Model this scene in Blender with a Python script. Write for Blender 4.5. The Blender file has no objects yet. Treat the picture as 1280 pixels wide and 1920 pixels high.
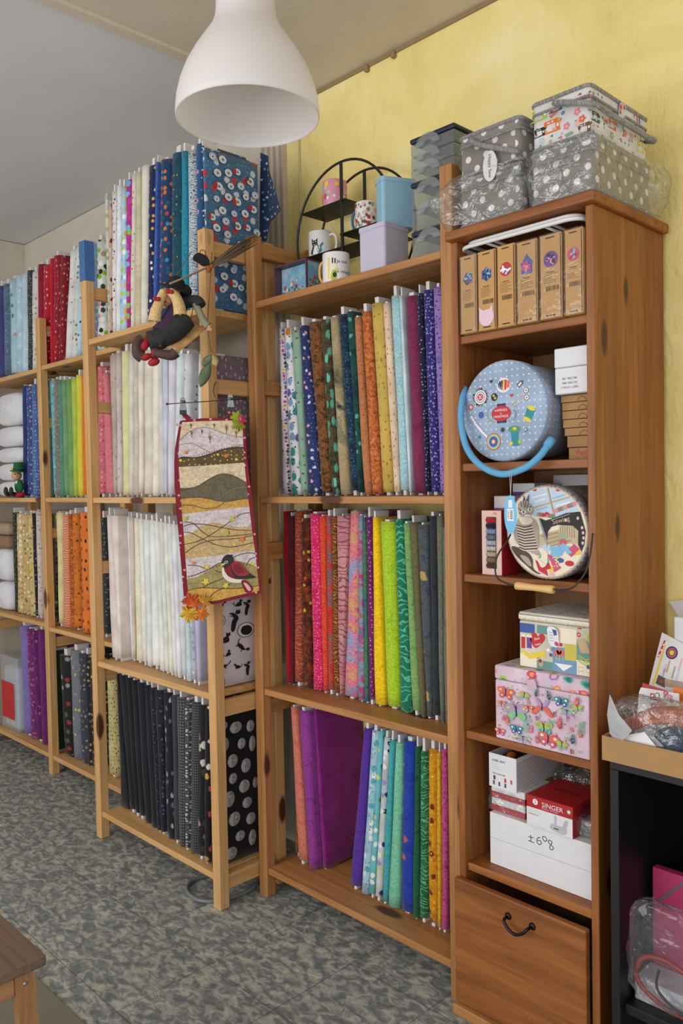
import bpy, bmesh, math, random
from mathutils import Vector as V, Matrix
S = bpy.context.scene
COL = S.collection
PI = math.pi

# ---------------------------------------------------------------- camera
CP = V((2.1823, -1.7335, 1.4166)); YAW, PITCH, ROLL, F = .7988, .0333, .0188, 1536.8
_s, _c = math.sin(YAW), math.cos(YAW)
_fx = V((-_s, _c, 0)); _rt = V((_c, _s, 0)); _up = V((0, 0, 1))
FW = _fx*math.cos(PITCH) - _up*math.sin(PITCH)
_u = _up*math.cos(PITCH) + _fx*math.sin(PITCH)
RR = _rt*math.cos(ROLL) - _u*math.sin(ROLL)
UU = _u*math.cos(ROLL) + _rt*math.sin(ROLL)
cam = bpy.data.cameras.new('camera'); camo = bpy.data.objects.new('camera', cam)
COL.objects.link(camo)
camo.matrix_world = Matrix((( RR.x, UU.x, -FW.x, CP.x), (RR.y, UU.y, -FW.y, CP.y), (RR.z, UU.z, -FW.z, CP.z), (0, 0, 0, 1)))
cam.sensor_fit = 'VERTICAL'; cam.sensor_height = 24; cam.lens = F/1920*24; cam.clip_start = .02
S.camera = camo
def ray(u, v): return FW + RR*((u-640)/F) - UU*((v-960)/F)
def W(u, v, ax, val):
    d = ray(u, v); t = (val-CP[ax])/d[ax]; return CP + d*t
def xat(u, y, z):
    """x of the point on the line (y, z) that lies in the vertical sight plane through column u"""
    a = (V((0, y, z)) - CP); a.x = -CP.x
    k = (u-640)/F
    # (x*RR.x + a.RR) = k (x*FW.x + a.FW)
    return (k*a.dot(FW) - a.dot(RR))/(RR.x - k*FW.x)

# ---------------------------------------------------------------- materials
def lin(c):
    return tuple(((x/255)/12.92 if x/255 <= .04045 else ((x/255+.055)/1.055)**2.4) for x in c[:3]) + (1,)
class NT:
    def __init__(s, name):
        s.m = bpy.data.materials.new(name); s.m.use_nodes = True
        s.t = s.m.node_tree; s.t.nodes.clear()
        s.out = s.n('ShaderNodeOutputMaterial')
    def n(s, ty, **kw):
        nd = s.t.nodes.new(ty)
        for k, v in kw.items():
            if k in nd.inputs: nd.inputs[k].default_value = v
            else: setattr(nd, k, v)
        return nd
    def l(s, a, b): s.t.links.new(a, b)
    def bsdf(s, rough=.6, **kw):
        b = s.n('ShaderNodeBsdfPrincipled'); b.inputs['Roughness'].default_value = rough
        for k, v in kw.items(): b.inputs[k].default_value = v
        s.l(b.outputs[0], s.out.inputs[0]); return b
    def math(s, op, a, b=None, c=None):
        m = s.n('ShaderNodeMath', operation=op)
        for i, x in enumerate((a, b, c)):
            if x is None: continue
            if hasattr(x, 'is_linked'): s.l(x, m.inputs[i])
            else: m.inputs[i].default_value = x
        return m.outputs[0]
    def mix(s, f, a, b, bt='MIX'):
        m = s.n('ShaderNodeMix', data_type='RGBA', blend_type=bt)
        for i, x in ((0, f), (6, a), (7, b)):
            if hasattr(x, 'is_linked'): s.l(x, m.inputs[i])
            else: m.inputs[i].default_value = x
        return m.outputs[2]
    def ramp(s, fac, cols, const=False):
        r = s.n('ShaderNodeValToRGB'); cr = r.color_ramp
        if const: cr.interpolation = 'CONSTANT'
        n = len(cols)
        for i, c in enumerate(cols):
            p = (i/n if const else (i/(n-1) if n > 1 else 0))
            if isinstance(c[0], (tuple, list)): p, c = c[1], c[0]
            if i < 2: e = cr.elements[i]; e.position = p
            else: e = cr.elements.new(p)
            e.color = lin(c)
        if n == 1: cr.elements[1].color = lin(cols[0])
        s.l(fac, r.inputs[0]); return r.outputs[0]
    def coord(s, kind='UV', scale=(1, 1, 1), loc=(0, 0, 0), rot=(0, 0, 0)):
        tc = s.n('ShaderNodeTexCoord'); mp = s.n('ShaderNodeMapping')
        mp.inputs['Scale'].default_value = scale; mp.inputs['Location'].default_value = loc; mp.inputs['Rotation'].default_value = rot
        s.l(tc.outputs[kind], mp.inputs[0]); return mp.outputs[0]
    def noise(s, co, scale=5, detail=3, rough=.5, dist=0):
        n = s.n('ShaderNodeTexNoise'); n.inputs['Scale'].default_value = scale; n.inputs['Detail'].default_value = detail
        n.inputs['Roughness'].default_value = rough; n.inputs['Distortion'].default_value = dist
        s.l(co, n.inputs['Vector']); return n
    def bump(s, b, h, strength=.2, dist=.01):
        n = s.n('ShaderNodeBump'); n.inputs['Strength'].default_value = strength; n.inputs['Distance'].default_value = dist
        s.l(h, n.inputs['Height']); s.l(n.outputs[0], b.inputs['Normal'])
MC = {}
def flat(name, c, rough=.6, **kw):
    if name in MC: return MC[name]
    t = NT(name); b = t.bsdf(rough, **kw)
    co = t.coord('Object'); nz = t.noise(co, 35, 3)
    c2 = tuple(max(0, x*.93) for x in c)
    t.l(t.ramp(nz.outputs[0], [c2, c]), b.inputs['Base Color'])
    MC[name] = t.m; return t.m
def metal(name, c, rough=.3):
    if name in MC: return MC[name]
    t = NT(name); b = t.bsdf(rough, Metallic=1.0); b.inputs['Base Color'].default_value = lin(c)
    nz = t.noise(t.coord('Object'), 60, 2); t.l(t.math('MULTIPLY_ADD', nz.outputs[0], .15, rough-.05), b.inputs['Roughness'])
    MC[name] = t.m; return t.m
def wood(name, cols, axis='z', rough=.5, knots=(95, 50, 25), kscale=2.2, fine=1.0):
    if name in MC: return MC[name]
    t = NT(name); b = t.bsdf(rough)
    L, T = 1.1, 22*fine
    sc = {'x': (L, T, T), 'y': (T, L, T), 'z': (T, T, L)}[axis]
    co = t.coord('Object', sc); n1 = t.noise(co, 1.6, 5, .62, .7)
    n2 = t.noise(t.coord('Object', tuple(x*4 if x > 5 else x*2 for x in sc)), 1.5, 3)
    f = t.math('MULTIPLY_ADD', n2.outputs[0], .35, t.math('MULTIPLY', n1.outputs[0], .75))
    col = t.ramp(f, [(cols[0], .3), (cols[1], .52), (cols[2], .72)])
    ks = {'x': (.35, 1, 1), 'y': (1, .35, 1), 'z': (1, 1, .35)}[axis]
    vo = t.n('ShaderNodeTexVoronoi'); vo.inputs['Scale'].default_value = 1
    kn = t.noise(t.coord('Object'), 30, 2)
    kc = t.coord('Object', tuple(x*kscale*3.2 for x in ks), (.37, .61, .13))
    t.l(kc, vo.inputs['Vector'])
    d = t.math('MULTIPLY_ADD', kn.outputs[0], .03, vo.outputs['Distance'])
    km = t.n('ShaderNodeMapRange'); km.inputs[1].default_value = .12; km.inputs[2].default_value = .17; km.inputs[3].default_value = 1; km.inputs[4].default_value = 0
    t.l(d, km.inputs[0])
    t.l(t.mix(km.outputs[0], col, lin(knots)), b.inputs['Base Color'])
    t.bump(b, n1.outputs[0], .08, .002)
    MC[name] = t.m; return t.m
def spots(t, co, scale, ox=0, oy=0, r=.3, cols=((255, 255, 255),), rand=.6, sx=1, jit=.0, feather=.04, keep=1.0, rot=0):
    """mask and colour of a layer of scattered motifs"""
    mp = t.n('ShaderNodeMapping'); mp.inputs['Scale'].default_value = (scale*sx, scale, 1); mp.inputs['Location'].default_value = (ox*scale*sx, oy*scale, 0); mp.inputs['Rotation'].default_value = (0, 0, rot)
    t.l(co, mp.inputs[0])
    vo = t.n('ShaderNodeTexVoronoi', voronoi_dimensions='2D'); vo.inputs['Scale'].default_value = 1; vo.inputs['Randomness'].default_value = rand
    vec = mp.outputs[0]
    t.l(vec, vo.inputs['Vector'])
    d = vo.outputs['Distance']
    if jit:
        nz = t.noise(mp.outputs[0], 3.2, 3); d = t.math('ADD', d, t.math('MULTIPLY', t.math('SUBTRACT', nz.outputs[0], .5), jit))
    mr = t.n('ShaderNodeMapRange'); mr.inputs[1].default_value = r-feather; mr.inputs[2].default_value = r+feather; mr.inputs[3].default_value = 1; mr.inputs[4].default_value = 0
    t.l(d, mr.inputs[0])
    sp = t.n('ShaderNodeSeparateColor'); t.l(vo.outputs['Color'], sp.inputs[0])
    m = mr.outputs[0]
    if keep < 1: m = t.math('MULTIPLY', m, t.math('LESS_THAN', sp.outputs[1], keep))
    c = t.ramp(sp.outputs[0], list(cols), True) if len(cols) > 1 else lin(cols[0])
    return m, c
def fab(kind, cols, scale=1.0, layers=(), rough=.85, name=None):
    """printed or dyed cotton; UVs are metres"""
    key = ('fab', kind, tuple(map(tuple, cols)), scale, str(layers))
    if key in MC: return MC[key]
    t = NT(name or 'cotton_'+kind); b = t.bsdf(rough); b.inputs['Sheen Weight'].default_value = .15
    b.inputs['Specular IOR Level'].default_value = .25
    uv = t.coord('UV')
    if kind == 'solid':
        nz = t.noise(uv, 14*scale, 4); c0 = cols[0]
        col = t.ramp(nz.outputs[0], [(tuple(x*.9 for x in c0), .3), (tuple(min(255, x*1.04) for x in c0), .7)])
    elif kind == 'mottle':
        nz = t.noise(uv, 32*scale, 5, .66, .5); n = len(cols)
        col = t.ramp(nz.outputs[0], [(c, .36+.28*i/max(1, n-1)) for i, c in enumerate(cols)])
    elif kind == 'blotch':
        nz = t.noise(uv, 14*scale, 3, .55, 1.2); n = len(cols)
        col = t.ramp(nz.outputs[0], [(c, .28+.44*i/max(1, n-1)) for i, c in enumerate(cols)])
        n2 = t.noise(uv, 160*scale, 2); col = t.mix(.35, col, t.mix(n2.outputs[0], lin(tuple(x*.55 for x in cols[0])), lin(tuple(min(255, x*1.25) for x in cols[-1]))), 'OVERLAY')
    elif kind == 'swirl':
        wv = t.n('ShaderNodeTexWave', wave_type='RINGS'); wv.inputs['Scale'].default_value = 16*scale; wv.inputs['Distortion'].default_value = 14; wv.inputs['Detail'].default_value = 2; wv.inputs['Detail Scale'].default_value = 1.4
        t.l(uv, wv.inputs['Vector']); n = len(cols)
        nz = t.noise(uv, 9*scale, 2)
        basec = t.ramp(nz.outputs[0], [(c, .3+.4*i/max(1, n-2)) for i, c in enumerate(cols[:-1])]) if n > 2 else lin(cols[0])
        mr = t.n('ShaderNodeMapRange'); mr.inputs[1].default_value = .78; mr.inputs[2].default_value = .92
        t.l(wv.outputs[1], mr.inputs[0]); col = t.mix(mr.outputs[0], basec, lin(cols[-1]))
    elif kind == 'tweed':
        a = t.n('ShaderNodeTexWave', bands_direction='X'); a.inputs['Scale'].default_value = 55*scale; a.inputs['Distortion'].default_value = 2.5; t.l(uv, a.inputs['Vector'])
        c = t.n('ShaderNodeTexWave', bands_direction='Y'); c.inputs['Scale'].default_value = 42*scale; c.inputs['Distortion'].default_value = 2.5; t.l(uv, c.inputs['Vector'])
        col = t.ramp(t.math('MULTIPLY', a.outputs[1], c.outputs[1]), [(x, i/(len(cols)-1)) for i, x in enumerate(cols)])
    elif kind == 'zig':
        mp = t.n('ShaderNodeTexWave', bands_direction='Y'); mp.inputs['Scale'].default_value = 22*scale; mp.inputs['Distortion'].default_value = 6; mp.inputs['Detail'].default_value = 0
        t.l(uv, mp.inputs['Vector']); col = t.ramp(mp.outputs[1], [cols[0], cols[1]], True)
    elif kind == 'tweed2':
        nz = t.noise(t.coord('UV', (300*scale, 40*scale, 1)), 1, 2); col = t.ramp(nz.outputs[0], [(cols[0], .4), (cols[1], .62)])
    if kind in ('mottle', 'swirl', 'blotch'):              # fine uneven dye
        n3 = t.noise(uv, 150, 3, .6); col = t.mix(.55, col, t.ramp(n3.outputs[0], [((168, 168, 168), .3), ((255, 255, 255), .62)]), 'MULTIPLY') if hasattr(col, 'is_linked') else col
    for L in layers:
        m, c = spots(t, uv, **L); col = t.mix(m, col, c)
    if hasattr(col, 'is_linked'): t.l(col, b.inputs['Base Color'])
    else: b.inputs['Base Color'].default_value = col
    nb = t.noise(uv, 28, 2); t.bump(b, nb.outputs[0], .25, .004)
    MC[key] = t.m; return t.m
def film(name, tint=(250, 251, 252), alpha=.16, gloss=.05, bump=.5, bscale=30, spec=.035):
    """thin clear plastic film"""
    if name in MC: return MC[name]
    t = NT(name)
    tr = t.n('ShaderNodeBsdfTransparent'); tr.inputs[0].default_value = lin(tint)
    gl = t.n('ShaderNodeBsdfGlossy'); gl.inputs['Roughness'].default_value = gloss
    df = t.n('ShaderNodeBsdfDiffuse'); df.inputs[0].default_value = lin((225, 228, 232))
    co = t.coord('Object'); nz = t.noise(co, bscale, 3, .5, .6)
    bp = t.n('ShaderNodeBump'); bp.inputs['Strength'].default_value = bump; bp.inputs['Distance'].default_value = .02
    t.l(nz.outputs[0], bp.inputs['Height'])
    for x in (gl, df): t.l(bp.outputs[0], x.inputs['Normal'])
    lw = t.n('ShaderNodeLayerWeight'); lw.inputs[0].default_value = .5; t.l(bp.outputs[0], lw.inputs['Normal'])
    fr = t.math('MULTIPLY_ADD', t.math('POWER', lw.outputs['Facing'], 2.5), .55, spec)
    m1 = t.n('ShaderNodeMixShader'); m1.inputs[0].default_value = alpha; t.l(tr.outputs[0], m1.inputs[1]); t.l(df.outputs[0], m1.inputs[2])
    m2 = t.n('ShaderNodeMixShader'); t.l(fr, m2.inputs[0]); t.l(m1.outputs[0], m2.inputs[1]); t.l(gl.outputs[0], m2.inputs[2])
    t.l(m2.outputs[0], t.out.inputs[0])
    MC[name] = t.m; return t.m

# ---------------------------------------------------------------- mesh builder
class MB:
    def __init__(s, *mats):
        s.b = bmesh.new(); s.tg = s.b.faces.layers.int.new('uvset'); s.uv = s.b.loops.layers.uv.new('UVMap'); s.mats = list(mats); s.mi = 0; s.noproj = set()
    def use(s, mat):
        if mat not in s.mats: s.mats.append(mat)
        s.mi = s.mats.index(mat); return s
    def _fin(s, faces):
        for f in faces: f.material_index = s.mi
    def face(s, pts, uvs=None):
        vs = [s.b.verts.new(p) for p in pts]; f = s.b.faces.new(vs); f.material_index = s.mi
        if uvs:
            for lp, q in zip(f.loops, uvs): lp[s.uv].uv = q
            f[s.tg] = 1
        return f
    def box(s, x0, x1, y0, y1, z0, z1, bev=.0, seg=1, M=None):
        return s.obox(V(((x0+x1)/2, (y0+y1)/2, (z0+z1)/2)), (abs(x1-x0), abs(y1-y0), abs(z1-z0)), M, bev, seg)
    def obox(s, c, size, R=None, bev=0, seg=1):
        tb = bmesh.new(); bmesh.ops.create_cube(tb, size=1)
        for v in tb.verts: v.co = V((v.co.x*size[0], v.co.y*size[1], v.co.z*size[2]))
        if bev: bmesh.ops.bevel(tb, geom=tb.edges[:], offset=min(bev, min(size)*.45), segments=seg, affect='EDGES', profile=.5)
        M = Matrix.Translation(c) @ (R.to_4x4() if R else Matrix())
        s.merge(tb, M); return s
    def merge(s, tb, M=None):
        mp = {}
        for v in tb.verts: mp[v] = s.b.verts.new(M @ v.co if M else v.co)
        for f in tb.faces:
            try:
                g = s.b.faces.new([mp[v] for v in f.verts]); g.material_index = s.mi; g.smooth = f.smooth
            except ValueError: pass
        tb.free()
    def grid(s, fn, nu, nv, cu=False, cv=False, uvfn=None):
        R = []
        for i in range(nu if cu else nu+1):
            R.append([s.b.verts.new(fn(i/nu, j/nv)) for j in range(nv if cv else nv+1)])
        for i in range(nu):
            for j in range(nv):
                a, b_ = R[i], R[(i+1) % len(R)]; k = (j+1) % len(a)
                try: f = s.b.faces.new((a[j], b_[j], b_[k], a[k]))
                except ValueError: continue
                f.material_index = s.mi; f.smooth = True
                if uvfn:
                    f[s.tg] = 1
                    for lp, (p, q) in zip(f.loops, ((i, j), (i+1, j), (i+1, j+1), (i, j+1))): lp[s.uv].uv = uvfn(p/nu, q/nv)
        return R
    def cap(s, ring, rev=False):
        try:
            f = s.b.faces.new(ring[::-1] if rev else ring); f.material_index = s.mi
        except ValueError: pass
    def tube(s, pts, r, n=10, closed=False, caps=True):
        pts = [V(p) for p in pts]; m = len(pts); rings = []
        rs = r if isinstance(r, (list, tuple)) else [r]*m
        t0 = None; nx = None
        for i, p in enumerate(pts):
            a = pts[(i-1) % m] if (closed or i > 0) else p; c = pts[(i+1) % m] if (closed or i < m-1) else p
            t = (c-a).normalized()
            if nx is None:
                nx = t.orthogonal().normalized()
            else:
                nx = (nx - t*nx.dot(t)).normalized()
            ny = t.cross(nx)
            rings.append([s.b.verts.new(p + (nx*math.cos(2*PI*k/n) + ny*math.sin(2*PI*k/n))*rs[i]) for k in range(n)])
        for i in range(m if closed else m-1):
            a, b_ = rings[i], rings[(i+1) % m]
            for k in range(n):
                try: f = s.b.faces.new((a[k], a[(k+1) % n], b_[(k+1) % n], b_[k])); f.material_index = s.mi; f.smooth = True
                except ValueError: pass
        if caps and not closed: s.cap(rings[0], True); s.cap(rings[-1])
        return s
    def lathe(s, prof, n=40, M=None, caps=(True, True)):
        M = M or Matrix(); rings = []
        for r, z in prof: rings.append([s.b.verts.new(M @ V((r*math.cos(2*PI*k/n), r*math.sin(2*PI*k/n), z))) for k in range(n)])
        for a, b_ in zip(rings, rings[1:]):
            for k in range(n):
                f = s.b.faces.new((a[k], a[(k+1) % n], b_[(k+1) % n], b_[k])); f.material_index = s.mi; f.smooth = True
        if caps[0]: s.cap(rings[0], True)
        if caps[1]: s.cap(rings[-1])
        return s
    def ball(s, c, r, sc=(1, 1, 1), sub=2, R=None):
        tb = bmesh.new(); bmesh.ops.create_icosphere(tb, subdivisions=sub, radius=r)
        for f in tb.faces: f.smooth = True
        s.merge(tb, Matrix.Translation(c) @ (R.to_4x4() if R else Matrix()) @ Matrix.Diagonal((*sc, 1))); return s
    def prism(s, pts2, M, h):
        """closed outline in the xy plane of M, extruded h along its z"""
        n = len(pts2)
        lo = [s.b.verts.new(M @ V((x, y, 0))) for x, y in pts2]; hi = [s.b.verts.new(M @ V((x, y, h))) for x, y in pts2]
        for i in range(n):
            f = s.b.faces.new((lo[i], lo[(i+1) % n], hi[(i+1) % n], hi[i])); f.material_index = s.mi
        s.cap(lo, True); s.cap(hi); return s
    def decal(s, pts2, M, z=.0003):
        vs = [s.b.verts.new(M @ V((x, y, z))) for x, y in pts2]
        try:
            f = s.b.faces.new(vs); f.material_index = s.mi; f.normal_update()
            if len(vs) > 4: bmesh.ops.triangulate(s.b, faces=[f])
        except ValueError: pass
        return s
    def build(s, name, parent=None, loc=None, smooth=None, mat=None, autouv=True, rot=None):
        b = s.b
        if mat: s.mats = [mat]
        bmesh.ops.recalc_face_normals(b, faces=b.faces[:])
        if autouv:
            for f in b.faces:
                if f[s.tg]: continue
                n = f.normal; ax = max(range(3), key=lambda i: abs(n[i]))
                for lp in f.loops:
                    co = lp.vert.co
                    lp[s.uv].uv = ((co.y, co.z), (co.x, co.z), (co.x, co.y))[ax]
        me = bpy.data.meshes.new(name); b.to_mesh(me); b.free()
        for m in s.mats: me.materials.append(m)
        if smooth is not None:
            for p in me.polygons: p.use_smooth = smooth
        o = bpy.data.objects.new(name, me); COL.objects.link(o)
        if parent: o.parent = parent
        if loc is not None: o.location = loc
        if rot is not None: o.rotation_euler = rot
        return o
def ell(cx, cy, rx, ry=None, n=20, rot=0):
    ry = ry or rx; c, s = math.cos(rot), math.sin(rot)
    return [(cx+rx*math.cos(a)*c-ry*math.sin(a)*s, cy+rx*math.cos(a)*s+ry*math.sin(a)*c) for a in (2*PI*k/n for k in range(n))]
def rect(x0, y0, x1, y1): return [(x0, y0), (x1, y0), (x1, y1), (x0, y1)]
def rrect(x0, y0, x1, y1, r, n=5):
    o = []
    for cx, cy, a0 in ((x1-r, y0+r, -PI/2), (x1-r, y1-r, 0), (x0+r, y1-r, PI/2), (x0+r, y0+r, PI)):
        for k in range(n+1):
            a = a0+PI/2*k/n; o.append((cx+r*math.cos(a), cy+r*math.sin(a)))
    return o
def spline(pts, closed=False, sub=6):
    pts = [V((*p, 0)) if len(p) == 2 else V(p) for p in pts]; n = len(pts); o = []
    for i in range(n if closed else n-1):
        g = lambda k: pts[k % n] if closed else pts[min(max(k, 0), n-1)]
        a, b, c, d = g(i-1), g(i), g(i+1), g(i+2)
        for k in range(sub):
            t = k/sub
            o.append(.5*((2*b)+(c-a)*t+(2*a-5*b+4*c-d)*t*t+(3*b-a-3*c+d)*t**3))
    if not closed: o.append(pts[-1])
    return o
def sp2(pts, closed=True, sub=5): return [(p.x, p.y) for p in spline(pts, closed, sub)]
def stroke(pts, w):
    """closed outline of a line of width w"""
    pts = [V(p) for p in pts]; L, R_ = [], []
    for i, p in enumerate(pts):
        a = pts[max(0, i-1)]; c = pts[min(len(pts)-1, i+1)]; t = (c-a).normalized(); n = V((-t.y, t.x))
        L.append(tuple(p+n*w/2)); R_.append(tuple(p-n*w/2))
    return L, R_
def add_stroke(mb, pts, w, M, z=.0006):
    L, R_ = stroke(pts, w)
    for i in range(len(L)-1): mb.decal([L[i], L[i+1], R_[i+1], R_[i]], M, z)
def text_polys(txt, size):
    cu = bpy.data.curves.new('t', 'FONT'); cu.body = txt; cu.size = size; cu.align_x = 'CENTER'; cu.align_y = 'CENTER'; cu.resolution_u = 3
    o = bpy.data.objects.new('t', cu); COL.objects.link(o)
    dg = bpy.context.evaluated_depsgraph_get(); me = o.evaluated_get(dg).to_mesh()
    P = [[tuple(me.vertices[i].co[:2]) for i in p.vertices] for p in me.polygons]
    o.evaluated_get(dg).to_mesh_clear(); bpy.data.objects.remove(o); bpy.data.curves.remove(cu)
    return P
def add_text(mb, txt, size, M, cx=0, cy=0, z=.0006, rot=0, fn=None, sx=1):
    c, s = math.cos(rot), math.sin(rot)
    for p in text_polys(txt, size):
        q = [(cx+x*sx*c-y*s, cy+x*sx*s+y*c) for x, y in p]
        if fn:
            vs = [mb.b.verts.new(fn(x, y)) for x, y in q]
            try: f = mb.b.faces.new(vs); f.material_index = mb.mi
            except ValueError: pass
        else: mb.decal(q, M, z)
def frame(o, ex, ey):
    ex = V(ex).normalized(); ey = V(ey).normalized(); ez = ex.cross(ey)
    return Matrix(((ex.x, ey.x, ez.x, o[0]), (ex.y, ey.y, ez.y, o[1]), (ex.z, ey.z, ez.z, o[2]), (0, 0, 0, 1)))
def tag(o, label=None, cat=None, group=None, kind=None):
    if label: o['label'] = label
    if cat: o['category'] = cat
    if group: o['group'] = group
    if kind: o['kind'] = kind
    return o
def thing(name, loc, label, cat, group=None, rz=0):
    o = bpy.data.objects.new(name, None); o.empty_display_size = .05; COL.objects.link(o); o.location = loc; o.rotation_euler = (0, 0, rz)
    return tag(o, label, cat, group)
def struct(o): o['kind'] = 'structure'; return o
# ---------------------------------------------------------------- printed motifs
def col(name, c, r=.6): return flat(name, c, r)
PAL = {k: col('print_'+k, c) for k, c in dict(red=(196, 40, 48), pink=(226, 130, 160), blue=(60, 90, 160), sky=(130, 186, 220), teal=(40, 140, 150), green=(90, 150, 90), lime=(176, 190, 60), yellow=(232, 204, 60), orange=(226, 120, 50), purple=(110, 70, 140), navy=(36, 44, 84), cream=(236, 226, 204), grey=(140, 140, 144), brown=(110, 78, 54), tan=(196, 168, 126), black=(26, 26, 30), white=(236, 236, 238), mint=(120, 190, 160), dgrey=(80, 80, 84), rose=(206, 80, 110),
    paleblue=(188, 208, 230), catgrey=(176, 160, 148), catdark=(84, 62, 54), palepink=(230, 180, 190), straw=(196, 180, 146), sage=(156, 172, 140), coral=(222, 100, 90), bubble=(146, 142, 146), bubblelit=(190, 184, 190), lilac=(176, 150, 190)).items()}
class Motif:
    """draws small flat prints on the plane P of mesh m, each a hair above the one before"""
    def __init__(s, m, P, z=.0004): s.m, s.P, s.z = m, P, z
    def at(s, cx, cy, size, rot=0, flip=1, ax=1): s.ax = ax; s.c = (cx, cy, size, math.cos(rot), math.sin(rot), flip); s.z += .000012; return s
    def p(s, pts, c, smooth=False):
        cx, cy, k, co, si, fl = s.c
        q = sp2(pts, True, 3) if smooth else pts
        q = [(cx+s.ax*k*(x*fl*co-y*si), cy+k*(x*fl*si+y*co)) for x, y in q]; s.z += .000004
        s.m.use(PAL[c] if isinstance(c, str) else c).decal(q, s.P, s.z)
    def e(s, x, y, rx, ry, c, rot=0, n=10): s.p(ell(x, y, rx, ry, n, rot), c)
    def line(s, pts, w, c):
        L_, R_ = stroke(pts, w); s.p(L_+R_[::-1], c)
    def moth(s, a, b, c_, body='black'):
        for f in (-1, 1):
            s.p([(f*x, y) for x, y in ((.05, .1), (.3, .5), (.9, .42), (1, .25), (.75, -.05), (.1, -.1))], a, True)
            s.p([(f*x, y) for x, y in ((.05, -.02), (.6, -.1), (.72, -.4), (.45, -.62), (.15, -.35))], b, True)
            s.e(f*.62, .22, .16, .13, c_); s.e(f*.42, -.3, .13, .12, c_); s.e(f*.62, .22, .06, .05, 'white')
            s.line([(0, .3), (f*.12, .55), (f*.3, .66)], .04, body)
        s.e(0, 0, .07, .38, body)
    def beetle(s, a, b):
        for f in (-1, 1):
            for y in (.3, 0, -.35): s.line([(0, y), (f*.38, y+.16), (f*.5, y-.1)], .06, b)
            s.line([(f*.05, .6), (f*.3, .95)], .05, b)
        s.e(0, -.2, .3, .5, a); s.e(0, .38, .22, .2, b); s.e(0, .62, .12, .12, a); s.line([(0, .2), (0, -.65)], .05, b); s.e(.13, -.1, .06, .08, 'white'); s.e(-.13, -.3, .06, .08, 'yellow')
    def sprig(s, c='sage'):
        s.line([(0, -1), (.05, 0), (0, 1)], .07, c)
        for k in range(5):
            for f in (-1, 1): s.e(f*.26, -.8+.4*k+.1*f, .26, .1, c, f*.7, 7)
    def dragonfly(s, a, b):
        for f in (-1, 1): s.e(f*.55, .22, .5, .15, a, f*.1); s.e(f*.45, -.08, .42, .12, b, -f*.3); s.e(f*.8, .24, .14, .1, 'yellow')
        s.e(0, -.35, .05, .65, 'purple'); s.e(0, .35, .09, .1, 'black')
    def machine(s, c, d='white'):
        s.p([(-1, -.62), (.95, -.62), (.95, -.45), (-1, -.45)], c); s.p([(.45, -.45), (.9, -.45), (.86, .5), (.7, .62), (-.75, .6), (-.85, .45), (-.8, .0), (-.5, .0), (-.45, .25), (.42, .22)], c)
        s.e(.98, .3, .14, .18, c); s.line([(-.65, .0), (-.65, -.35)], .06, c); s.e(.1, .42, .1, .09, d); s.p(rect(-.5, .36, -.15, .46), d); s.p(rect(.55, -.2, .78, .1), d)
    def flower(s, c, k='yellow'):
        for j in range(5): s.e(.5*math.cos(j*1.257), .5*math.sin(j*1.257), .42, .34, c, j*1.257, 8)
        s.e(0, 0, .26, .26, k)
    def cat(s, kind, c='black'):
        if kind == 0:      # stretching up
            s.p([(-.1, -1), (.14, -1), (.2, -.2), (.3, .2), (.1, .55), (-.25, .75), (-.5, .65), (-.2, .5), (-.45, .42), (-.1, .3), (-.18, -.2)], c, True); s.e(.16, .78, .2, .19, c); s.p([(.02, .88), (.02, 1.08), (.15, .95)], c); s.p([(.18, .95), (.3, 1.1), (.33, .88)], c)
        elif kind == 1:    # sitting, tail curled
            s.p([(-.5, -.5), (.35, -.5), (.42, 0), (.3, .35), (-.05, .25), (-.4, -.05)], c, True); s.e(.34, .5, .24, .22, c); s.p([(.15, .6), (.14, .86), (.32, .7)], c); s.p([(.38, .7), (.55, .84), (.55, .56)], c); s.line([(-.45, -.4), (-.75, -.2), (-.8, .2), (-.65, .35)], .12, c)
        elif kind == 2:    # leaping
            s.p([(-.7, -.1), (-.2, .15), (.4, .1), (.6, .3), (.5, -.1), (.1, -.25), (-.4, -.3)], c, True); s.e(.68, .3, .2, .18, c); s.p([(.55, .4), (.55, .6), (.7, .45)], c); s.p([(.72, .44), (.84, .58), (.85, .36)], c); s.line([(-.6, -.1), (-.95, .1), (-1.1, .4)], .1, c); s.line([(.3, -.1), (.5, -.4)], .12, c); s.line([(-.4, -.2), (-.5, -.5)], .12, c)
        else:              # curled in a round basket
            s.e(0, 0, .85, .95, 'grey', 0, 16); s.e(0, 0, .72, .82, 'white', 0, 16); s.e(.05, -.05, .55, .6, c, 0, 14); s.e(-.15, .3, .25, .22, c)
    def globe(s, k):
        s.e(-.06, -.02, 1, 1.0, 'navy', 0, 14); s.e(.08, 0, .92, .96, ('white', 'paleblue', 'white')[k % 3], 0, 14); s.e(.1, -.05, .5, .52, ('paleblue', 'white', 'catgrey')[k % 3], 0, 10); s.e(.14, -.05, .2, .24, ('navy', 'black', 'dgrey')[k % 3], .4, 8)
        if k % 4 == 0: s.p([(-1.1, -.5), (-.55, -.9), (-.2, .1), (-.5, .95), (-1.1, .6)], 'red', True)
        if k % 4 == 2: s.p([(-.8, -.6), (-1.0, .5), (-.4, 1.0), (-.3, .2)], 'dgrey', True)
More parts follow.
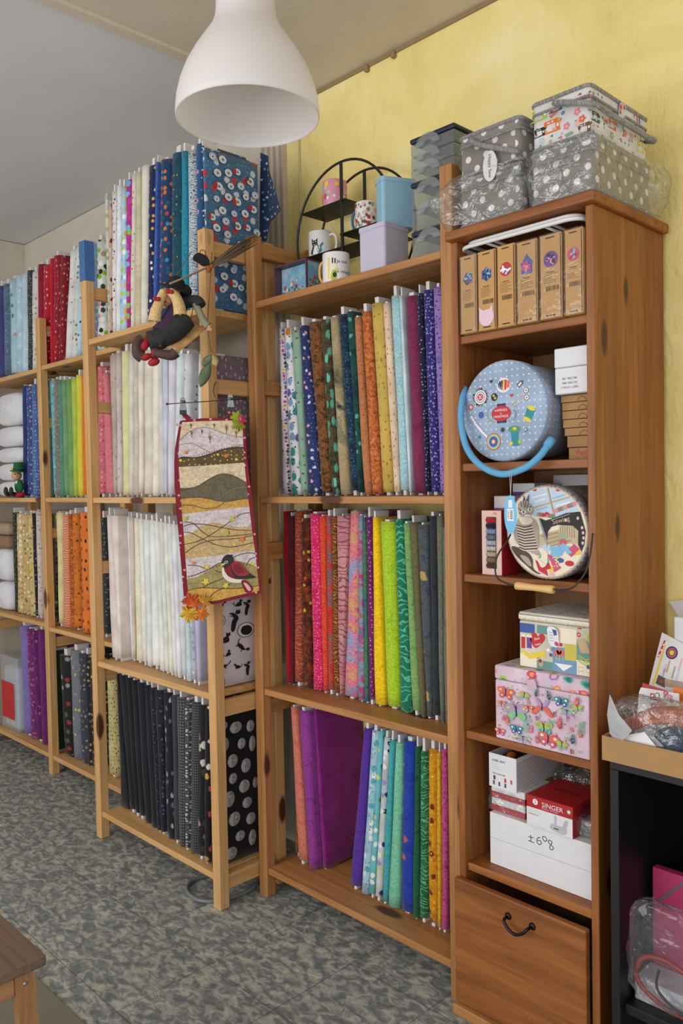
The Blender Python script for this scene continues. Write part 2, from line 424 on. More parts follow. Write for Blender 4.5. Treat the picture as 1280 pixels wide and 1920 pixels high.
def cat_print(m, F_):
    xr, P, ok = F_; M_ = Motif(m, P, .0008)
    for X, Y, s, k, r, f in ((1000, 565, 62, 0, -.15, 1), (940, 685, 44, 1, 0, 1), (893, 570, 42, 3, 0, 1), (1075, 625, 50, 3, 0, 1), (1050, 735, 46, 2, -1.1, 1), (960, 780, 26, 1, .3, 1), (912, 862, 44, 2, .1, -1), (1022, 862, 26, 1, .2, -1), (1085, 875, 40, 0, .0, 1), (975, 965, 62, 0, -.2, 1), (893, 972, 42, 3, 0, 1), (1065, 1000, 50, 3, 0, 1), (1080, 480, 44, 0, -.1, 1), (1028, 455, 30, 1, 0, 1), (905, 462, 34, 2, 0, 1), (872, 760, 18, 0, 0, 1)):
        p = W(150+X/3.459, 1000+Y/3.459, 0, xr)
        if ok(p, s*.0003): M_.at(p.y, p.z, s*.00058, r, f, 1.6).cat(k)
def bubble_print(m, F_):
    xr, P, ok = F_; M_ = Motif(m, P, .0008)
    L_ = [(X, Y+1384, a, b) for X, Y, a, b in ((985, 90, 38, 52), (1072, 120, 36, 55), (990, 205, 30, 42), (1065, 255, 40, 50), (970, 340, 38, 62), (1085, 362, 35, 42), (1005, 470, 42, 55), (1112, 465, 35, 45), (1045, 580, 35, 40), (1125, 590, 28, 62), (940, 605, 30, 55), (990, 695, 42, 48), (1082, 712, 40, 42), (990, 790, 35, 25), (915, 200, 25, 50), (920, 470, 24, 44), (1135, 230, 18, 42), (1148, 700, 12, 40), (925, 790, 16, 40))]
    L_ += [(925, 1370, 38, 58), (1040, 1360, 30, 42), (1110, 1360, 25, 60), (1000, 1255, 45, 45), (1095, 1245, 30, 45), (920, 1245, 30, 35)]
    rr = random.Random(3)
    for X, Y, a, b in L_:
        p = W(150+X/3.459, 1000+Y/3.459, 0, xr); q = W(150+(X+a)/3.459, 1000+Y/3.459, 0, xr); w_ = (q-p).length; h = (p.z-W(150+X/3.459, 1000+(Y+b)/3.459, 0, xr).z)
        if not ok(p, w_*.8): continue
        w_ *= .85; h *= .85; M_.at(p.y, p.z, 1); M_.e(0, 0, w_, h, 'bubble', 0, 18); M_.p([(-w_*.95, 0), (-w_*.6, h*.8), (-w_*.15, h*.97), (-w_*.2, -h*.95), (-w_*.6, -h*.78)], 'bubblelit')
        for k in range(5): M_.e(w_*rr.uniform(-.1, .6), h*rr.uniform(-.6, .6), w_*.16, h*.09, ('lime', 'rose', 'dgrey', 'sage', 'white')[(k+int(X)) % 5], rr.uniform(0, 3), 7)
def snow_print(m, F_):
    xr, P, ok = F_; M_ = Motif(m, P, .0008)
    L_ = [(915, 170), (995, 210), (820, 270), (940, 265), (885, 270), (828, 350), (900, 350), (960, 350), (1015, 320), (815, 425), (885, 415), (940, 445), (990, 415), (1045, 405), (850, 495), (920, 515), (985, 515), (1035, 490), (790, 535), (870, 560), (940, 590), (1000, 600), (815, 600), (1055, 630), (1065, 545), (1060, 250), (850, 190), (1025, 135), (975, 140), (790, 170), (1065, 170), (830, 810), (895, 780), (915, 855), (860, 890), (920, 935), (850, 970), (785, 1000), (915, 1015), (800, 910), (955, 780), (880, 640), (955, 700), (1040, 760), (800, 720), (850, 110), (1030, 900), (1020, 1000), (960, 960), (1050, 680)]
    kinds = {3: 0, 5: 0, 1: 0, 11: 0, 17: 0, 18: 0, 21: 0, 31: 0, 35: 0, 8: 2, 20: 2, 32: 2}
    rr = random.Random(5)
    for k in range(160):
        p = W(150+rr.uniform(765, 1090)/3.2, 240+rr.uniform(95, 1040)/3.2, 0, xr)
        if ok(p, .003): M_.at(p.y, p.z, .0016*rr.uniform(.5, 1)).e(0, 0, 1, 1, 'paleblue', 0, 6)
    for i, (X, Y) in enumerate(L_):
        p = W(150+X/3.2, 240+Y/3.2, 0, xr)
        if ok(p, .009): M_.at(p.y, p.z, .0135 if i % 3 else .0115, rr.uniform(-.3, .3), 1, 1.25).globe(kinds.get(i, 1 if i % 2 else 3))
FY = lambda x, y, z: frame((x, y, z), (1, 0, 0), (0, 0, 1))          # drawing plane facing the aisle
FX = lambda x, y, z: frame((x, y, z), (0, 1, 0), (0, 0, 1))          # drawing plane facing right
FZ = lambda x, y, z: frame((x, y, z), (1, 0, 0), (0, 1, 0))          # drawing plane facing up
def part(mb, name, parent, root=None, smooth=None):
    """mb holds world coordinates; link it under parent (root = the top-level thing)"""
    root = root or parent
    M = (Matrix.Translation(root.location) @ root.rotation_euler.to_matrix().to_4x4()).inverted()
    bmesh.ops.recalc_face_normals(mb.b, faces=mb.b.faces[:])
    for f in mb.b.faces:                                   # metre UVs from the world box projection
        if f[mb.tg]: continue
        n = f.normal; ax = max(range(3), key=lambda i: abs(n[i]))
        for lp in f.loops:
            co = lp.vert.co; lp[mb.uv].uv = ((co.y, co.z), (co.x, co.z), (co.x, co.y))[ax]
    bmesh.ops.transform(mb.b, matrix=M, verts=mb.b.verts[:])
    o = mb.build(name, parent, smooth=smooth, autouv=False); return o
def solo(mb, name, label, cat, group=None, smooth=None):
    """a thing that is one mesh, origin at its base centre"""
    co = [v.co for v in mb.b.verts]
    c = V(((min(p.x for p in co)+max(p.x for p in co))/2, (min(p.y for p in co)+max(p.y for p in co))/2, min(p.z for p in co)))
    e = bpy.data.objects.new('tmp', None); e.location = c
    class R_: location = c; rotation_euler = e.rotation_euler
    o = part(mb, name, None, R_, smooth); o.location = c; bpy.data.objects.remove(e)
    return tag(o, label, cat, group)

WY = .36                                                     # the long wall behind the racks
HC = 2.865
# ---- materials of the room
def plaster(name, cols, bs=.35):
    t = NT(name); b = t.bsdf(.8); co = t.coord('Object')
    n1 = t.noise(co, 3.2, 5, .6, .5); t.l(t.ramp(n1.outputs[0], [(cols[0], .3), (cols[1], .52), (cols[2], .75)]), b.inputs['Base Color'])
    n2 = t.noise(t.coord('Object', (1, 1, .55)), 17, 4, .55, 1.6); t.bump(b, n2.outputs[0], bs, .012)
    return t.m
M_yellow = plaster('yellow_plaster', [(228, 206, 128), (240, 221, 146), (245, 233, 176)], .5)
M_beige = plaster('beige_plaster', [(196, 186, 168), (206, 197, 180), (214, 206, 190)], .15)
M_ceil = plaster('tan_ceiling_paint', [(208, 194, 174), (214, 201, 182), (219, 207, 190)], .08)
M_ceilg = plaster('grey_ceiling_paint', [(214, 214, 216), (218, 218, 220), (222, 222, 224)], .05)
def floor_mat():
    t = NT('marbled_vinyl_tile'); b = t.bsdf(.55); b.inputs['Specular IOR Level'].default_value = .35
    co = t.coord('Object', (1, 1, 1), (.12, .07, 0)); st = t.coord('Object', (23, 40, 1), (0, 0, 0), (0, 0, .75))
    br = t.n('ShaderNodeTexBrick'); br.offset = 0; br.inputs['Scale'].default_value = 1
    br.inputs['Brick Width'].default_value = .3; br.inputs['Row Height'].default_value = .3; br.inputs['Mortar Size'].default_value = .0011; br.inputs['Mortar Smooth'].default_value = .4
    for i, c in ((1, (0, 0, 0, 1)), (2, (1, 1, 1, 1)), (3, (.5, .5, .5, 1))): br.inputs[i].default_value = c
    t.l(co, br.inputs[0])
    n1 = t.noise(st, 1.0, 5, .6, .8); n2 = t.noise(t.coord('Object'), 60, 3)
    f = t.math('ADD', t.math('MULTIPLY', n1.outputs[0], .9), t.math('MULTIPLY', n2.outputs[0], .12))
    c1 = t.ramp(f, [((110, 114, 118), .38), ((132, 136, 138), .48), ((172, 172, 162), .57), ((200, 198, 184), .70)])
    c2 = t.mix(t.math('MULTIPLY', br.outputs[0], .12), c1, lin((96, 98, 100)))
    c3 = t.mix(br.outputs['Fac'], c2, lin((64, 62, 58)))
    t.l(c3, b.inputs['Base Color']); t.bump(b, n1.outputs[0], .03, .002); return t.m
M_floor = floor_mat()
# ---- shell
def slab(name, x0, x1, y0, y1, z0, z1, m):
    mb = MB(m); mb.box(x0, x1, y0, y1, z0, z1); return struct(mb.build(name))
slab('floor', -2.8, 3.6, -4.2, WY+.1, -.08, 0, M_floor)
slab('ceiling', -.165, 3.6, -4.2, WY+.1, HC, HC+.1, M_ceil)
slab('ceiling_far', -2.8, -.165, -4.2, WY+.1, HC+.004, HC+.1, M_ceilg)
slab('trim_1', -.185, -.145, -4.2, WY, HC-.012, HC+.004, M_ceil)             # strip over the joint of the two ceilings
XB = W(540, 400, 1, WY).x
slab('wall_back', XB, 3.6, WY, WY+.1, 0, HC, M_yellow)
slab('wall_far_back', -2.8, XB, WY, WY+.1, 0, HC, M_beige)
slab('wall_left', -2.8, W(48, 500, 1, WY).x, -4.2, WY, 0, HC, M_beige)
def stripes():
    t = NT('striped_panel'); b = t.bsdf(.75)
    w = t.n('ShaderNodeTexWave', bands_direction='X'); w.inputs['Scale'].default_value = 9; w.inputs['Distortion'].default_value = .6
    t.l(t.coord('Object'), w.inputs['Vector']); t.l(t.ramp(w.outputs[1], [(168, 150, 130), (186, 172, 154), (204, 194, 180)]), b.inputs['Base Color']); return t.m
slab('trim_2', W(497, 400, 1, WY).x, XB-.001, WY-.022, WY, 1.2, HC, stripes())
mb = MB(flat('cable_white', (216, 200, 160), .5)); xx = W(563, 320, 1, WY).x
mb.tube([(xx, WY-.004, 1.9), (xx+.002, WY-.004, 2.3), (xx, WY-.004, HC)], .004, 8)
struct(mb.build('trim_3'))
# slim cable cover along the top of the yellow wall, with small clips
mb = MB(flat('cable_cover', (150, 128, 92), .6)); mb.box(XB, 3.6, WY-.006, WY, HC-.014, HC)
for u, v in ((740, 92), (690, 118)):
    p = W(u, v, 1, WY); mb.box(p.x-.008, p.x+.008, WY-.016, WY, HC-.03, HC-.008, .003)
struct(mb.build('trim_4'))

# ---- light: daylight from the shop window (front of the racks), plus an added fill light
w = bpy.data.worlds.new('daylight'); S.world = w; w.use_nodes = True
w.node_tree.nodes['Background'].inputs[0].default_value = (.80, .88, 1.0, 1); w.node_tree.nodes['Background'].inputs[1].default_value = .50
def area(name, loc, to, sx, sy, power, col):
    l = bpy.data.lights.new(name, 'AREA'); l.shape = 'RECTANGLE'; l.size = sx; l.size_y = sy; l.energy = power; l.color = col
    o = bpy.data.objects.new(name, l); COL.objects.link(o); o.location = loc
    o.rotation_euler = (V(to)-V(loc)).to_track_quat('-Z', 'Y').to_euler(); return o
area('shop_window_light', (.2, -4.0, 1.55), (.2, 0, 1.2), 3.4, 2.2, 62, (1, .97, .93))
area('right_fill_light', (3.5, -2.2, 1.7), (.8, 0, 1.4), 1.8, 2.2, 16, (1, .95, .88))  # fill light added to the right, behind the camera
S.view_settings.view_transform = 'Standard'; S.view_settings.look = 'None'; S.view_settings.gamma = 1
S.view_settings.use_curve_mapping = False; S.view_settings.exposure = .55

# ---- wood
PINE_C = ((136, 88, 46), (166, 114, 64), (188, 138, 84))
PINE_B = ((176, 128, 74), (200, 154, 98), (216, 174, 120))
STAIN = ((100, 54, 20), (136, 79, 33), (162, 101, 48))
def pines(tag_, cols, k=(84, 46, 24)): return {a: wood('pine_%s_%s' % (tag_, a), cols, a, .5, k) for a in 'xyz'}
PC = pines('right', PINE_C); PB = pines('left', PINE_B); ST = {a: wood('pine_stained_'+a, STAIN, a, .5, (58, 28, 14), 2.6, .6) for a in 'xyz'}

# ---- open pine racks
def rack(name, label, frames, y0, y1, shelves, P, hpost=2.26, rungs=()):
    """frames: list of (x0, x1, height); shelves: list of bays [(x0, x1, [z tops])]"""
    root = thing(name, ((frames[0][0]+frames[-1][1])/2, (y0+y1)/2, 0), label, 'shelving unit')
    for fi, (x0, x1, h) in enumerate(frames):
        for a, b in ((y0, y0+.04), (y1-.04, y1)):
            m = MB(P['z']); m.box(x0, x1, a, b, 0, h, .003); part(m, 'post', root)
        for zc, hh in rungs[fi]:
            m = MB(P['y']); m.box(x0+.008, x1-.006, y0+.04, y1-.04, zc-hh/2, zc+hh/2, .002); part(m, 'rung', root)
    for x0, x1, zs in shelves:
        for z in zs:
            m = MB(P['x']); m.box(x0+.001, x1-.001, y0+.006, y1-.004, z-.022, z, .002); part(m, 'shelf', root)
    return root
def zz(u, v, x): return W(u, v, 0, x).z
rC = [(2.215, .05), (zz(500, 727, 0), .05), (zz(505, 1034, 0), .06), (.66, .05), (.07, .05)]
ZC = [.104, .726, 1.381, 2.037]
RC = rack('shelving_unit', 'orange pine open rack of fabric bolts standing beside the dark stained cabinet', [(-.042, 0, 2.26), (.795, .836, 2.255)], 0, .30, [(0, .795, ZC)], PC, rungs=(rC, rC))
ZB = [.113, .726, 1.384, 2.012]; BY0, BY1 = -.165, .128
rB = [(2.2, .05), (zz(430, 726, -.042), .05), (1.1, .05), (zz(440, 1326, -.042), .055), (zz(452, 1646, -.042), .05)]
rB2 = [(2.2, .05), (zz(190, 764, -.858), .045), (1.1, .05), (.66, .05), (.07, .05)]
RB = rack('shelving_unit', 'pale pine rack standing forward between the two others, blue tape on its left post', [(-.898, -.858, 2.40), (-.084, -.0435, 2.26)], BY0, BY1, [(-.858, -.084, ZB)], PB, rungs=(rB2, rB))
zt = W(165, 523, 1, BY0).z
m = MB(flat('blue_tape', (66, 108, 165), .6))
m.box(-.9, -.856, BY0-.002, BY0+.042, zt, 2.402, .002)
part(m, 'tape_wrap', RB)
ZA = [.098, .740, 1.380, 2.026]; AY0, AY1 = .03, .33
rA = [(2.2, .05), (zz(95, 793, -1.7215), .05), (zz(93, 1000, -1.7215), .05), (.66, .05), (.06, .05)]
RA = rack('shelving_unit', 'pale pine double rack at the far left end of the wall', [(-2.522, -2.482, 2.26), (-1.7615, -1.7215, 2.26), (-.985, -.945, 2.26)], AY0, AY1,
          [(-2.482, -1.7615, [.098, .755, 1.38, 2.02]), (-1.7215, -.985, ZA)], PB, rungs=(rA, rA, rA))

# ---- pendant lamp
lp = W(465, 222, 2, 2.14); d = (V((lp.x, lp.y, 2.14))-CP).length; Rl = .1325/1.62*d*1.0
Rl *= .955; k = Rl/.14; z0 = 2.14
LT = thing('pendant_lamp', (lp.x, lp.y, z0), 'white bell-shaped pendant lamp hanging from the ceiling in the foreground', 'lamp')
def shade_mat():
    t = NT('translucent_shade'); d = t.n('ShaderNodeBsdfPrincipled'); d.inputs['Base Color'].default_value = lin((240, 238, 240)); d.inputs['Roughness'].default_value = .35
    tr = t.n('ShaderNodeBsdfTranslucent'); tr.inputs[0].default_value = lin((244, 240, 236)); mx = t.n('ShaderNodeMixShader'); mx.inputs[0].default_value = .42
    t.l(d.outputs[0], mx.inputs[1]); t.l(tr.outputs[0], mx.inputs[2]); t.l(mx.outputs[0], t.out.inputs[0]); return t.m
m = MB(shade_mat()); M = Matrix.Translation((lp.x, lp.y, z0))
prof = [(.14, 0), (.1405, .012), (.138, .035), (.131, .062), (.119, .092), (.102, .122), (.083, .15), (.068, .172), (.0605, .19), (.058, .21), (.057, .24), (.054, .262), (.03, .27)]
inner = [(r-.003, z-.002 if z > 0 else z) for r, z in prof]
pr_ = [(r*k, z*k) for r, z in inner[::-1][1:]]+[((prof[0][0]-.0015)*k, -.001)]+[(r*k, z*k) for r, z in prof]
m.lathe(pr_, 64, M, (False, True)); part(m, 'lamp_shade', LT)
m = MB(flat('lamp_cord', (225, 225, 225), .5)); m.tube([(lp.x, lp.y, z0+.268*k), (lp.x, lp.y, HC-.03)], .003, 8); part(m, 'cord', LT)
m = MB(flat('white_shade', (238, 236, 238), .35)); m.lathe([(.05, -.03), (.05, -.012), (.045, 0)], 32, Matrix.Translation((lp.x, lp.y, HC))); part(m, 'ceiling_cup', LT)
m = MB(flat('bulb_glass', (245, 243, 236), .2)); m.lathe([(.002, .03), (.018, .036), (.029, .055), (.03, .07), (.024, .095), (.014, .12), (.014, .2)], 24, Matrix.Translation((lp.x, lp.y, z0+.05))); part(m, 'bulb', LT)
# ---------------------------------------------------------------- fabric bolts
rnd = random.Random(7)
M_board = flat('white_board', (226, 222, 222), .7)
M_board2 = flat('kraft_board', (196, 168, 132), .7)
def SO(*c): return fab('solid', c)
def MO(*c, s=1, L=()): return fab('mottle', c, s, L)
def BL(*c, s=1, L=()): return fab('blotch', c, s, L)
def SW(*c, s=1): return fab('swirl', c, s)
def TW(*c, s=1): return fab('tweed', c, s)
def PR(base, *L): return fab('solid', (base,), 1, L)
def D(scale, r, *cols, **kw): return dict(dict(scale=scale, r=r, cols=cols, rand=.7), **kw)
def DX(scale, r, *cols, **kw): return D(scale*(1.5 if scale < 30 else 1.2), r, *cols, **dict(dict(jit=.42), **kw))
BOLTN = [0]
def bolt(xb0, xb1, xt0, xt1, yf, dep, z0, z1, m, label, group, board=.022, bm=None, wob=1.0, deco=None):
    BOLTN[0] += 1
    root = thing('fabric_bolt', ((xb0+xb1)/2, yf+dep/2, z0), label, 'fabric bolt', group)
    zf = z0+rnd.choice((.003, .006, .010, .016))
    t = min(xb1-xb0, xt1-xt0); r = t*.46
    ou, ov = rnd.uniform(0, 3), rnd.uniform(0, 3); ph = rnd.uniform(0, 6); wb = rnd.uniform(.0005, .0018)*wob
    # half-plane outline (s in 0..1 across the thickness, y from the front), anticlockwise from the back left
    N = 7; loop = []
    for k in range(N+1):
        a = PI+PI*k/N; loop.append((.5+.5*math.cos(a), r+r*math.sin(a)*1.0))     # front roll: left to right
    for k in range(3): loop.append((1, r+(dep-2*r)*(k+1)/4))
    for k in range(N+1):
        a = PI*k/N; loop.append((.5+.5*math.cos(a), dep-r+r*math.sin(a)))
    for k in range(3): loop.append((0, dep-r-(dep-2*r)*(k+1)/4))
    n = len(loop); per = [0]
    for i in range(n):
        (a, b), (c, d) = loop[i], loop[(i+1) % n]; per.append(per[-1]+math.hypot((c-a)*t, d-b))
    nv = 12
    mb = MB(m); rings = []
    for j in range(nv+1):
        f = j/nv; z = zf+(z1-zf)*f
        a0 = xb0+(xt0-xb0)*f; a1 = xb1+(xt1-xb1)*f; w_ = math.sin(f*5.3+ph)*wb; e = 1-.05*(1-abs(2*f-1)**6)+.05*(abs(2*f-1)**8)*-1.2
        mid = (a0+a1)/2+w_; hw = (a1-a0)/2*e
        rings.append([mb.b.verts.new((mid+(s-.5)*2*hw, yf+y+.0012*math.sin(f*9+ph+3*s), z)) for s, y in loop])
    for j in range(nv):
        for i in range(n):
            f = mb.b.faces.new((rings[j][i], rings[j][(i+1) % n], rings[j+1][(i+1) % n], rings[j+1][i])); f.smooth = True; f[mb.tg] = 1
            for lp, (p, q) in zip(f.loops, ((i, j), (i+1, j), (i+1, j+1), (i, j+1))): lp[mb.uv].uv = (ou+per[p], ov+(z1-zf)*q/nv)
    # folded top and bottom: a few inset layers
    for rg, z, sg in ((rings[-1], z1, -1), (rings[0], zf, 1)):
        prev = rg; cx = sum(v.co.x for v in rg)/n; cy = yf+dep/2
        for fr, dz in ((.80, .0), (.76, .006), (.52, .004), (.46, .010)):
            nw = [mb.b.verts.new((cx+(v.co.x-cx)*fr, cy+(v.co.y-cy)*(1-(1-fr)*t/dep*1.6), z+sg*dz)) for v in rg]
            for i in range(n):
                f = mb.b.faces.new((prev[i], prev[(i+1) % n], nw[(i+1) % n], nw[i])); f.smooth = False; f[mb.tg] = 1
                for lp in f.loops: lp[mb.uv].uv = (ou+lp.vert.co.x, ov+lp.vert.co.y)
            prev = nw
        mb.cap(prev)
    if deco:                                             # print on the broad right side, which leans with the bolt
        hb = (xb0+xb1)/2+(xb1-xb0)/2*.955+.0006; ht = (xt0+xt1)/2+(xt1-xt0)/2*.955+.0006; sl = (ht-hb)/(z1-zf)
        P = Matrix(((0, sl, 1, hb-sl*zf), (1, 0, 0, 0), (0, 1, 0, 0), (0, 0, 0, 1)))
        deco(mb, ((hb+ht)/2, P, lambda p, e: yf+r+e*.6 < p.y < yf+dep-r-e*.6 and zf+e < p.z < z1-e))
    part(mb, 'fabric', root)
    bt = max(.004, t*.34); ct = (xt0+xt1)/2; cb = (xb0+xb1)/2; zt = z1+board
    q = MB(bm or M_board); sl = (ct-cb)/(z1-z0)
    h0 = bt/2
    pts = [(cb-h0, z0), (cb+h0, z0), (cb+sl*(zt-z0)+h0, zt), (cb+sl*(zt-z0)-h0, zt)]
    ya = yf+max(.006, r*.55); yb = ya+min(.06, dep*.3)
    q.prism([(x, z) for x, z in pts], Matrix(((1, 0, 0, 0), (0, 0, -1, yb), (0, 1, 0, 0), (0, 0, 0, 1))), yb-ya)
    part(q, 'board', root)
    return root
BAYS = ((-2.479, -1.7645), (-1.7185, -.988), (-.855, -.087), (.003, .792))
def row(crop, ents, end, ys, zs, where, group, dep=.215, gap=.0008, zcap=None, wob=1.0):
    """ents: (left edge at top, left edge at bottom, top line, cloth, words[, opts]) in the crop's own pixels"""
    ox, oy, s = crop; U = lambda a: ox+a/s; Vv = lambda a: oy+a/s
    n = len(ents); bot, top, ex = [], [], []
    for i, e in enumerate(ents):
        lt, lb, vt = e[:3]; o = e[5] if len(e) > 5 else {}
        rt, rb = o.get('R') or (ents[i+1][:2] if i+1 < n else end)
        um = U((lb+rb)/2); y = ys[0]
        for _ in range(3): y = ys[0]+(ys[1]-ys[0])*(max(0, min(1, (xat(um, y, zs)-ys[2])/(ys[3]-ys[2]))) if len(ys) > 2 else 0)
        y += o.get('dy', 0)
        zt = W(U((lt+rt)/2), Vv(vt), 1, y).z
        if zcap: zt = min(zt, zcap)
        bot.append([xat(U(lb), y, zs)+gap, xat(U(rb), y, zs)-gap]); top.append([W(U(lt), Vv(vt), 1, y).x+gap, W(U(rt), Vv(vt), 1, y).x-gap]); ex.append((y, zt, o))
    cm = sum(a+b for a, b in bot)/2/n
    lo, hi = BAYS[3] if 'right rack' in where else BAYS[2] if 'middle rack' in where and 'far left' not in where else None or (-2.479, -.988)
    T = .0125
    for i in range(n):                                   # keep to the bay and apart from the neighbours
        for L_ in (bot, top):
            a, b = L_[i]; p = L_[i-1][1]+gap if i else lo
            if hi < -.9 and bot[i][1] > -1.7645 and bot[i][0] < -1.7185:      # no bolt inside the shared side frame
                if (bot[i][0]+bot[i][1])/2 < -1.7415: b = min(b, -1.7645)
                else: a = max(a, -1.7185)
            a = max(a, p); L_[i] = [a, max(b, a+T)]
    for i in reversed(range(n)):
        for L_ in (bot, top):
            a, b = L_[i]; q = L_[i+1][0]-gap if i+1 < n else hi
            b = min(b, q); L_[i] = [min(a, b-T), b]
    for i, e in enumerate(ents):
        y, zt, o = ex[i]
        bolt(*bot[i], *top[i], y, o.get('dep', dep), zs+.0008, zt, e[3], e[4]+' '+where, group, o.get('b', rnd.choice((.006, .012, .02, .026, .03))), o.get('bm'), .1 if 'deco' in o else wob, o.get('deco'))
CR1 = (470, 520, 3.2); CR2 = (470, 920, 3.2); CR3 = (470, 1280, 3.0975)
YC = (.10, .10)
g = 'fabric bolts on the upper shelf of the right rack'
row(CR1, [
 (150, 156, 305, PR((214, 206, 218), DX(38, .24, (208, 190, 60), (176, 70, 130), (120, 110, 160), (70, 60, 70), sx=1.0, rand=.5), DX(38, .16, (150, 90, 160), (90, 40, 70), oy=.012, rand=.5)), 'lilac white bolt printed with small cupcakes at left end'),
 (190, 226, 305, PR((226, 226, 226), DX(17, .36, (60, 130, 140), (110, 90, 165), (50, 140, 130), (120, 150, 190), (214, 140, 40), sx=1.5, rand=.75), DX(60, .18, (40, 60, 90), keep=.3)), 'white bolt printed with teal and purple houses'),
 (232, 296, 318, PR((140, 176, 156), DX(22, .12, (120, 80, 60), keep=.5)), 'thin sage green bolt with tiny brown sprigs leaning'),
 (280, 330, 290, PR((38, 52, 102), DX(26, .2, (216, 170, 176), (190, 196, 210), keep=.75, sx=1.2), DX(55, .08, (150, 110, 160))), 'navy bolt with pink and white birds'),
 (322, 412, 268, MO((36, 40, 24), (82, 62, 30), (150, 84, 40), (70, 80, 60), s=1.7), 'brown and rust mottled batik bolt'),
 (402, 476, 254, MO((40, 36, 24), (70, 66, 44), (96, 78, 44), s=1.6, L=(DX(14, .3, (108, 178, 160), (80, 150, 130), keep=.75, sx=2.2, jit=.5),)), 'dark brown bolt with turquoise patches'),
 (460, 524, 240, fab('blotch', ((24, 44, 48), (190, 174, 130), (206, 192, 150), (36, 60, 60)), .55), 'cream and dark teal forest print bolt'),
 (512, 586, 222, MO((16, 30, 50), (24, 50, 76), (40, 80, 100), s=1.3, L=(DX(70, .15, (70, 120, 150), keep=.5),)), 'dark navy blue starry bolt'),
 (566, 640, 205, BL((10, 32, 38), (20, 70, 74), (30, 96, 90), (16, 44, 50), s=.8, L=(DX(24, .22, (90, 160, 130), keep=.35, jit=.5),)), 'deep teal galaxy print bolt'),
 (610, 670, 240, MO((160, 92, 56), (196, 130, 84), (176, 106, 60), s=2.6), 'light orange tan batik bolt'),
 (648, 716, 205, MO((146, 70, 30), (196, 104, 48), (210, 140, 84), s=2.4), 'strong orange batik bolt'),
 (702, 778, 154, PR((198, 168, 84), DX(36, .13, (150, 112, 44), keep=.7), DX(15, .1, (140, 110, 50), sx=2.2, keep=.6)), 'mustard yellow bolt with drawn leaves'),
 (782, 846, 156, PR((222, 198, 172), DX(30, .14, (196, 130, 90), sx=1.6, jit=.3), DX(70, .09, (186, 120, 84))), 'cream bolt with peach line sketches'),
 (826, 888, 108, MO((148, 196, 206), (172, 212, 214), (160, 200, 220), s=.5), 'pale aqua watercolour bolt'),
 (886, 940, 112, SO((196, 214, 222)), 'very thin pale blue edge bolt left of the plum bolt', dict(R=(899, 958))),
 (899, 958, 112, MO((108, 34, 70), (132, 46, 86), (118, 40, 78), s=.8), 'plum burgundy batik bolt'),
 (988, 1044, 96, PR((30, 30, 62), DX(70, .16, (150, 160, 190), keep=.7)), 'dark navy bolt with white specks'),
 (1020, 1066, 76, PR((52, 46, 118), DX(52, .2, (150, 150, 210), (110, 110, 190), keep=.9), DX(90, .16, (200, 200, 230), keep=.4)), 'indigo bolt with pale dots'),
 (1080, 1128, 58, MO((128, 96, 172), (160, 130, 196), (146, 112, 186), s=.7, L=(DX(62, .17, (70, 46, 120), keep=.8),)), 'lavender bolt with purple dots at right end'),
], (1150, 1172), YC, ZC[2], 'on right rack upper shelf', g, zcap=2.0)
g = 'fabric bolts on the middle shelf of the right rack'
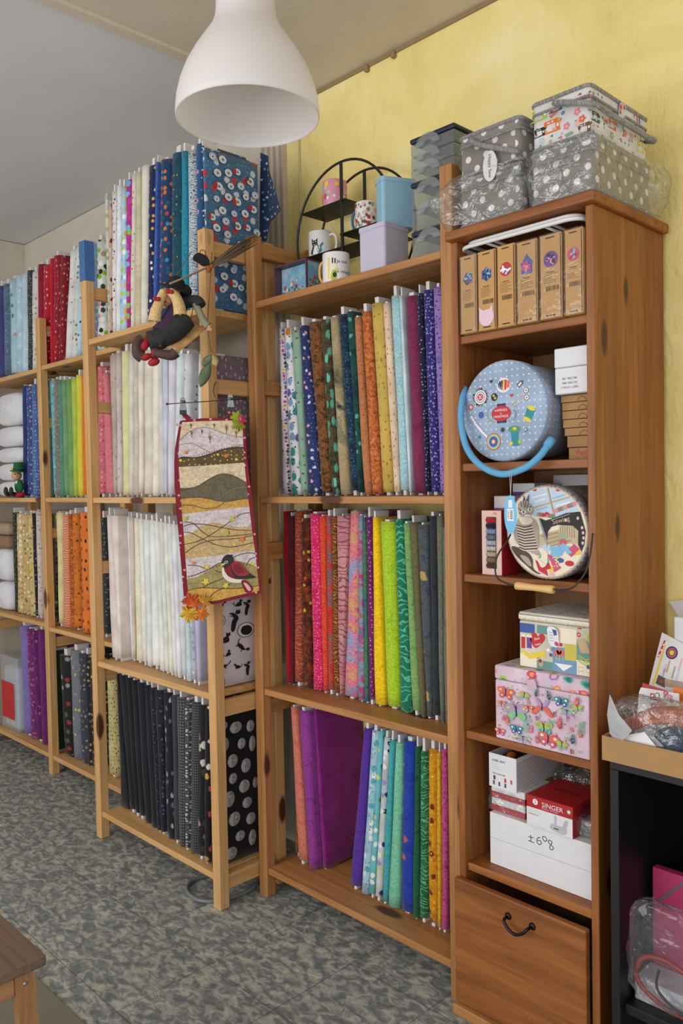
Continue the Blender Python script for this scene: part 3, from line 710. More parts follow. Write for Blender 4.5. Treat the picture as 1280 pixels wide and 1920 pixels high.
row(CR2, [
 (172, 200, 124, MO((140, 8, 26), (168, 14, 36), (150, 10, 30), s=.8), 'crimson red bolt at left end', dict(b=.004, R=(210, 236))),
 (216, 238, 152, MO((78, 12, 26), (98, 18, 34), (70, 12, 24)), 'dark maroon bolt second from left'),
 (252, 250, 122, SW((150, 62, 40), (160, 70, 44), (196, 110, 80), s=1.5), 'rust orange batik bolt with curly lines', dict(b=.004)),
 (292, 302, 165, MO((54, 22, 14), (90, 38, 18), (150, 60, 26), s=1.2, L=(DX(30, .2, (200, 160, 40), (190, 90, 30), keep=.4, jit=.4),)), 'dark brown bolt with orange flowers'),
 (336, 356, 138, MO((206, 24, 88), (224, 50, 110), (190, 16, 76), s=.8, L=(DX(75, .16, (244, 150, 180), keep=.7),)), 'hot pink bolt with light flecks'),
 (402, 426, 152, MO((206, 50, 30), (224, 74, 44), (212, 60, 34), s=2.2, L=(DX(110, .16, (240, 130, 90), keep=.6),)), 'orange red coral bolt', dict(b=.004)),
 (442, 456, 152, BL((176, 40, 50), (206, 70, 40), (110, 120, 130), (190, 60, 50), s=1.4), 'red orange and grey swirled bolt'),
 (478, 492, 154, SW((96, 52, 22), (120, 66, 26), (190, 130, 50), s=1.8), 'brown and gold ornamental bolt'),
 (506, 526, 150, SW((188, 122, 130), (206, 150, 144), (150, 72, 96), s=1.0), 'dusty pink bolt with plum line drawing', dict(b=.006)),
 (580, 546, 124, BL((214, 90, 150), (206, 190, 110), (224, 130, 150), (130, 190, 204), (200, 110, 170), s=.55, L=(DX(24, .1, (150, 40, 100), sx=2.5, keep=.6),)), 'pink yellow and aqua tie-dyed bolt', dict(b=.002)),
 (640, 638, 150, BL((60, 150, 180), (200, 60, 120), (120, 190, 190), (170, 60, 140), s=1.5), 'turquoise and magenta patchwork bolt', dict(b=.004)),
 (664, 678, 160, BL((40, 110, 170), (90, 150, 60), (50, 80, 160), s=1.5), 'thin blue and green bolt between two purple toned ones', dict(b=.004)),
 (684, 702, 156, PR((110, 30, 92), DX(60, .14, (190, 150, 210), (220, 120, 160))), 'purple bolt with tiny pale dots'),
 (720, 734, 160, MO((236, 190, 0), (250, 208, 14), (240, 196, 4), s=.8, L=(DX(34, .06, (252, 226, 90), sx=2),)), 'bright yellow bolt'),
 (752, 800, 186, MO((150, 190, 24), (178, 210, 44), (164, 200, 36), s=.9, L=(DX(80, .1, (200, 226, 90)),)), 'thick lime green bolt', dict(b=.006)),
 (850, 884, 170, SW((16, 108, 84), (28, 130, 98), (96, 186, 150), s=.9), 'emerald green bolt with feathery leaves'),
 (905, 960, 196, MO((112, 152, 84), (134, 174, 104), (120, 160, 92), s=1.2), 'soft leaf green bolt'),
 (944, 1012, 190, MO((92, 88, 58), (114, 106, 72), (100, 94, 62), s=2.4), 'khaki olive bolt'),
 (988, 1044, 204, MO((60, 70, 88), (84, 92, 96), (70, 84, 84), s=1.2, L=(DX(11, .2, (176, 152, 84), jit=.5, keep=.7),)), 'grey blue bolt with gold flowers'),
 (1058, 1082, 152, MO((34, 40, 48), (54, 60, 66), (44, 50, 58), s=1.6), 'dark slate bolt'),
 (1104, 1130, 152, MO((96, 104, 82), (120, 120, 100), (90, 112, 110), s=1.5, L=(DX(32, .12, (150, 96, 90), keep=.4),)), 'sage grey floral bolt'),
 (1146, 1158, 220, MO((92, 120, 110), (118, 130, 120), (130, 80, 110), s=1.6), 'thin green and mauve bolt at right end', dict(b=.006)),
], (1172, 1173), YC, ZC[1], 'on right rack middle shelf', g, zcap=1.335)
g = 'fabric bolts on the bottom shelf of the right rack'
row(CR3, [
 (186, 216, 135, MO((126, 84, 36), (158, 108, 50), (140, 94, 42), s=1.2), 'ochre brown bolt at left end', dict(b=.006, dy=.03)),
 (222, 262, 142, MO((196, 104, 88), (216, 128, 106), (204, 112, 96), s=1.0), 'salmon pink bolt', dict(b=.006, R=(258, 322))),
 (262, 328, 165, MO((130, 44, 130), (152, 62, 152), (140, 52, 140), s=1.2), 'violet bolt leaning on the plum one', dict(b=.012, R=(324, 376))),
 (330, 384, 150, BL((128, 26, 112), (152, 36, 140), (160, 50, 160), (112, 20, 76), s=.5), 'plum bolt with its broad side showing', dict(R=(366, 440), b=.002, dy=.03, dep=.222)),
 (646, 566, 268, MO((78, 40, 144), (92, 52, 160), (84, 46, 152), s=1.6), 'deep purple bolt leaning to the right', dict(R=(688, 630))),
 (690, 632, 280, PR((160, 200, 214), DX(22, .3, (214, 218, 222), (150, 170, 190), (90, 160, 180), (230, 232, 232), rand=.8), DX(60, .16, (90, 110, 130), keep=.4)), 'pale aqua bolt with white and grey shapes'),
 (738, 682, 282, PR((104, 186, 194), DX(15, .17, (214, 206, 110), (220, 230, 220), (60, 90, 110), jit=.3)), 'aqua bolt with yellow birds'),
 (764, 714, 318, PR((190, 196, 206), DX(30, .3, (36, 48, 96), (210, 200, 90), (226, 226, 230), (150, 140, 190)), DX(50, .18, (230, 214, 90), keep=.3)), 'navy white and yellow floral bolt'),
 (800, 754, 335, MO((56, 158, 170), (74, 174, 182), (64, 166, 176), s=1.6), 'turquoise bolt'),
 (830, 788, 350, MO((110, 190, 158), (130, 204, 170), (120, 196, 164), s=1.2), 'mint green bolt', dict(b=.024)),
 (872, 852, 342, MO((24, 52, 150), (34, 68, 172), (28, 58, 160), s=.8, L=(DX(8.5, .10, (214, 196, 120), (190, 90, 70), jit=.3, rand=.5),)), 'royal blue bolt with small hummingbirds'),
 (946, 934, 372, MO((10, 70, 44), (22, 100, 62), (14, 84, 52), s=2.0), 'dark green mottled bolt', dict(b=.034)),
 (974, 972, 400, SW((22, 92, 56), (40, 124, 76), (120, 184, 130), s=1.5), 'green leafy bolt', dict(b=.05)),
 (1018, 1020, 386, MO((186, 110, 10), (222, 156, 24), (206, 134, 16), s=.9, L=(DX(13, .17, (110, 40, 14), jit=.3, rand=.5), DX(40, .12, (240, 200, 60), keep=.5))), 'orange sunflower bolt', dict(b=.04)),
 (1074, 1078, 406, MO((206, 140, 20), (232, 184, 44), (196, 120, 20), s=1.4), 'thin golden yellow bolt', dict(b=.04)),
 (1100, 1098, 388, MO((176, 40, 110), (210, 90, 150), (150, 30, 96), s=2.0), 'magenta pink floral bolt at right end', dict(b=.02)),
], (1138, 1136), YC, ZC[0], 'on right rack bottom shelf', g, zcap=.70)

# ---- middle rack
CB1 = (150, 240, 3.2); CB2 = (150, 620, 3.459); CB3t = (150, 620, 3.459)
YB = (-.075, -.125, -.86, -.10)
g = 'fabric bolts standing on top of the middle rack'
wh = (222, 220, 216)
row(CB1, [
 (117, 118, 402, PR((206, 202, 184), DX(24, .3, (150, 170, 130), (160, 190, 190), (214, 206, 196), (140, 120, 96), jit=.3)), 'beige and green map print bolt'),
 (162, 164, 455, PR((196, 170, 150), DX(20, .3, (110, 40, 40), (150, 110, 84), (214, 196, 184), keep=.8)), 'tan and dark red print bolt'),
 (184, 186, 382, PR(wh, DX(26, .16, (120, 84, 60), (40, 34, 34), sx=1.5, keep=.8), DX(50, .1, (90, 70, 60), keep=.5)), 'white bolt with little brown dogs'),
 (213, 206, 347, PR((224, 226, 230), DX(28, .12, (170, 190, 210), keep=.4)), 'plain white bolt left of the cyan flowered one'),
 (240, 232, 352, PR((170, 206, 226), DX(20, .3, (236, 236, 240), (230, 170, 50), (90, 160, 210), (170, 200, 60), jit=.2)), 'sky blue bolt with yellow flowers'),
 (266, 270, 312, PR((176, 50, 140), DX(22, .34, (190, 80, 170), (110, 180, 220), (130, 190, 80), (200, 60, 130), rand=.9)), 'magenta rainbow print bolt'),
 (304, 292, 276, PR((216, 208, 196), DX(26, .14, (180, 60, 60), (150, 150, 130), keep=.6)), 'white bolt with small red marks', dict(R=(330, 316))),
 (330, 316, 266, PR((204, 194, 162), DX(36, .12, (170, 160, 124), keep=.5)), 'thick cream beige bolt'),
 (356, 356, 226, SO((222, 218, 206)), 'plain ivory bolt left of the navy motif bolt'),
 (396, 392, 226, PR((28, 36, 78), DX(24, .2, (220, 220, 226), (214, 160, 70), (180, 190, 120), jit=.2, keep=.8)), 'navy bolt with white and gold motifs'),
 (450, 434, 204, MO((52, 88, 170), (70, 108, 190), (60, 96, 180)), 'thin cobalt blue bolt'),
 (464, 450, 190, PR((28, 62, 102), DX(32, .26, (206, 110, 50), (190, 60, 80), (60, 140, 170), (40, 84, 120), jit=.3)), 'dark blue bolt with orange flowers'),
 (527, 524, 150, MO((14, 56, 76), (24, 80, 98), (18, 66, 86), s=1.0, L=(DX(32, .12, (150, 150, 60), keep=.4),)), 'deep teal bolt with faint gold dots', dict(b=.03)),
 (600, 598, 140, MO((20, 120, 150), (40, 146, 172), (26, 132, 160), s=2.2), 'bright turquoise bolt', dict(b=.03)),
 (630, 640, 136, SW((176, 190, 200), (206, 214, 222), (70, 84, 104), s=2.2), 'white bolt with dark leaf outlines'),
 (686, 690, 92, PR((40, 84, 132), DX(14, .14, (206, 140, 160), keep=.6, jit=.2)), 'medium blue bolt with pink flowers'),
 (738, 738, 92, PR((32, 60, 92), DX(60, .2, (170, 196, 204), keep=.7)), 'thin dark blue speckled bolt'),
 (768, 770, 92, PR((70, 112, 150), D(60, .1, (150, 180, 204), keep=.5, rand=1), D(24, .26, (206, 214, 222), (190, 60, 60), (206, 216, 222), rand=.5, jit=.3, keep=.7)), 'blue snowman print bolt with its broad side facing the aisle', dict(R=(800, 800), dep=.225, b=.004, deco=snow_print)),
], (800, 800), YB, ZB[3], 'on middle rack top', g, dep=.2)
g = 'fabric bolts on the upper shelf of the middle rack'
row(CB2, [
 (163, 212, 146, PR((182, 166, 158), DX(22, .18, (160, 132, 120), (150, 150, 150), keep=.7, jit=.3)), 'taupe bolt with faint medallions'),
 (222, 234, 142, PR((196, 186, 180), DX(30, .16, (170, 156, 150), keep=.6)), 'light grey brown printed bolt'),
 (250, 262, 126, SO((216, 210, 160)), 'pale yellow bolt'),
 (306, 312, 134, SO((208, 206, 198)), 'off white bolt right of the pale yellow one'),
 (336, 338, 138, PR((200, 190, 172), DX(80, .2, (176, 160, 136), keep=.6)), 'beige speckled bolt'),
 (366, 376, 128, SO((224, 218, 206)), 'ivory bolt right of the beige speckled one'),
 (396, 400, 130, SO((216, 208, 194)), 'warm cream bolt with folded hem'),
 (456, 458, 132, SO((228, 222, 208)), 'bright cream bolt left of the grey white one'),
 (500, 500, 150, SO((202, 202, 204)), 'greyish white bolt'),
 (524, 544, 170, SO((196, 202, 214)), 'silver blue bolt'),
 (562, 556, 170, SO((212, 208, 218)), 'pale lilac white bolt'),
 (608, 592, 150, PR((206, 220, 222), DX(22, .2, (110, 180, 160), (200, 214, 214), (170, 150, 120), keep=.6, jit=.3)), 'white bolt with green flowers'),
 (662, 645, 150, PR((206, 208, 214), DX(24, .16, (150, 120, 90), (190, 190, 190), keep=.5, jit=.3)), 'white bolt with brown flowers', dict(R=(706, 690))),
 (760, 750, 150, SO((216, 218, 222)), 'plain white bolt just behind the right post', dict(R=(790, 780))),
 (796, 786, 150, PR((116, 100, 112), DX(32, .14, (160, 146, 156), keep=.6, jit=.3)), 'thin mauve taupe bolt', dict(R=(832, 822))),
 (838, 828, 150, PR((124, 108, 120), DX(24, .2, (166, 152, 162), (184, 172, 180), keep=.8, jit=.6, sx=1.5)), 'dark mauve floral bolt with its broad side facing the aisle', dict(R=(868, 858), dep=.225)),
], (868, 858), YB, ZB[2], 'on middle rack upper shelf', g, dep=.2, zcap=1.955)
CB3 = (150, 1000, 3.459)
def b3(v): return v-1314                              # tops were read in the crop that starts 380 px higher
iv = [((212, 200, 196), 'pinkish beige bolt first from the left post'), ((222, 212, 204), 'pinkish cream bolt second from the left post'), ((216, 222, 230), 'bluish white bolt third from the left post'),
      ((206, 190, 170), 'tan beige bolt with a folded lower end'), ((224, 220, 200), 'cream bolt with crinkled edge right of the tan one'), ((226, 224, 212), 'ivory bolt sixth from the left post'),
      ((216, 222, 220), 'cool white bolt seventh from the left post'), ((230, 230, 228), 'bright white bolt eighth from the left post'), ((222, 222, 212), 'ivory bolt ninth from the left post'),
      ((214, 218, 214), 'grey white bolt tenth from the left post'), ((226, 222, 206), 'cream bolt eleventh from the left post'), ((218, 220, 222), 'white bolt twelfth from the left post'),
      ((224, 224, 226), 'white bolt thirteenth from the left post'), ((206, 206, 212), 'lilac grey white bolt fourteenth from the left post')]
xt = [122, 192, 236, 288, 338, 372, 398, 436, 470, 500, 528, 556, 584, 612, 650]
xb = [190, 252, 262, 300, 352, 398, 428, 458, 510, 545, 572, 600, 625, 650, 682]
ents = [(xt[i], xb[i], b3(1195+i*5), SO(iv[i][0]) if i != 4 else PR(iv[i][0], DX(60, .12, (200, 190, 160))), iv[i][1], dict(dy=-.045) if i < 2 else {}) for i in range(14)]
ents += [(652, 682, b3(1262), PR((196, 212, 216), DX(70, .16, (150, 180, 190), keep=.6)), 'pale aqua speckled bolt'), (682, 714, b3(1266), PR((176, 180, 190), DX(30, .2, (206, 208, 214), (140, 146, 160), jit=.3)), 'silver grey printed bolt'),
         (720, 748, b3(1270), SO((184, 182, 206)), 'lavender grey bolt left of the right post', dict(R=(748, 775))),
         (800, 822, b3(1275), SO((222, 216, 220)), 'white bolt with black cats, broad side facing the aisle', dict(R=(836, 858), dep=.225, b=.004, deco=cat_print))]
row(CB3, ents, (790, 858), (-.062, -.132, -.80, -.12), ZB[1], 'on middle rack middle shelf', 'fabric bolts on the middle shelf of the middle rack', dep=.2, zcap=1.335)
CB4 = (150, 1400, 3.459)
bk = (26, 28, 34)
def b4(v): return v-1384                              # tops read in the crop starting 400 px higher
T4 = [(192, 262), (240, 312), (286, 348), (322, 376), (352, 406), (404, 452), (440, 494), (472, 520), (520, 545), (586, 606), (612, 634), (668, 668), (704, 700), (760, 756), (800, 792)]
N4 = [(SO((22, 26, 32)), 'black bolt first from the left post'), (SO((26, 28, 36)), 'black bolt second from the left post'), (SO((20, 22, 28)), 'black bolt third from the left post'), (SO((28, 30, 38)), 'charcoal black bolt fourth from the left post'),
      (SO((22, 26, 36)), 'wide blue black bolt fifth from the left post'), (SO((24, 26, 32)), 'thin black bolt sixth from the left post'), (PR((24, 28, 40), DX(60, .14, (90, 96, 120), keep=.6)), 'black bolt with tiny grey specks'),
      (PR((24, 26, 38), DX(40, .2, (70, 70, 110), (40, 50, 70), jit=.3)), 'navy black floral bolt'), (PR((20, 20, 26), DX(17, .24, (150, 140, 160), (90, 80, 110), keep=.6, jit=.5, sx=1.8)), 'black bolt with pale lilac leaves'),
      (TW((40, 44, 54), (66, 70, 80), (84, 88, 98)), 'dark grey bolt with a woven look'), (TW((44, 46, 54), (90, 92, 100), (116, 118, 124), s=.7), 'grey plaid bolt'), (PR((60, 62, 66), DX(90, .3, (180, 180, 180), (90, 90, 94), sx=.5)), 'grey bolt flecked with white'),
      (TW((38, 40, 48), (80, 82, 90), (104, 106, 112), s=.8), 'dark grey plaid bolt'), (PR((26, 26, 28), DX(15, .3, (190, 190, 180), (60, 60, 60), (160, 120, 110), (170, 190, 160), keep=.6)), 'black bolt with white and green bottles')]
ents = [(T4[i][0], T4[i][1], b4(905+i*16), N4[i][0], N4[i][1]) for i in range(14)]
ents[-1] = ents[-1]+(dict(R=(800, 792)),)
ents += [(800, 792, b4(1140), PR((20, 20, 22), DX(16, .26, (200, 150, 60), (200, 200, 200), (170, 70, 60), keep=.5, jit=.4)), 'black bolt with yellow and white flowers', dict(R=(838, 830))),
         (856, 846, b4(1145), SO((14, 14, 16)), 'black bolt with grey bubbles, broad side facing the aisle', dict(R=(884, 874), dep=.225, deco=bubble_print))]
row(CB4, ents, (884, 874), (-.078, -.140, -.85, -.13), ZB[0], 'on middle rack bottom shelf', 'fabric bolts on the bottom shelf of the middle rack', dep=.2, zcap=.675)

# ---- far left rack, two bays
CA = (0, 420, 3.691)
YA = (.08, .08)
ga = 'fabric bolts standing on top of the far left rack'
row(CA, [
 (-26, -20, 430, SO((66, 66, 120)), 'purple navy bolt at the left picture edge', dict(b=.03)),
 (6, 16, 416, PR((92, 112, 136), DX(30, .2, (130, 150, 170), (70, 88, 110), jit=.3)), 'grey blue floral bolt', dict(b=.03)),
 (50, 60, 380, PR((164, 196, 208), DX(13, .2, (206, 216, 220), (90, 120, 150), (190, 140, 110), keep=.4, jit=.4)), 'pale aqua bolt with branches and birds'),
 (96, 108, 360, PR((176, 206, 218), DX(24, .2, (206, 220, 226), keep=.5, jit=.3)), 'pale aqua bolt without birds'),
 (132, 140, 346, SO((186, 208, 224)), 'plain ice blue bolt'),
 (176, 186, 322, PR((58, 62, 66), DX(70, .2, (140, 146, 150), keep=.6)), 'charcoal speckled bolt'),
 (206, 212, 330, PR((214, 206, 200), DX(26, .2, (180, 110, 70), (120, 120, 110), keep=.5)), 'white floral bolt left of the reds'),
 (250, 246, 280, SO((140, 20, 46)), 'dark wine red bolt'),
 (286, 290, 284, PR((176, 26, 40), DX(22, .16, (214, 170, 170), keep=.7, jit=.3, sx=1.4)), 'red bolt with white lettering'),
 (338, 340, 240, SO((190, 24, 40)), 'plain red bolt'),
 (358, 360, 220, PR((150, 24, 40), DX(26, .2, (190, 150, 150), (120, 90, 100), keep=.7, sx=1.4)), 'red bolt with little houses', dict(R=(404, 392))),
 (410, 398, 222, PR((132, 22, 36), DX(26, .2, (170, 130, 130), (100, 70, 80), keep=.7, sx=1.4)), 'darker red bolt with little houses', dict(R=(446, 426))),
 (474, 434, 180, PR((220, 218, 216), DX(20, .13, (190, 110, 80), (180, 180, 170), keep=.5)), 'white bolt leaning right of the reds'),
 (512, 482, 150, PR((206, 210, 204), DX(22, .2, (100, 130, 100), (150, 90, 60), (220, 220, 216), keep=.7, jit=.3)), 'white bolt with green leaves'),
 (548, 522, 120, PR((190, 210, 224), DX(24, .2, (110, 150, 90), (70, 90, 130), keep=.5, jit=.3)), 'light blue bolt with green sprigs'),
 (572, 548, 140, PR((150, 190, 224), DX(24, .22, (200, 200, 110), (220, 226, 230), keep=.6)), 'sky blue bolt behind the blue taped post', dict(R=(606, 584))),
 (652, 657, 112, PR((206, 210, 200), DX(22, .38, (120, 180, 40), (30, 32, 32), (226, 226, 226), (50, 60, 50), (190, 120, 150), rand=.9)), 'black white lime print bolt right of blue tape'),
], (700, 722), YA, 2.026, 'on far left rack top', ga, dep=.2)
row((0, 420, 3.691), [
 (148, 156, 1120, SO((44, 62, 120)), 'dark blue bolt'), (166, 176, 1125, PR((60, 80, 140), DX(36, .22, (180, 130, 150), (150, 170, 120), (90, 120, 180), keep=.8)), 'blue floral bolt'), (206, 214, 1110, PR((80, 106, 164), DX(50, .16, (190, 200, 220), keep=.7)), 'blue bolt with pale dots', dict(R=(240, 248))),
], (240, 248), YA, 1.38, 'on far left rack upper shelf', 'fabric bolts in the left bay upper shelf', dep=.2)
row((0, 420, 3.691), [
 (306, 312, 1085, PR((140, 192, 196), DX(26, .2, (100, 160, 170), (190, 214, 214), jit=.4)), 'aqua leafy bolt right of the post'), (338, 344, 1085, PR((124, 176, 186), DX(24, .2, (90, 140, 160), (170, 204, 206), jit=.4)), 'second aqua bolt'), (364, 380, 1075, PR((128, 118, 104), DX(40, .2, (160, 150, 136))), 'grey brown bolt between aqua and green'),
 (392, 408, 1080, SO((84, 140, 122)), 'teal green bolt'), (416, 436, 1080, SO((116, 152, 104)), 'sage green bolt'), (446, 466, 1075, SO((116, 160, 92)), 'leaf green bolt'), (482, 504, 1070, SO((176, 190, 76)), 'yellow green bolt'), (514, 528, 1045, SO((214, 208, 64)), 'lemon yellow bolt'), (550, 562, 1040, MO((222, 116, 36), (232, 130, 48)), 'bright orange bolt', dict(R=(586, 592))),
 (655, 668, 985, PR((206, 112, 122), DX(36, .2, (180, 60, 76), (226, 160, 160))), 'rose bolt with red print past the middle rack post'),
 (706, 716, 1030, MO((216, 116, 124), (226, 134, 140), (220, 124, 130)), 'salmon rose plain bolt past the middle rack post'),
], (735, 778), YA, 1.38, 'on far left rack upper shelf', 'fabric bolts in the right bay upper shelf', dep=.2)
CA3 = (0, 900, 3.691)
row(CA3, [
 (78, 100, 225, PR((50, 58, 46), DX(40, .2, (100, 100, 70))), 'dark green bolt beside the wadding'), (98, 112, 232, PR((206, 184, 140), DX(24, .24, (230, 224, 210), (190, 130, 60), (140, 110, 110), jit=.3)), 'cream bolt with white and ochre flowers'), (140, 148, 236, PR((196, 170, 110), DX(26, .24, (226, 220, 200), (200, 140, 50), (120, 90, 80), jit=.3)), 'ochre floral bolt'),
 (174, 194, 228, PR((206, 190, 130), DX(26, .24, (90, 130, 80), (210, 150, 60), (160, 80, 90), jit=.3)), 'yellow floral bolt with green leaves'), (212, 240, 230, PR((30, 28, 34), DX(40, .2, (200, 60, 100), (90, 140, 110), keep=.7)), 'thin black bolt with pink buds'), (236, 256, 212, PR((206, 192, 186), DX(34, .2, (180, 120, 120), (150, 140, 110), keep=.6)), 'pale pink floral bolt', dict(R=(262, 284))),
], (262, 284), YA, .755, 'on far left rack middle shelf', 'fabric bolts in the left bay middle shelf', dep=.2)
row(CA3, [
 (326, 345, 232, PR((110, 104, 92), DX(26, .26, (190, 186, 176), (40, 40, 40), (150, 130, 90), jit=.3)), 'black white and grey bolt right of the post'), (378, 398, 225, SO((216, 206, 150)), 'pale cream yellow bolt'), (416, 424, 240, fab('zig', ((196, 90, 60), (216, 170, 140)), 1.6), 'red and cream zigzag bolt'), (460, 476, 236, PR((176, 92, 36), DX(36, .2, (130, 60, 30), (210, 130, 50))), 'brown orange bolt'),
 (486, 502, 232, PR((206, 116, 36), DX(24, .2, (60, 50, 50), (150, 80, 40), keep=.7, jit=.3)), 'orange bolt with small brown motifs'), (522, 544, 225, PR((222, 116, 40), DX(14, .18, (24, 22, 26), (30, 26, 30), (140, 60, 40), jit=.45, rand=.5, keep=.9, sx=1.4)), 'orange bolt with black cats', dict(dy=-.02, R=(600, 622))),
 (686, 704, 260, PR((50, 54, 60), DX(50, .2, (120, 124, 130), keep=.6)), 'dark speckled bolt past the middle rack post'),
], (716, 740), YA, ZA[1], 'on far left rack middle shelf', 'fabric bolts in the right bay middle shelf', dep=.2)
row(CA3, [
 (116, 160, 1010, SO((126, 110, 176)), 'lavender bolt beside the clear box'), (166, 202, 1030, PR((112, 40, 110), DX(36, .24, (170, 90, 130), (80, 30, 90), (190, 110, 90), jit=.3)), 'plum floral bolt'), (206, 244, 1040, MO((84, 20, 90), (104, 32, 110), s=1.2, L=(DX(14, .12, (190, 80, 60), keep=.5),)), 'dark purple bolt with red flowers'), (246, 280, 1036, MO((96, 24, 92), (120, 40, 116), s=1.6), 'purple mottled bolt', dict(R=(284, 318))),
], (284, 318), YA, .098, 'on far left rack bottom shelf', 'fabric bolts in the left bay bottom shelf', dep=.2)
row(CA3, [
 (366, 386, 1180, SO((40, 72, 50)), 'thin dark green bolt'), (384, 412, 1215, PR((30, 32, 32), DX(15, .26, (70, 90, 60), (150, 50, 50), (140, 140, 140), keep=.7, jit=.3)), 'black bolt with big flowers'), (462, 490, 1180, PR((110, 116, 126), DX(16, .14, (206, 180, 50), keep=.5), DX(60, .16, (140, 146, 156), keep=.6)), 'grey bolt with yellow dots'),
 (530, 548, 1200, PR((60, 64, 72), DX(34, .22, (140, 140, 110), (90, 100, 120), keep=.7, jit=.3)), 'dark grey floral bolt'), (570, 600, 1205, PR((34, 36, 44), DX(30, .22, (160, 140, 90), (110, 100, 110), keep=.7, jit=.3)), 'black bolt with gold sprigs'), (606, 632, 1215, PR((36, 34, 36), DX(26, .24, (190, 160, 90), (150, 110, 80), keep=.8, jit=.4)), 'black bolt with golden ornaments', dict(R=(644, 664))),
 (724, 738, 1330, PR((196, 186, 130), DX(44, .24, (90, 90, 60), (150, 140, 90), keep=.8, jit=.4, sx=1.6)), 'cream and olive leaf bolt past the middle rack post', dict(R=(770, 800))),
], (770, 800), YA, ZA[0], 'on far left rack bottom shelf', 'fabric bolts in the right bay bottom shelf', dep=.2)
# ---------------------------------------------------------------- stained pine cabinet
CX0, CX1, CYF, CYB = .842, 1.247, -.013, .345
CAB = thing('cabinet', ((CX0+CX1)/2, (CYF+CYB)/2, 0), 'tall dark stained pine cabinet with open shelves over one drawer', 'cabinet')
for x in (CX0, CX1-.02):
    m = MB(ST['z']); m.box(x, x+.02, CYF, CYB, 0, 2.04, .0015); part(m, 'side_panel', CAB)
m = MB(ST['x']); m.box(CX0-.004, CX1+.014, CYF-.022, CYB+.004, 2.0405, 2.066, .006, 3); part(m, 'top_panel', CAB)
m = MB(wood('pine_back', ((118, 84, 48), (140, 102, 62), (156, 116, 74)), 'z', .6, (90, 58, 30))); m.box(CX0+.02, CX1-.02, CYB-.008, CYB, .03, 2.04); part(m, 'back_panel', CAB)
ZS = [1.797, 1.466, 1.176, .760, .405]
for z in ZS:
    m = MB(ST['x']); m.box(CX0+.0205, CX1-.0205, -.004, CYB-.009, z-.021, z, .002); part(m, 'shelf', CAB)
m = MB(ST['x']); m.box(CX0-.002, CX1-.022, CYF-.022, CYF-.002, .034, .368, .004, 2); DR = part(m, 'drawer', CAB)
m = MB(metal('black_iron', (50, 52, 56), .4))
a, b = W(952, 1718, 1, CYF-.024), W(997, 1737, 1, CYF-.024); yy = CYF-.024
zc = (a.z+b.z)/2
pts = [(a.x, yy, zc), (a.x+.002, yy-.02, zc-.001), (a.x+.012, yy-.024, zc-.013), ((a.x+b.x)/2, yy-.025, zc-.023), (b.x-.012, yy-.024, zc-.013), (b.x-.002, yy-.02, zc-.001), (b.x, yy, zc)]
m.tube(spline(pts, False, 6), .004, 10)
for p in (a.x, b.x): m.lathe([(.009, 0), (.009, .003), (.005, .007)], 18, frame((p, yy+.002, zc), (1, 0, 0), (0, 0, 1)))
part(m, 'handle', DR, CAB)
m = MB(PC['x']); m.box(CX0-.006, CX1-.001, CYF-.034, CYF-.001, .0005, .03, .004); part(m, 'plinth', CAB)

M_kraft = flat('kraft_card', (196, 150, 92), .75); M_kraft2 = flat('kraft_card_brown', (178, 136, 90), .8); M_dark = flat('ink_dark', (58, 40, 30), .7); M_ink = flat('ink_black', (24, 24, 28), .6)
M_white = flat('card_white', (226, 226, 230), .55); M_red = flat('card_red', (176, 26, 34), .5); M_clear = film('clear_film', alpha=.06, gloss=.16, bump=1.0, bscale=26, spec=.10)
M_wrap = film('shrink_wrap', alpha=.02, gloss=.05, bump=.25, bscale=14)
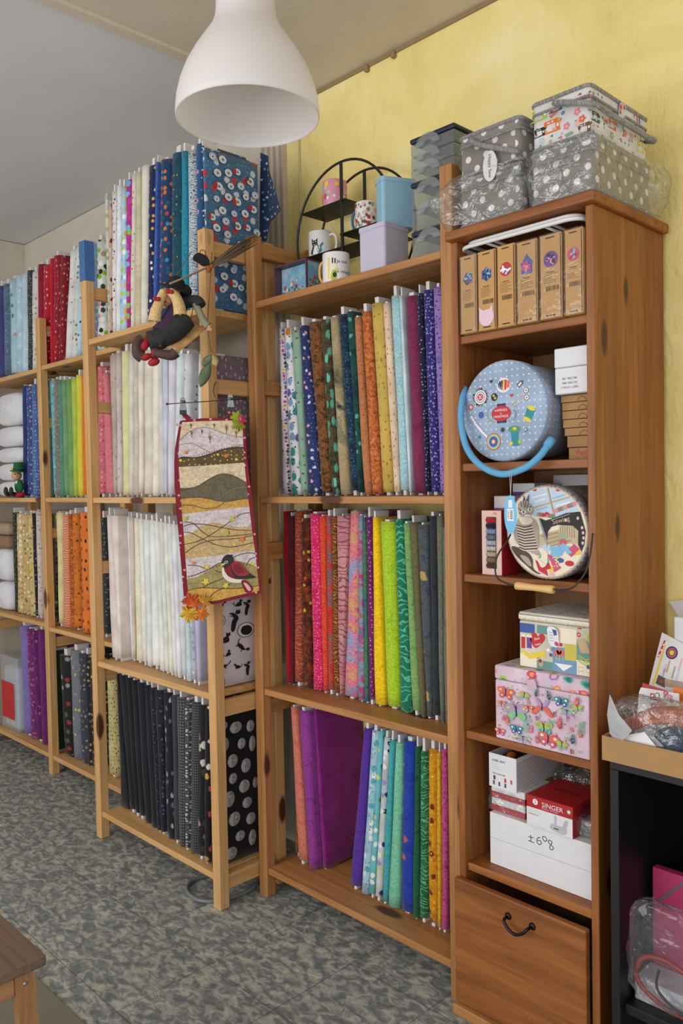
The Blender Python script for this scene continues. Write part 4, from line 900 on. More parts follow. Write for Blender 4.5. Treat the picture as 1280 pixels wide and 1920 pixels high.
# six flat puzzle boxes on the top shelf
kx = [(862, 893, 483, 474), (895, 929, 474, 464), (931, 965, 462, 454), (968, 1007, 455, 446), (1011, 1053, 443, 433), (1057, 1104, 430, 423)]
desc = ['leftmost kraft box with a grey star motif on the shelf below the cabinet top', 'kraft box with a blue motif and a pink cat sticker', 'kraft box with a round red white and blue wave picture',
        'kraft box with a pink and blue carousel picture', 'kraft box with a round purple and pink picture', 'rightmost kraft box with a round red flower picture beside the side panel']
pics = [('dgrey', 'sky', 'purple'), ('blue', 'sky', 'navy'), ('red', 'white', 'blue'), ('blue', 'rose', 'pink'), ('purple', 'pink', 'navy'), ('rose', 'red', 'sky')]
for i, ((u0, u1, v0, v1), ds, pc) in enumerate(zip(kx, desc, pics)):
    y = -.022; z0 = 1.7975
    x0, x1 = xat(u0, y, 1.86), xat(u1, y, 1.86)
    if i == 0: x0 = max(x0, CX0+.0225)
    x1 = min(x1, CX1-.0225)
    z1 = min(W((u0+u1)/2, (v0+v1)/2, 1, y).z, 2.012); w_, h = x1-x0, z1-z0
    r = thing('puzzle_box', ((x0+x1)/2, y+.09, z0), ds, 'box', 'kraft puzzle boxes on the cabinet top shelf')
    m = MB(M_kraft); m.box(x0, x1, y, y+.19, z0, z1, .002)
    P = FY(x0, y, z0); rr = random.Random(i)
    m.use(M_dark)
    for xx in (.0015, w_-.0035): m.decal(rect(xx, .004, xx+.002, h-.004), P)
    m.decal(rect(.3*w_, h-.010, .7*w_, h-.007), P); m.decal(rect(.3*w_, .006, .72*w_, .009), P)
    cx, cz, R0 = w_*.52, h*.70, w_*.32
    out = ell(cx, cz, R0, n=28) if i not in (0, 1) else [(cx+R0*(1 if k % 2 else .78)*math.cos(k*PI/(6 if i else 5)), cz+R0*1.05*(1 if k % 2 else .78)*math.sin(k*PI/(6 if i else 5))) for k in range(12 if i else 10)]
    if i == 3: out = [(cx-.8*R0, cz-1.1*R0), (cx+.8*R0, cz-1.1*R0), (cx+.8*R0, cz+.1*R0), (cx+R0, cz+.2*R0), (cx+.3*R0, cz+1.0*R0), (cx, cz+1.5*R0), (cx-.3*R0, cz+1.0*R0), (cx-R0, cz+.2*R0), (cx-.8*R0, cz+.1*R0)]
    m.use(PAL[pc[0]]).decal(out, P, .0005)
    for k in range(16):
        a, q = rr.uniform(0, 2*PI), R0*.66*math.sqrt(rr.random()); s_ = R0*rr.uniform(.14, .3)
        m.use(PAL[pc[1+k % 2]]).decal(ell(cx+q*math.cos(a), cz+q*math.sin(a), s_, s_*rr.uniform(.4, 1), 10, a), P, .0007+.00004*k)
    if i == 2:
        m.use(PAL['white']).decal(sp2([(cx-R0*.9, cz), (cx-.3*R0, cz+.25*R0), (cx+.3*R0, cz-.05*R0), (cx+R0*.9, cz+.1*R0), (cx+.8*R0, cz-.3*R0), (cx, cz-.2*R0), (cx-.8*R0, cz-.25*R0)]), P, .0016)
    m.use(M_dark)
    m.decal(rect(.32*w_, h*.548, .66*w_, h*.556), P)
    for k in range(6): m.decal(rect(.2*w_, h*(.53-.021*k), (.55+.3*rr.random())*w_, h*(.534-.021*k)), P, .0003)
    xq = .3*w_
    while xq < .86*w_:
        bw = rr.choice((.0007, .0012, .0018)); m.decal(rect(xq, h*.33, xq+bw, h*.385), P); xq += bw+rr.choice((.0008, .0015))
    part(m, 'carton', r)
    if i in (0, 3, 5, 4):
        m = MB(M_wrap); m.box(x0-.001, x1+.001, y-.0025, y+.192, z0+.0003, z1+.002, .002); part(m, 'shrink_wrap', r)
    if i == 1:
        m = MB(flat('pink_paper', (226, 196, 212), .6)); s_ = w_*.42; cx, cz = .5*w_, h*.165
        m.prism([(cx-s_, cz+s_*1.2), (cx-.45*s_, cz+.75*s_)]+[(cx+.45*s_, cz+.8*s_), (cx+.75*s_, cz+1.35*s_)]+[(cx+s_*.98*math.cos(a), cz+s_*.98*math.sin(a)) for a in [.5-k*(PI+.9)/12 for k in range(13)]], FY(x0, y-.001, z0), .0006); st = part(m, 'sticker', r)
        st['label'] = 'pink cat head paper sticker'
# two white frames lying on the boxes
for k in range(2):
    m = MB(flat('white_lacquer', (226, 226, 226), .35)); zf = 2.0135+.0115*k; ya = -.016+.012*k
    p = rrect(.870+.01*k, ya, 1.214-.012*k, .26, .035, 6)
    m.tube([(x, y, zf+.005) for x, y in p], .0052, 10, True)
    for xx in (.95, 1.12): m.tube([(xx, ya+.004, zf+.005), (xx, .256, zf+.005)], .0035, 8)
    solo(m, 'wire_tray', ['lower white rounded frame lying flat on the kraft boxes', 'upper white rounded frame lying directly under the cabinet top'][k], 'frame', 'white frames on the kraft boxes', True)

# ---- blue round sewing box lying on its side
zc, yb = 1.466+.1285, .0; R0 = .127; c = W(942, 776, 1, yb); xb = c.x
BB = thing('sewing_box', (xb, yb+.09, 1.4665), 'light blue round sewing box with white dots lying on its side', 'sewing box')
M_bdot = fab('solid', ((156, 176, 202),), 1, (D(62, .13, (214, 222, 234), rand=.12),))
P = FY(xb, yb, zc)
m = MB(M_bdot); m.lathe([(.118, -.205), (.122, -.2), (.122, -.028), (.122, -.0275)], 56, P); part(m, 'body', BB)
m = MB(M_bdot); m.lathe([(.1235, -.04), (R0, -.036), (R0, -.006), (R0-.004, -.001), (R0-.01, 0)], 64, P, (True, True))
def L(X, Y): return ((X-525)/485*R0, -(Y-615)/605*R0)
S_ = R0/545.
def el(X, Y, rx, ry, c, z=.0004, rot=0): q = L(X, Y); m.use(PAL[c]).decal(ell(q[0], q[1], rx/485*R0, ry/605*R0, 24, rot), P, z)
def pl(pts, c, z=.0006, smooth=False):
    q = [L(*p) for p in pts]; m.use(PAL[c]).decal(sp2(q) if smooth else q, P, z)
def ln(pts, w, c, z=.0007): m.use(PAL[c]); add_stroke(m, [L(*p) for p in pts], w*S_, P, z)
ln(sp2([(345, 650), (370, 570), (440, 535), (600, 530), (690, 580), (700, 650), (650, 740), (560, 760), (430, 745), (360, 700)])[0:0] or [(345, 650), (370, 570), (440, 535), (600, 535), (690, 585), (700, 655), (650, 735), (560, 755), (430, 745), (360, 705), (345, 650)], 6, 'grey', .0004)
for k in range(6): ln([(625+k*12, 600+8*k), (690-6*k, 640+18*k)], 3, 'grey', .0004)
for xx in (462,): pl([(462, 528), (560, 528), (570, 760), (460, 760)], 'navy', .0005)
el(510, 645, 112, 92, 'red', .0008)
m.use(PAL['white']); q = L(508, 608); add_text(m, 'HAPPINESS', .0088, P, q[0], q[1], .0011, sx=.9); q = L(508, 645); add_text(m, 'is', .0075, P, q[0], q[1], .0011); q = L(508, 682); add_text(m, 'HANDMADE', .0088, P, q[0], q[1], .0011, sx=.9)
for (a, b) in (((615, 560), (780, 410)), ((640, 575), (795, 488)), ((315, 740), (365, 705)), ((350, 780), (405, 740))): ln([a, b], 15, 'dgrey', .0005); ln([a, b], 9, 'cream', .0007)
for q in ((790, 402), (797, 486)): el(*q, 28, 34, 'grey', .0008); el(*q, 20, 25, 'white', .0009); el(*q, 7, 9, 'black', .001)
el(540, 312, 80, 88, 'white', .0004)
for k, cc in enumerate(('teal', 'navy', 'purple', 'yellow', 'red', 'pink', 'orange')): pl([(465+22*k, 312-60+abs(3-k)*-4), (480+22*k, 238+abs(3-k)*14), (496+20*k, 240+abs(3-k)*14), (486+20*k, 385-abs(3-k)*12), (478+18*k, 380-abs(3-k)*14)], cc, .0006)
el(268, 425, 78, 96, 'navy', .0004); 
for k in range(18): el(268+84*math.cos(k*PI/9), 425+102*math.sin(k*PI/9), 12, 14, ('teal', 'red', 'navy', 'lime')[k % 4], .0005)
el(268, 425, 70, 86, 'white', .0006); el(268, 425, 56, 70, 'teal', .0007); el(268, 425, 48, 60, 'white', .0008); el(268, 425, 38, 46, 'rose', .0009); ln([(250, 400), (285, 450)], 6, 'white', .001); ln([(285, 400), (250, 450)], 6, 'white', .001)
el(432, 442, 38, 48, 'black', .0004); el(425, 425, 12, 14, 'yellow', .0006); el(442, 455, 14, 16, 'lime', .0006); el(153, 536, 28, 36, 'red', .0004); el(153, 536, 16, 22, 'white', .0006); ln([(145, 548), (162, 522)], 6, 'rose', .0007)
el(275, 643, 32, 42, 'blue', .0004); el(525, 843, 25, 31, 'dgrey', .0004); el(525, 843, 12, 15, 'black', .0006); el(256, 911, 19, 23, 'teal', .0004); el(785, 862, 17, 24, 'teal', .0004); el(780, 858, 8, 10, 'white', .0006)
pl([(630, 468), (608, 438), (618, 422), (630, 436), (642, 422), (652, 440)], 'red'); pl([(400, 272), (376, 246), (390, 232), (400, 242), (412, 224), (418, 250)], 'navy')
pl([(685, 325), (730, 278), (765, 285), (758, 320), (715, 365)], 'dgrey'); pl([(700, 330), (735, 295), (745, 315), (715, 350)], 'cream', .0008)
ln([(150, 645), (215, 760), (285, 850), (345, 915)], 40, 'dgrey', .0004); ln([(150, 645), (215, 760), (285, 850), (345, 915)], 32, 'white', .0006)
for k in range(9): ln([(165+21*k, 690+27*k), (178+21*k, 680+27*k)], 4, 'black', .0008)
for rx, cc, z in ((82, 'red', .0008), (74, 'yellow', .0009), (64, 'sky', .001), (50, 'blue', .0011), (24, 'orange', .0012), (15, 'white', .0013), (8, 'yellow', .0014)): el(418, 978, rx, rx*1.25, cc, z)
pl([(800, 600), (890, 640), (835, 770), (770, 715)], 'teal', .0006); el(845, 615, 46, 26, 'yellow', .0008, -.4); el(800, 742, 48, 24, 'yellow', .0008, -.45)
pl([(615, 870), (705, 870), (700, 990), (625, 990)], 'teal', .0006); el(655, 845, 68, 40, 'teal', .0007); el(655, 845, 60, 33, 'green', .0008); el(660, 838, 20, 18, 'yellow', .0009); el(666, 1010, 68, 34, 'teal', .0008); el(618, 1010, 20, 22, 'yellow', .0009); el(715, 1000, 20, 24, 'lime', .0009)
part(m, 'lid', BB)
hp = [(872, 728, .018), (866, 752, -.012), (864, 790, -.03), (874, 838, -.042), (900, 872, -.055), (940, 889, -.06), (982, 878, -.055), (1011, 856, -.04), (1030, 830, -.02)]
m = MB(flat('blue_cord', (100, 168, 214), .8)); H = [W(u, v, 1, y) for u, v, y in hp]
m.tube(spline([tuple(p) for p in H], False, 8), .0085, 12)
for k, p in enumerate(spline([tuple(p) for p in H], False, 24)):
    pass
m.lathe([(.0105, -.012), (.0112, 0), (.0105, .012)], 16, Matrix.Translation(H[-1]) @ (H[-1]-H[-2]).to_track_quat('Z', 'Y').to_matrix().to_4x4()); hd = part(m, 'handle', BB); hd['label'] = 'bright blue padded cord handle'
a, b = W(957, 889, 1, -.07), W(957, 930, 1, -.07)
m = MB(flat('tag_string', (216, 214, 206), .8)); m.tube([(a.x-.003, -.07, a.z+.004), (b.x, -.07, b.z)], .0006, 5); m.tube([(a.x+.003, -.07, a.z+.004), (b.x, -.07, b.z)], .0006, 5)
m.use(flat('tag_blue', (112, 190, 232), .5)); c2 = W(957, 965, 1, -.07); hh = abs(W(957, 928, 1, -.07).z-W(957, 1001, 1, -.07).z)/2
T = FY(c2.x, -.07, c2.z); m.prism(ell(0, 0, hh*.38, hh, 30), T, .0008); T = FY(c2.x, -.0708, c2.z)
m.use(PAL['white']).decal(rect(-hh*.2, -hh*.32, hh*.2, hh*.3), T); m.decal(rect(-hh*.12, hh*.36, hh*.12, hh*.75), T); m.use(PAL['black'])
for k in range(9): m.decal(rect(-hh*.02, -hh*.22+k*hh*.05, hh*.14, -hh*.22+k*hh*.05+hh*(.018 if k % 2 else .032)), T, .0006)
m.use(PAL['red']).decal(rect(-hh*.14, -hh*.2, -hh*.11, hh*.2), T, .0006)
tg = part(m, 'price_tag', BB); tg['label'] = 'light blue oval tag with a barcode on a string'

# ---- round cat box
zc, yb = 1.176+.1165, .0; R0 = .115; xc = W(1024, 1000, 1, yb).x
CB = thing('sewing_box', (xc, yb+.08, 1.1765), 'round box with a cat and sewing machine picture on its lid, wooden grip', 'sewing box')
M_brown = fab('solid', ((92, 76, 66),), 1, (D(60, .2, (70, 56, 48), (110, 96, 84), rand=.8),))
P = FY(xc, yb, zc)
m = MB(M_brown); m.lathe([(.108, -.19), (.111, -.186), (.111, -.03)], 56, P); part(m, 'body', CB)
m = MB(fab('solid', ((150, 146, 156),), 1, (D(90, .2, (90, 86, 100), rand=.3),)))
m.lathe([(.112, -.03), (R0, -.028), (R0, -.004), (R0-.002, 0), (R0-.004, .0005)], 64, P, (True, True))
m.use(PAL['tan']).decal(ell(0, 0, R0-.004, n=64), P, .0008); m.use(PAL['cream']).decal(ell(0, 0, R0-.007, n=64), P, .001)
RI = R0-.0072
def L(X, Y): return ((X-628)/448*RI, -(Y-668)/542*RI)
def clip(q):
    o = []
    for x, y in q:
        r = math.hypot(x, y); o.append((x, y) if r < RI else (x*RI/r, y*RI/r))
    return o
ZC_ = [.0011]
def pl(pts, c, smooth=False):
    q = [L(*p) for p in pts]
    if smooth: q = sp2(q)
    ZC_[0] += .00002; m.use(PAL[c]).decal(clip(q), P, ZC_[0])
def el(X, Y, rx, ry, c, rot=0):
    q = L(X, Y); ZC_[0] += .00002; m.use(PAL[c]).decal(clip(ell(q[0], q[1], rx/448*RI, ry/542*RI, 18, rot)), P, ZC_[0])
def ln(pts, w, c):
    ZC_[0] += .00002; m.use(PAL[c]); add_stroke(m, clip([L(*p) for p in pts]), w*RI/500, P, ZC_[0])
pl([(330, 300), (430, 180), (560, 135), (700, 128), (830, 170), (960, 290), (1000, 400), (960, 480), (500, 480)], 'paleblue')
for k, (a, b) in enumerate((((470, 250), (640, 200)), ((700, 260), (850, 210)), ((500, 300), (620, 260)), ((520, 400), (650, 360)), ((740, 350), (900, 300)))): ln([a, b], 14, 'sky' if k % 2 else 'white')
ln([(650, 130), (690, 330), (730, 500)], 26, 'tan'); ln([(480, 375), (680, 310), (900, 240)], 20, 'tan'); ln([(658, 130), (698, 330), (738, 500)], 6, 'brown')
for k in range(16): el(540+k*27, 470-abs(k-6)*3-(k*8 if k > 6 else 0), 24, 28, ('sage', 'rose', 'green', 'pink')[k % 4])
for X, Y in ((500, 150), (770, 155), (605, 460), (640, 440)): el(X, Y, 26, 18, 'red')
pl([(540, 700), (1000, 560), (1010, 800), (760, 850), (560, 840)], 'straw')
for k in range(12): ln([(560+10*k, 700+14*k), (760+14*k, 650+10*k)], 5, 'brown' if k % 3 else 'tan')
el(860, 650, 90, 90, 'straw'); 
for k in range(7): ln([(790+25*k, 590), (800+24*k, 720)], 6, 'brown')
el(815, 720, 52, 58, 'sage'); el(820, 775, 42, 36, 'rose')
# patchwork heap
pa = ['cream', 'palepink', 'yellow', 'sky', 'rose', 'paleblue', 'cream', 'palepink', 'red', 'mint']
rr = random.Random(5)
pl([(560, 900), (650, 850), (760, 860), (900, 790), (1020, 860), (1040, 930), (960, 1060), (820, 1150), (650, 1200), (500, 1150)], 'cream')
for k in range(34):
    X, Y = rr.uniform(560, 1010), rr.uniform(850, 1160)
    if ((X-628)/448)**2+((Y-668)/542)**2 > .86: continue
    a = rr.uniform(0, 3); s1, s2 = rr.uniform(30, 70), rr.uniform(25, 55)
    pl([(X+s1*math.cos(a)-s2*math.sin(a), Y+s1*math.sin(a)+s2*math.cos(a)), (X-s1*math.cos(a)-s2*math.sin(a), Y-s1*math.sin(a)+s2*math.cos(a)), (X-s1*math.cos(a)+s2*math.sin(a), Y-s1*math.sin(a)-s2*math.cos(a)), (X+s1*math.cos(a)+s2*math.sin(a), Y+s1*math.sin(a)-s2*math.cos(a))], pa[k % len(pa)])
pl([(640, 930), (700, 950), (800, 1090), (720, 1150), (690, 1050)], 'rose'); el(890, 1030, 50, 34, 'red'); el(790, 1000, 40, 30, 'blue'); pl([(500, 1010), (560, 1050), (640, 1140), (650, 1200), (540, 1140)], 'red')
for k in range(14): el(670+rr.uniform(0, 110), 960+rr.uniform(0, 150), 6, 7, 'white')
# black sewing machine
pl([(560, 495), (625, 525), (700, 500), (860, 430), (1010, 412), (1065, 640), (1050, 800), (1020, 880), (985, 800), (990, 640), (930, 580), (760, 575), (690, 600), (650, 660), (645, 745), (615, 740)], 'black')
pl([(548, 500), (562, 500), (640, 745), (610, 740)], 'grey'); ln([(640, 745), (638, 850)], 6, 'grey'); ln([(690, 520), (900, 440)], 10, 'grey')
m.use(PAL['tan']); q = L(800, 520); add_text(m, 'Sewing', .017, P, q[0], q[1], ZC_[0]+.0001, rot=.22)
for X, Y in ((1040, 660), (1030, 600), (1045, 720), (1035, 780), (985, 490), (855, 515)): el(X, Y, 14, 20, 'palepink')
# tabby cat
pl([(300, 520), (340, 500), (480, 500), (545, 600), (545, 760), (560, 860), (620, 930), (560, 960), (470, 930), (350, 870), (280, 800), (250, 700), (270, 620)], 'catgrey', True)
pl([(225, 860), (300, 870), (420, 930), (470, 1010), (480, 1120), (560, 1180), (500, 1170), (400, 1090), (300, 1000), (240, 920)], 'catdark', True)
pl([(330, 960), (420, 990), (460, 1080), (430, 1090), (350, 1010)], 'catgrey', True)
pl([(305, 330), (340, 290), (365, 285), (375, 210), (400, 280), (440, 200), (430, 300), (475, 350), (485, 420), (440, 470), (380, 480), (320, 460)], 'catgrey', True)
for a, b in (((340, 300), (350, 360)), ((370, 290), (385, 370)), ((400, 290), (400, 370)), ((430, 310), (420, 370)), ((310, 380), (345, 410)), ((460, 350), (435, 385)), ((320, 440), (350, 440))): ln([a, b], 12, 'catdark')
pl([(375, 215), (368, 285), (395, 285)], 'catdark'); pl([(440, 205), (405, 280), (432, 300)], 'catdark')
el(372, 425, 30, 22, 'white'); el(372, 425, 16, 18, 'sage'); el(372, 425, 7, 12, 'black'); el(445, 395, 24, 22, 'white'); el(448, 395, 14, 16, 'sage'); el(448, 395, 6, 11, 'black'); el(428, 450, 14, 10, 'rose'); el(420, 470, 40, 16, 'cream')
pl([(320, 500), (430, 490), (480, 520), (450, 570), (360, 580)], 'cream', True)
for k in range(9): ln([(285+4*k, 590+34*k), (380, 615+34*k), (470+8*k, 590+35*k)], 13, 'catdark'); ln([(290+4*k, 606+34*k), (380, 632+34*k), (480+8*k, 606+35*k)], 8, 'cream')
pl([(540, 860), (640, 900), (640, 1050), (580, 1100), (540, 1020), (580, 960)], 'cream', True); ln([(560, 1000), (620, 1060)], 6, 'sage')
part(m, 'lid', CB)
m = MB(flat('black_wire', (26, 26, 28), .4))
G = [W(u, v, 1, y) for u, v, y in ((962, 985, -.004), (953, 1010, -.03), (931, 1045, -.055), (930, 1080, -.06), (950, 1094, -.06), (975, 1100, -.06))]
m.tube(spline([tuple(p) for p in G], False, 6), .0022, 8)
G2 = [W(u, v, 1, y) for u, v, y in ((1111, 1000, -.022), (1106, 1040, -.036), (1096, 1075, -.05), (1075, 1100, -.06), (1055, 1106, -.06), (1030, 1104, -.06))]
m.tube(spline([tuple(p) for p in G2], False, 6), .0022, 8); m.tube([G[-1], G2[-1]], .0022, 8); hd = part(m, 'handle', CB)
a, b = W(967, 1098, 1, -.06), W(1038, 1106, 1, -.06)
m = MB(flat('beech_grip', (226, 184, 116), .5)); d = b-a; q = d.to_track_quat('Z', 'Y').to_matrix().to_4x4(); Ln = d.length
m.lathe([(.006, 0), (.0095, .001), (.0098, .008), (.0085, Ln*.3), (.0078, Ln*.5), (.0085, Ln*.7), (.0098, Ln-.008), (.0095, Ln-.001), (.006, Ln)], 24, Matrix.Translation(a) @ q); g_ = part(m, 'grip', hd, CB); g_['label'] = 'turned pale wooden grip'

# ---- small boxes of the second shelf
def carton(name, x0, x1, y0, y1, z0, z1, mat, label, cat='box', group=None, fn=None, bev=.0015):
    r = MB(mat); r.box(x0, x1, y0, y1, z0, z1, bev)
    if fn: fn(r)
    return solo(r, name, label, cat, group)
ys = .055; vv = [736, 750, 765.5, 782, 798.5, 814, 836, 859]; lu = [1051, 1053, 1053.5, 1055, 1058, 1063, 1066]
zk = [W(1090, v, 1, ys).z for v in vv]; off = 1.4665-zk[-1]; zk = [z+off for z in zk]
nm = ['topmost', 'second', 'third', 'fourth', 'fifth', 'sixth', 'lowest']
for i in range(7):
    def deco(r, i=i):
        P = FY(0, ys, 0); x0 = xat(lu[i], ys, zk[i+1])
        r.use(M_dark); r.decal(rect(x0+.002, zk[i]-.0012, 1.222, zk[i]-.0004), P, .0004)
        if i < 5:
            xm = (x0+1.222)/2+.006; pts = [(xm+.011*math.cos(a), zk[i+1]+.002+.010*math.sin(a)) for a in [k*PI/8 for k in range(9)]]
            add_stroke(r, pts, .0012, P, .0004)
        if i == 6:
            r.use(PAL['red']); add_text(r, 'Papilio', .015, P, (x0+1.222)/2, (zk[i]+zk[i+1])/2+.002, .0005)
            r.decal(rect((x0+1.222)/2, zk[i+1]+.006, (x0+1.222)/2+.022, zk[i+1]+.008), P, .0005)
    carton('card_box', xat(lu[i], ys, zk[i+1]), 1.223, ys, ys+.2, zk[i+1]+.0006, zk[i]-.0004, M_kraft2, nm[i]+' kraft box in the stack of seven on the second cabinet shelf', 'box', 'stacked kraft card boxes', deco, .001)
zb = zk[0]+.0006; yw = .03
zt = [W(1075, v, 1, yw).z for v in (733, 683, 646)]; o_ = zb-zt[0]; xl = xat(1040, yw, zb)
def d1(r):
    P = FY(xl, yw, zb); w_ = 1.2-xl; r.use(PAL['dgrey'])
    for k, s in enumerate(('REF  7002.7200', '7004 1200.1210', '7 7010.2111-2005')): add_text(r, s, .0068, P, .040, .036-.0105*k, .0006, sx=.9)
w1 = carton('white_box', xl, 1.214, yw, yw+.2, zb, zt[1]+o_, M_white, 'white box with a small printed label on the kraft stack', 'box', 'white boxes on the kraft stack', d1, .002)
def d2(r):
    P = FX(1.2195, yw-.004, zt[1]+o_); r.use(M_red).decal(rect(.0, .012, .006, .03), P); r.use(PAL['black'])
    r.decal(ell(.012, .012, .0022, n=8), P); r.decal(ell(.012, .019, .0022, n=8), P)
carton('white_box', xl+.001, 1.2195, yw-.004, yw+.17, zt[1]+o_+.0006, zt[2]+o_, M_white, 'plain white box lying on top of the labelled white box', 'box', 'white boxes on the kraft stack', d2, .002)
m = MB(film('clear_tub', (226, 232, 238), .14, .1, .05, 8)); xa = xb+.135; m.box(xa, 1.045+.06, .26, .33, 1.468, 1.70, .006, 2); solo(m, 'plastic_tub', 'clear plastic tub behind the blue round sewing box', 'tub')

# ---- third shelf, behind the cat box
yt = .012; x0, x1 = xat(904, yt, 1.18), xat(941, yt, 1.18); z1 = W(922, 957, 1, yt).z
r = thing('thread_box', ((x0+x1)/2, yt+.05, 1.1765), 'slim pink and red box of thread reels with a window', 'box')
m = MB(M_red); m.box(x0, x1, yt, yt+.09, 1.1765, z1, .001); P = FY(x0, yt, 1.1765); w_, h = x1-x0, z1-1.1765
m.use(flat('pale_pink_card', (222, 190, 178), .6)).decal(rect(.0006, .0006, w_-.0006, h-.0006), P, .0004); m.use(PAL['black']).decal(rect(w_*.25, h*.1, w_*.74, h*.9), P, .0008)
m.use(PAL['red']); add_text(m, 'Fils', .008, P, w_*.7, h*.95, .0008)
part(m, 'carton', r)
for k, c_ in enumerate(((196, 30, 40), (30, 30, 40), (130, 150, 196), (110, 114, 120), (190, 186, 206), (206, 196, 184), (190, 170, 140), (140, 110, 84), (70, 54, 46))):
    zc_ = 1.1765+h*(.85-.088*k); m = MB(fab('tweed2', (tuple(x*.75 for x in c_), c_), 1.5)); Mx = Matrix(((0, 0, 1, x0+w_*.27), (0, 1, 0, yt-.0012), (1, 0, 0, zc_), (0, 0, 0, 1)))
    m.lathe([(h*.030, 0), (h*.038, .001), (h*.040, w_*.23), (h*.038, w_*.45), (h*.030, w_*.46)], 14, Mx); part(m, 'thread_reel', r)
def band(c, lab, u0, u1, v0, v1, y, dep, zb_, fr=.5):
    x0, x1 = xat(u0, y, zb_), xat(u1, y, zb_); z1 = W((u0+u1)/2, v0, 1, y).z
    def f(q): q.use(PAL[c]).decal(rect(0, (z1-zb_)*(1-fr-.22), x1-x0, (z1-zb_)*(1-fr)), FY(x0, y, zb_), .0005)
    return carton('card_box', x0, x1, y, y+dep, zb_, z1, M_white, lab, 'box', 'white and purple boxes behind the cat box', f)
band('purple', 'white box with a purple band right behind the thread box', 927, 966, 930, 0, .115, .06, 1.1765, .16)
band('purple', 'taller white box with a purple band behind the cat box', 962, 1003, 906, 0, .19, .06, 1.1765, .1)
x0 = xat(1003, .255, 1.19); carton('card_box', x0, x0+.05, .255, .31, 1.1765, W(1010, 907, 1, .255).z, PAL['cream'], 'cream white box left of the white board', 'box')
x0 = xat(1022, .27, 1.2); m = MB(M_white); m.box(x0, 1.222, .315, .33, 1.1765, W(1070, 890, 1, .3).z, .001); solo(m, 'white_board', 'white board standing at the back behind the cat box', 'board')

# ---- fourth shelf: two fabric covered sewing boxes
def lay(*L): return L
M_insect = fab('solid', ((214, 190, 206),), 1, (
    D(48, .12, (120, 180, 160), (160, 190, 180), rand=.9, sx=1.6, keep=.5, jit=.3), D(30, .30, (206, 70, 80), (190, 190, 70), (90, 160, 140), (150, 110, 170), (226, 130, 130), (214, 90, 90), rand=.7, sx=.72, jit=.5, keep=.7),
    D(30, .16, (226, 150, 120), (60, 150, 130), (40, 120, 130), (220, 170, 200), (240, 190, 90), (236, 160, 150), rand=.7, sx=.72, jit=.4, keep=.7)))
M_pinkc = fab('solid', ((214, 190, 206),), 1, (D(90, .10, (160, 190, 180), (200, 150, 170), rand=.9, sx=1.3, keep=.35, jit=.3),), name='pink_print')
M_sewp = fab('solid', ((208, 202, 186),), 1, (D(44, .24, (186, 50, 56), (206, 180, 60), (60, 80, 150), (90, 60, 90), (214, 206, 196), (110, 150, 150), rand=.9, jit=.45, keep=.45), D(44, .1, (226, 210, 190), (70, 60, 60), (200, 70, 70), rand=.9, keep=.4)), name='sewing_print')
y0 = -.004; x0 = xat(929, y0, .76); z0, z1 = .7605, W(930, 1246, 1, y0).z
IB = thing('sewing_box', ((x0+1.222)/2, .12, .7605), 'pink sewing box printed with butterflies and beetles on the fourth shelf', 'sewing box', 'fabric covered sewing boxes')
m = MB(M_pinkc); m.box(x0, 1.2215, y0, .24, z0, z0+(z1-z0)*.80, .004, 2)
MO_ = Motif(m, FY(x0, y0, z0)); rr = random.Random(21)
for k_ in range(150):
    q = (rr.uniform(.006, 1.215-x0), rr.uniform(.005, (z1-z0)*.78)); MO_.at(*q, rr.uniform(.002, .005), rr.uniform(0, 6))
    if k_ % 3 == 0: MO_.sprig('mint')
    else: MO_.e(0, 0, .6, .45, ('rose', 'sage', 'lilac', 'coral', 'teal')[k_ % 5])
def ip(X, Y): p = W(860+X/3.097, 1100+Y/3.097, 1, y0); return (p.x-x0, p.z-z0)
def inb(q): return .012 < q[0] < 1.2215-x0-.012 and .010 < q[1] < (z1-z0)*.8-.008
for X, Y in ((255, 685), (350, 645), (415, 765), (690, 597), (780, 795), (545, 785), (645, 692), (600, 932), (640, 885), (300, 800), (470, 880), (560, 620), (720, 800)):
    if inb(ip(X, Y)): MO_.at(*ip(X, Y), .010, X*.13).sprig('mint' if X % 2 else 'sage')
for X, Y, s_, cc, r_ in ((256, 560, .020, ('lime', 'mint', 'teal'), 0), (500, 815, .022, ('lime', 'mint', 'teal'), .1), (768, 655, .022, ('lime', 'mint', 'teal'), 0), (278, 615, .023, ('coral', 'rose', 'yellow'), -.1), (525, 885, .026, ('coral', 'rose', 'cream'), -.1), (772, 715, .020, ('coral', 'rose', 'yellow'), 0), (340, 722, .033, ('lilac', 'mint', 'lime'), .1), (600, 665, .018, ('teal', 'blue', 'white'), 0), (340, 826, .017, ('teal', 'blue', 'white'), 0), (600, 600, .017, ('lime', 'lilac', 'pink'), 0), (245, 838, .014, ('coral', 'rose', 'cream'), 0)):
    if inb(ip(X, Y)): MO_.at(*ip(X, Y), s_*1.12, r_).moth(*cc)
for X, Y, s_ in ((490, 700, .028), (752, 968, .017)):
    q = ip(X, Y)
    if inb(q):
        MO_.at(*q, s_)
        for f in (-1, 1): MO_.p([(f*a_, b_) for a_, b_ in ((.03, .1), (.45, .1), (1, -.5), (.85, -.75), (.3, -.3))], 'coral', True); MO_.p([(f*a_, b_) for a_, b_ in ((.03, .15), (.3, .6), (.7, .75), (.4, .2))], 'lilac', True); MO_.e(f*.6, -.35, .18, .12, 'orange', -f*.7)
        MO_.e(0, 0, .07, .35, 'black')
for X, Y in ((635, 735), (380, 885)):
    if inb(ip(X, Y)): MO_.at(*ip(X, Y), .022).dragonfly('mint', 'lilac')
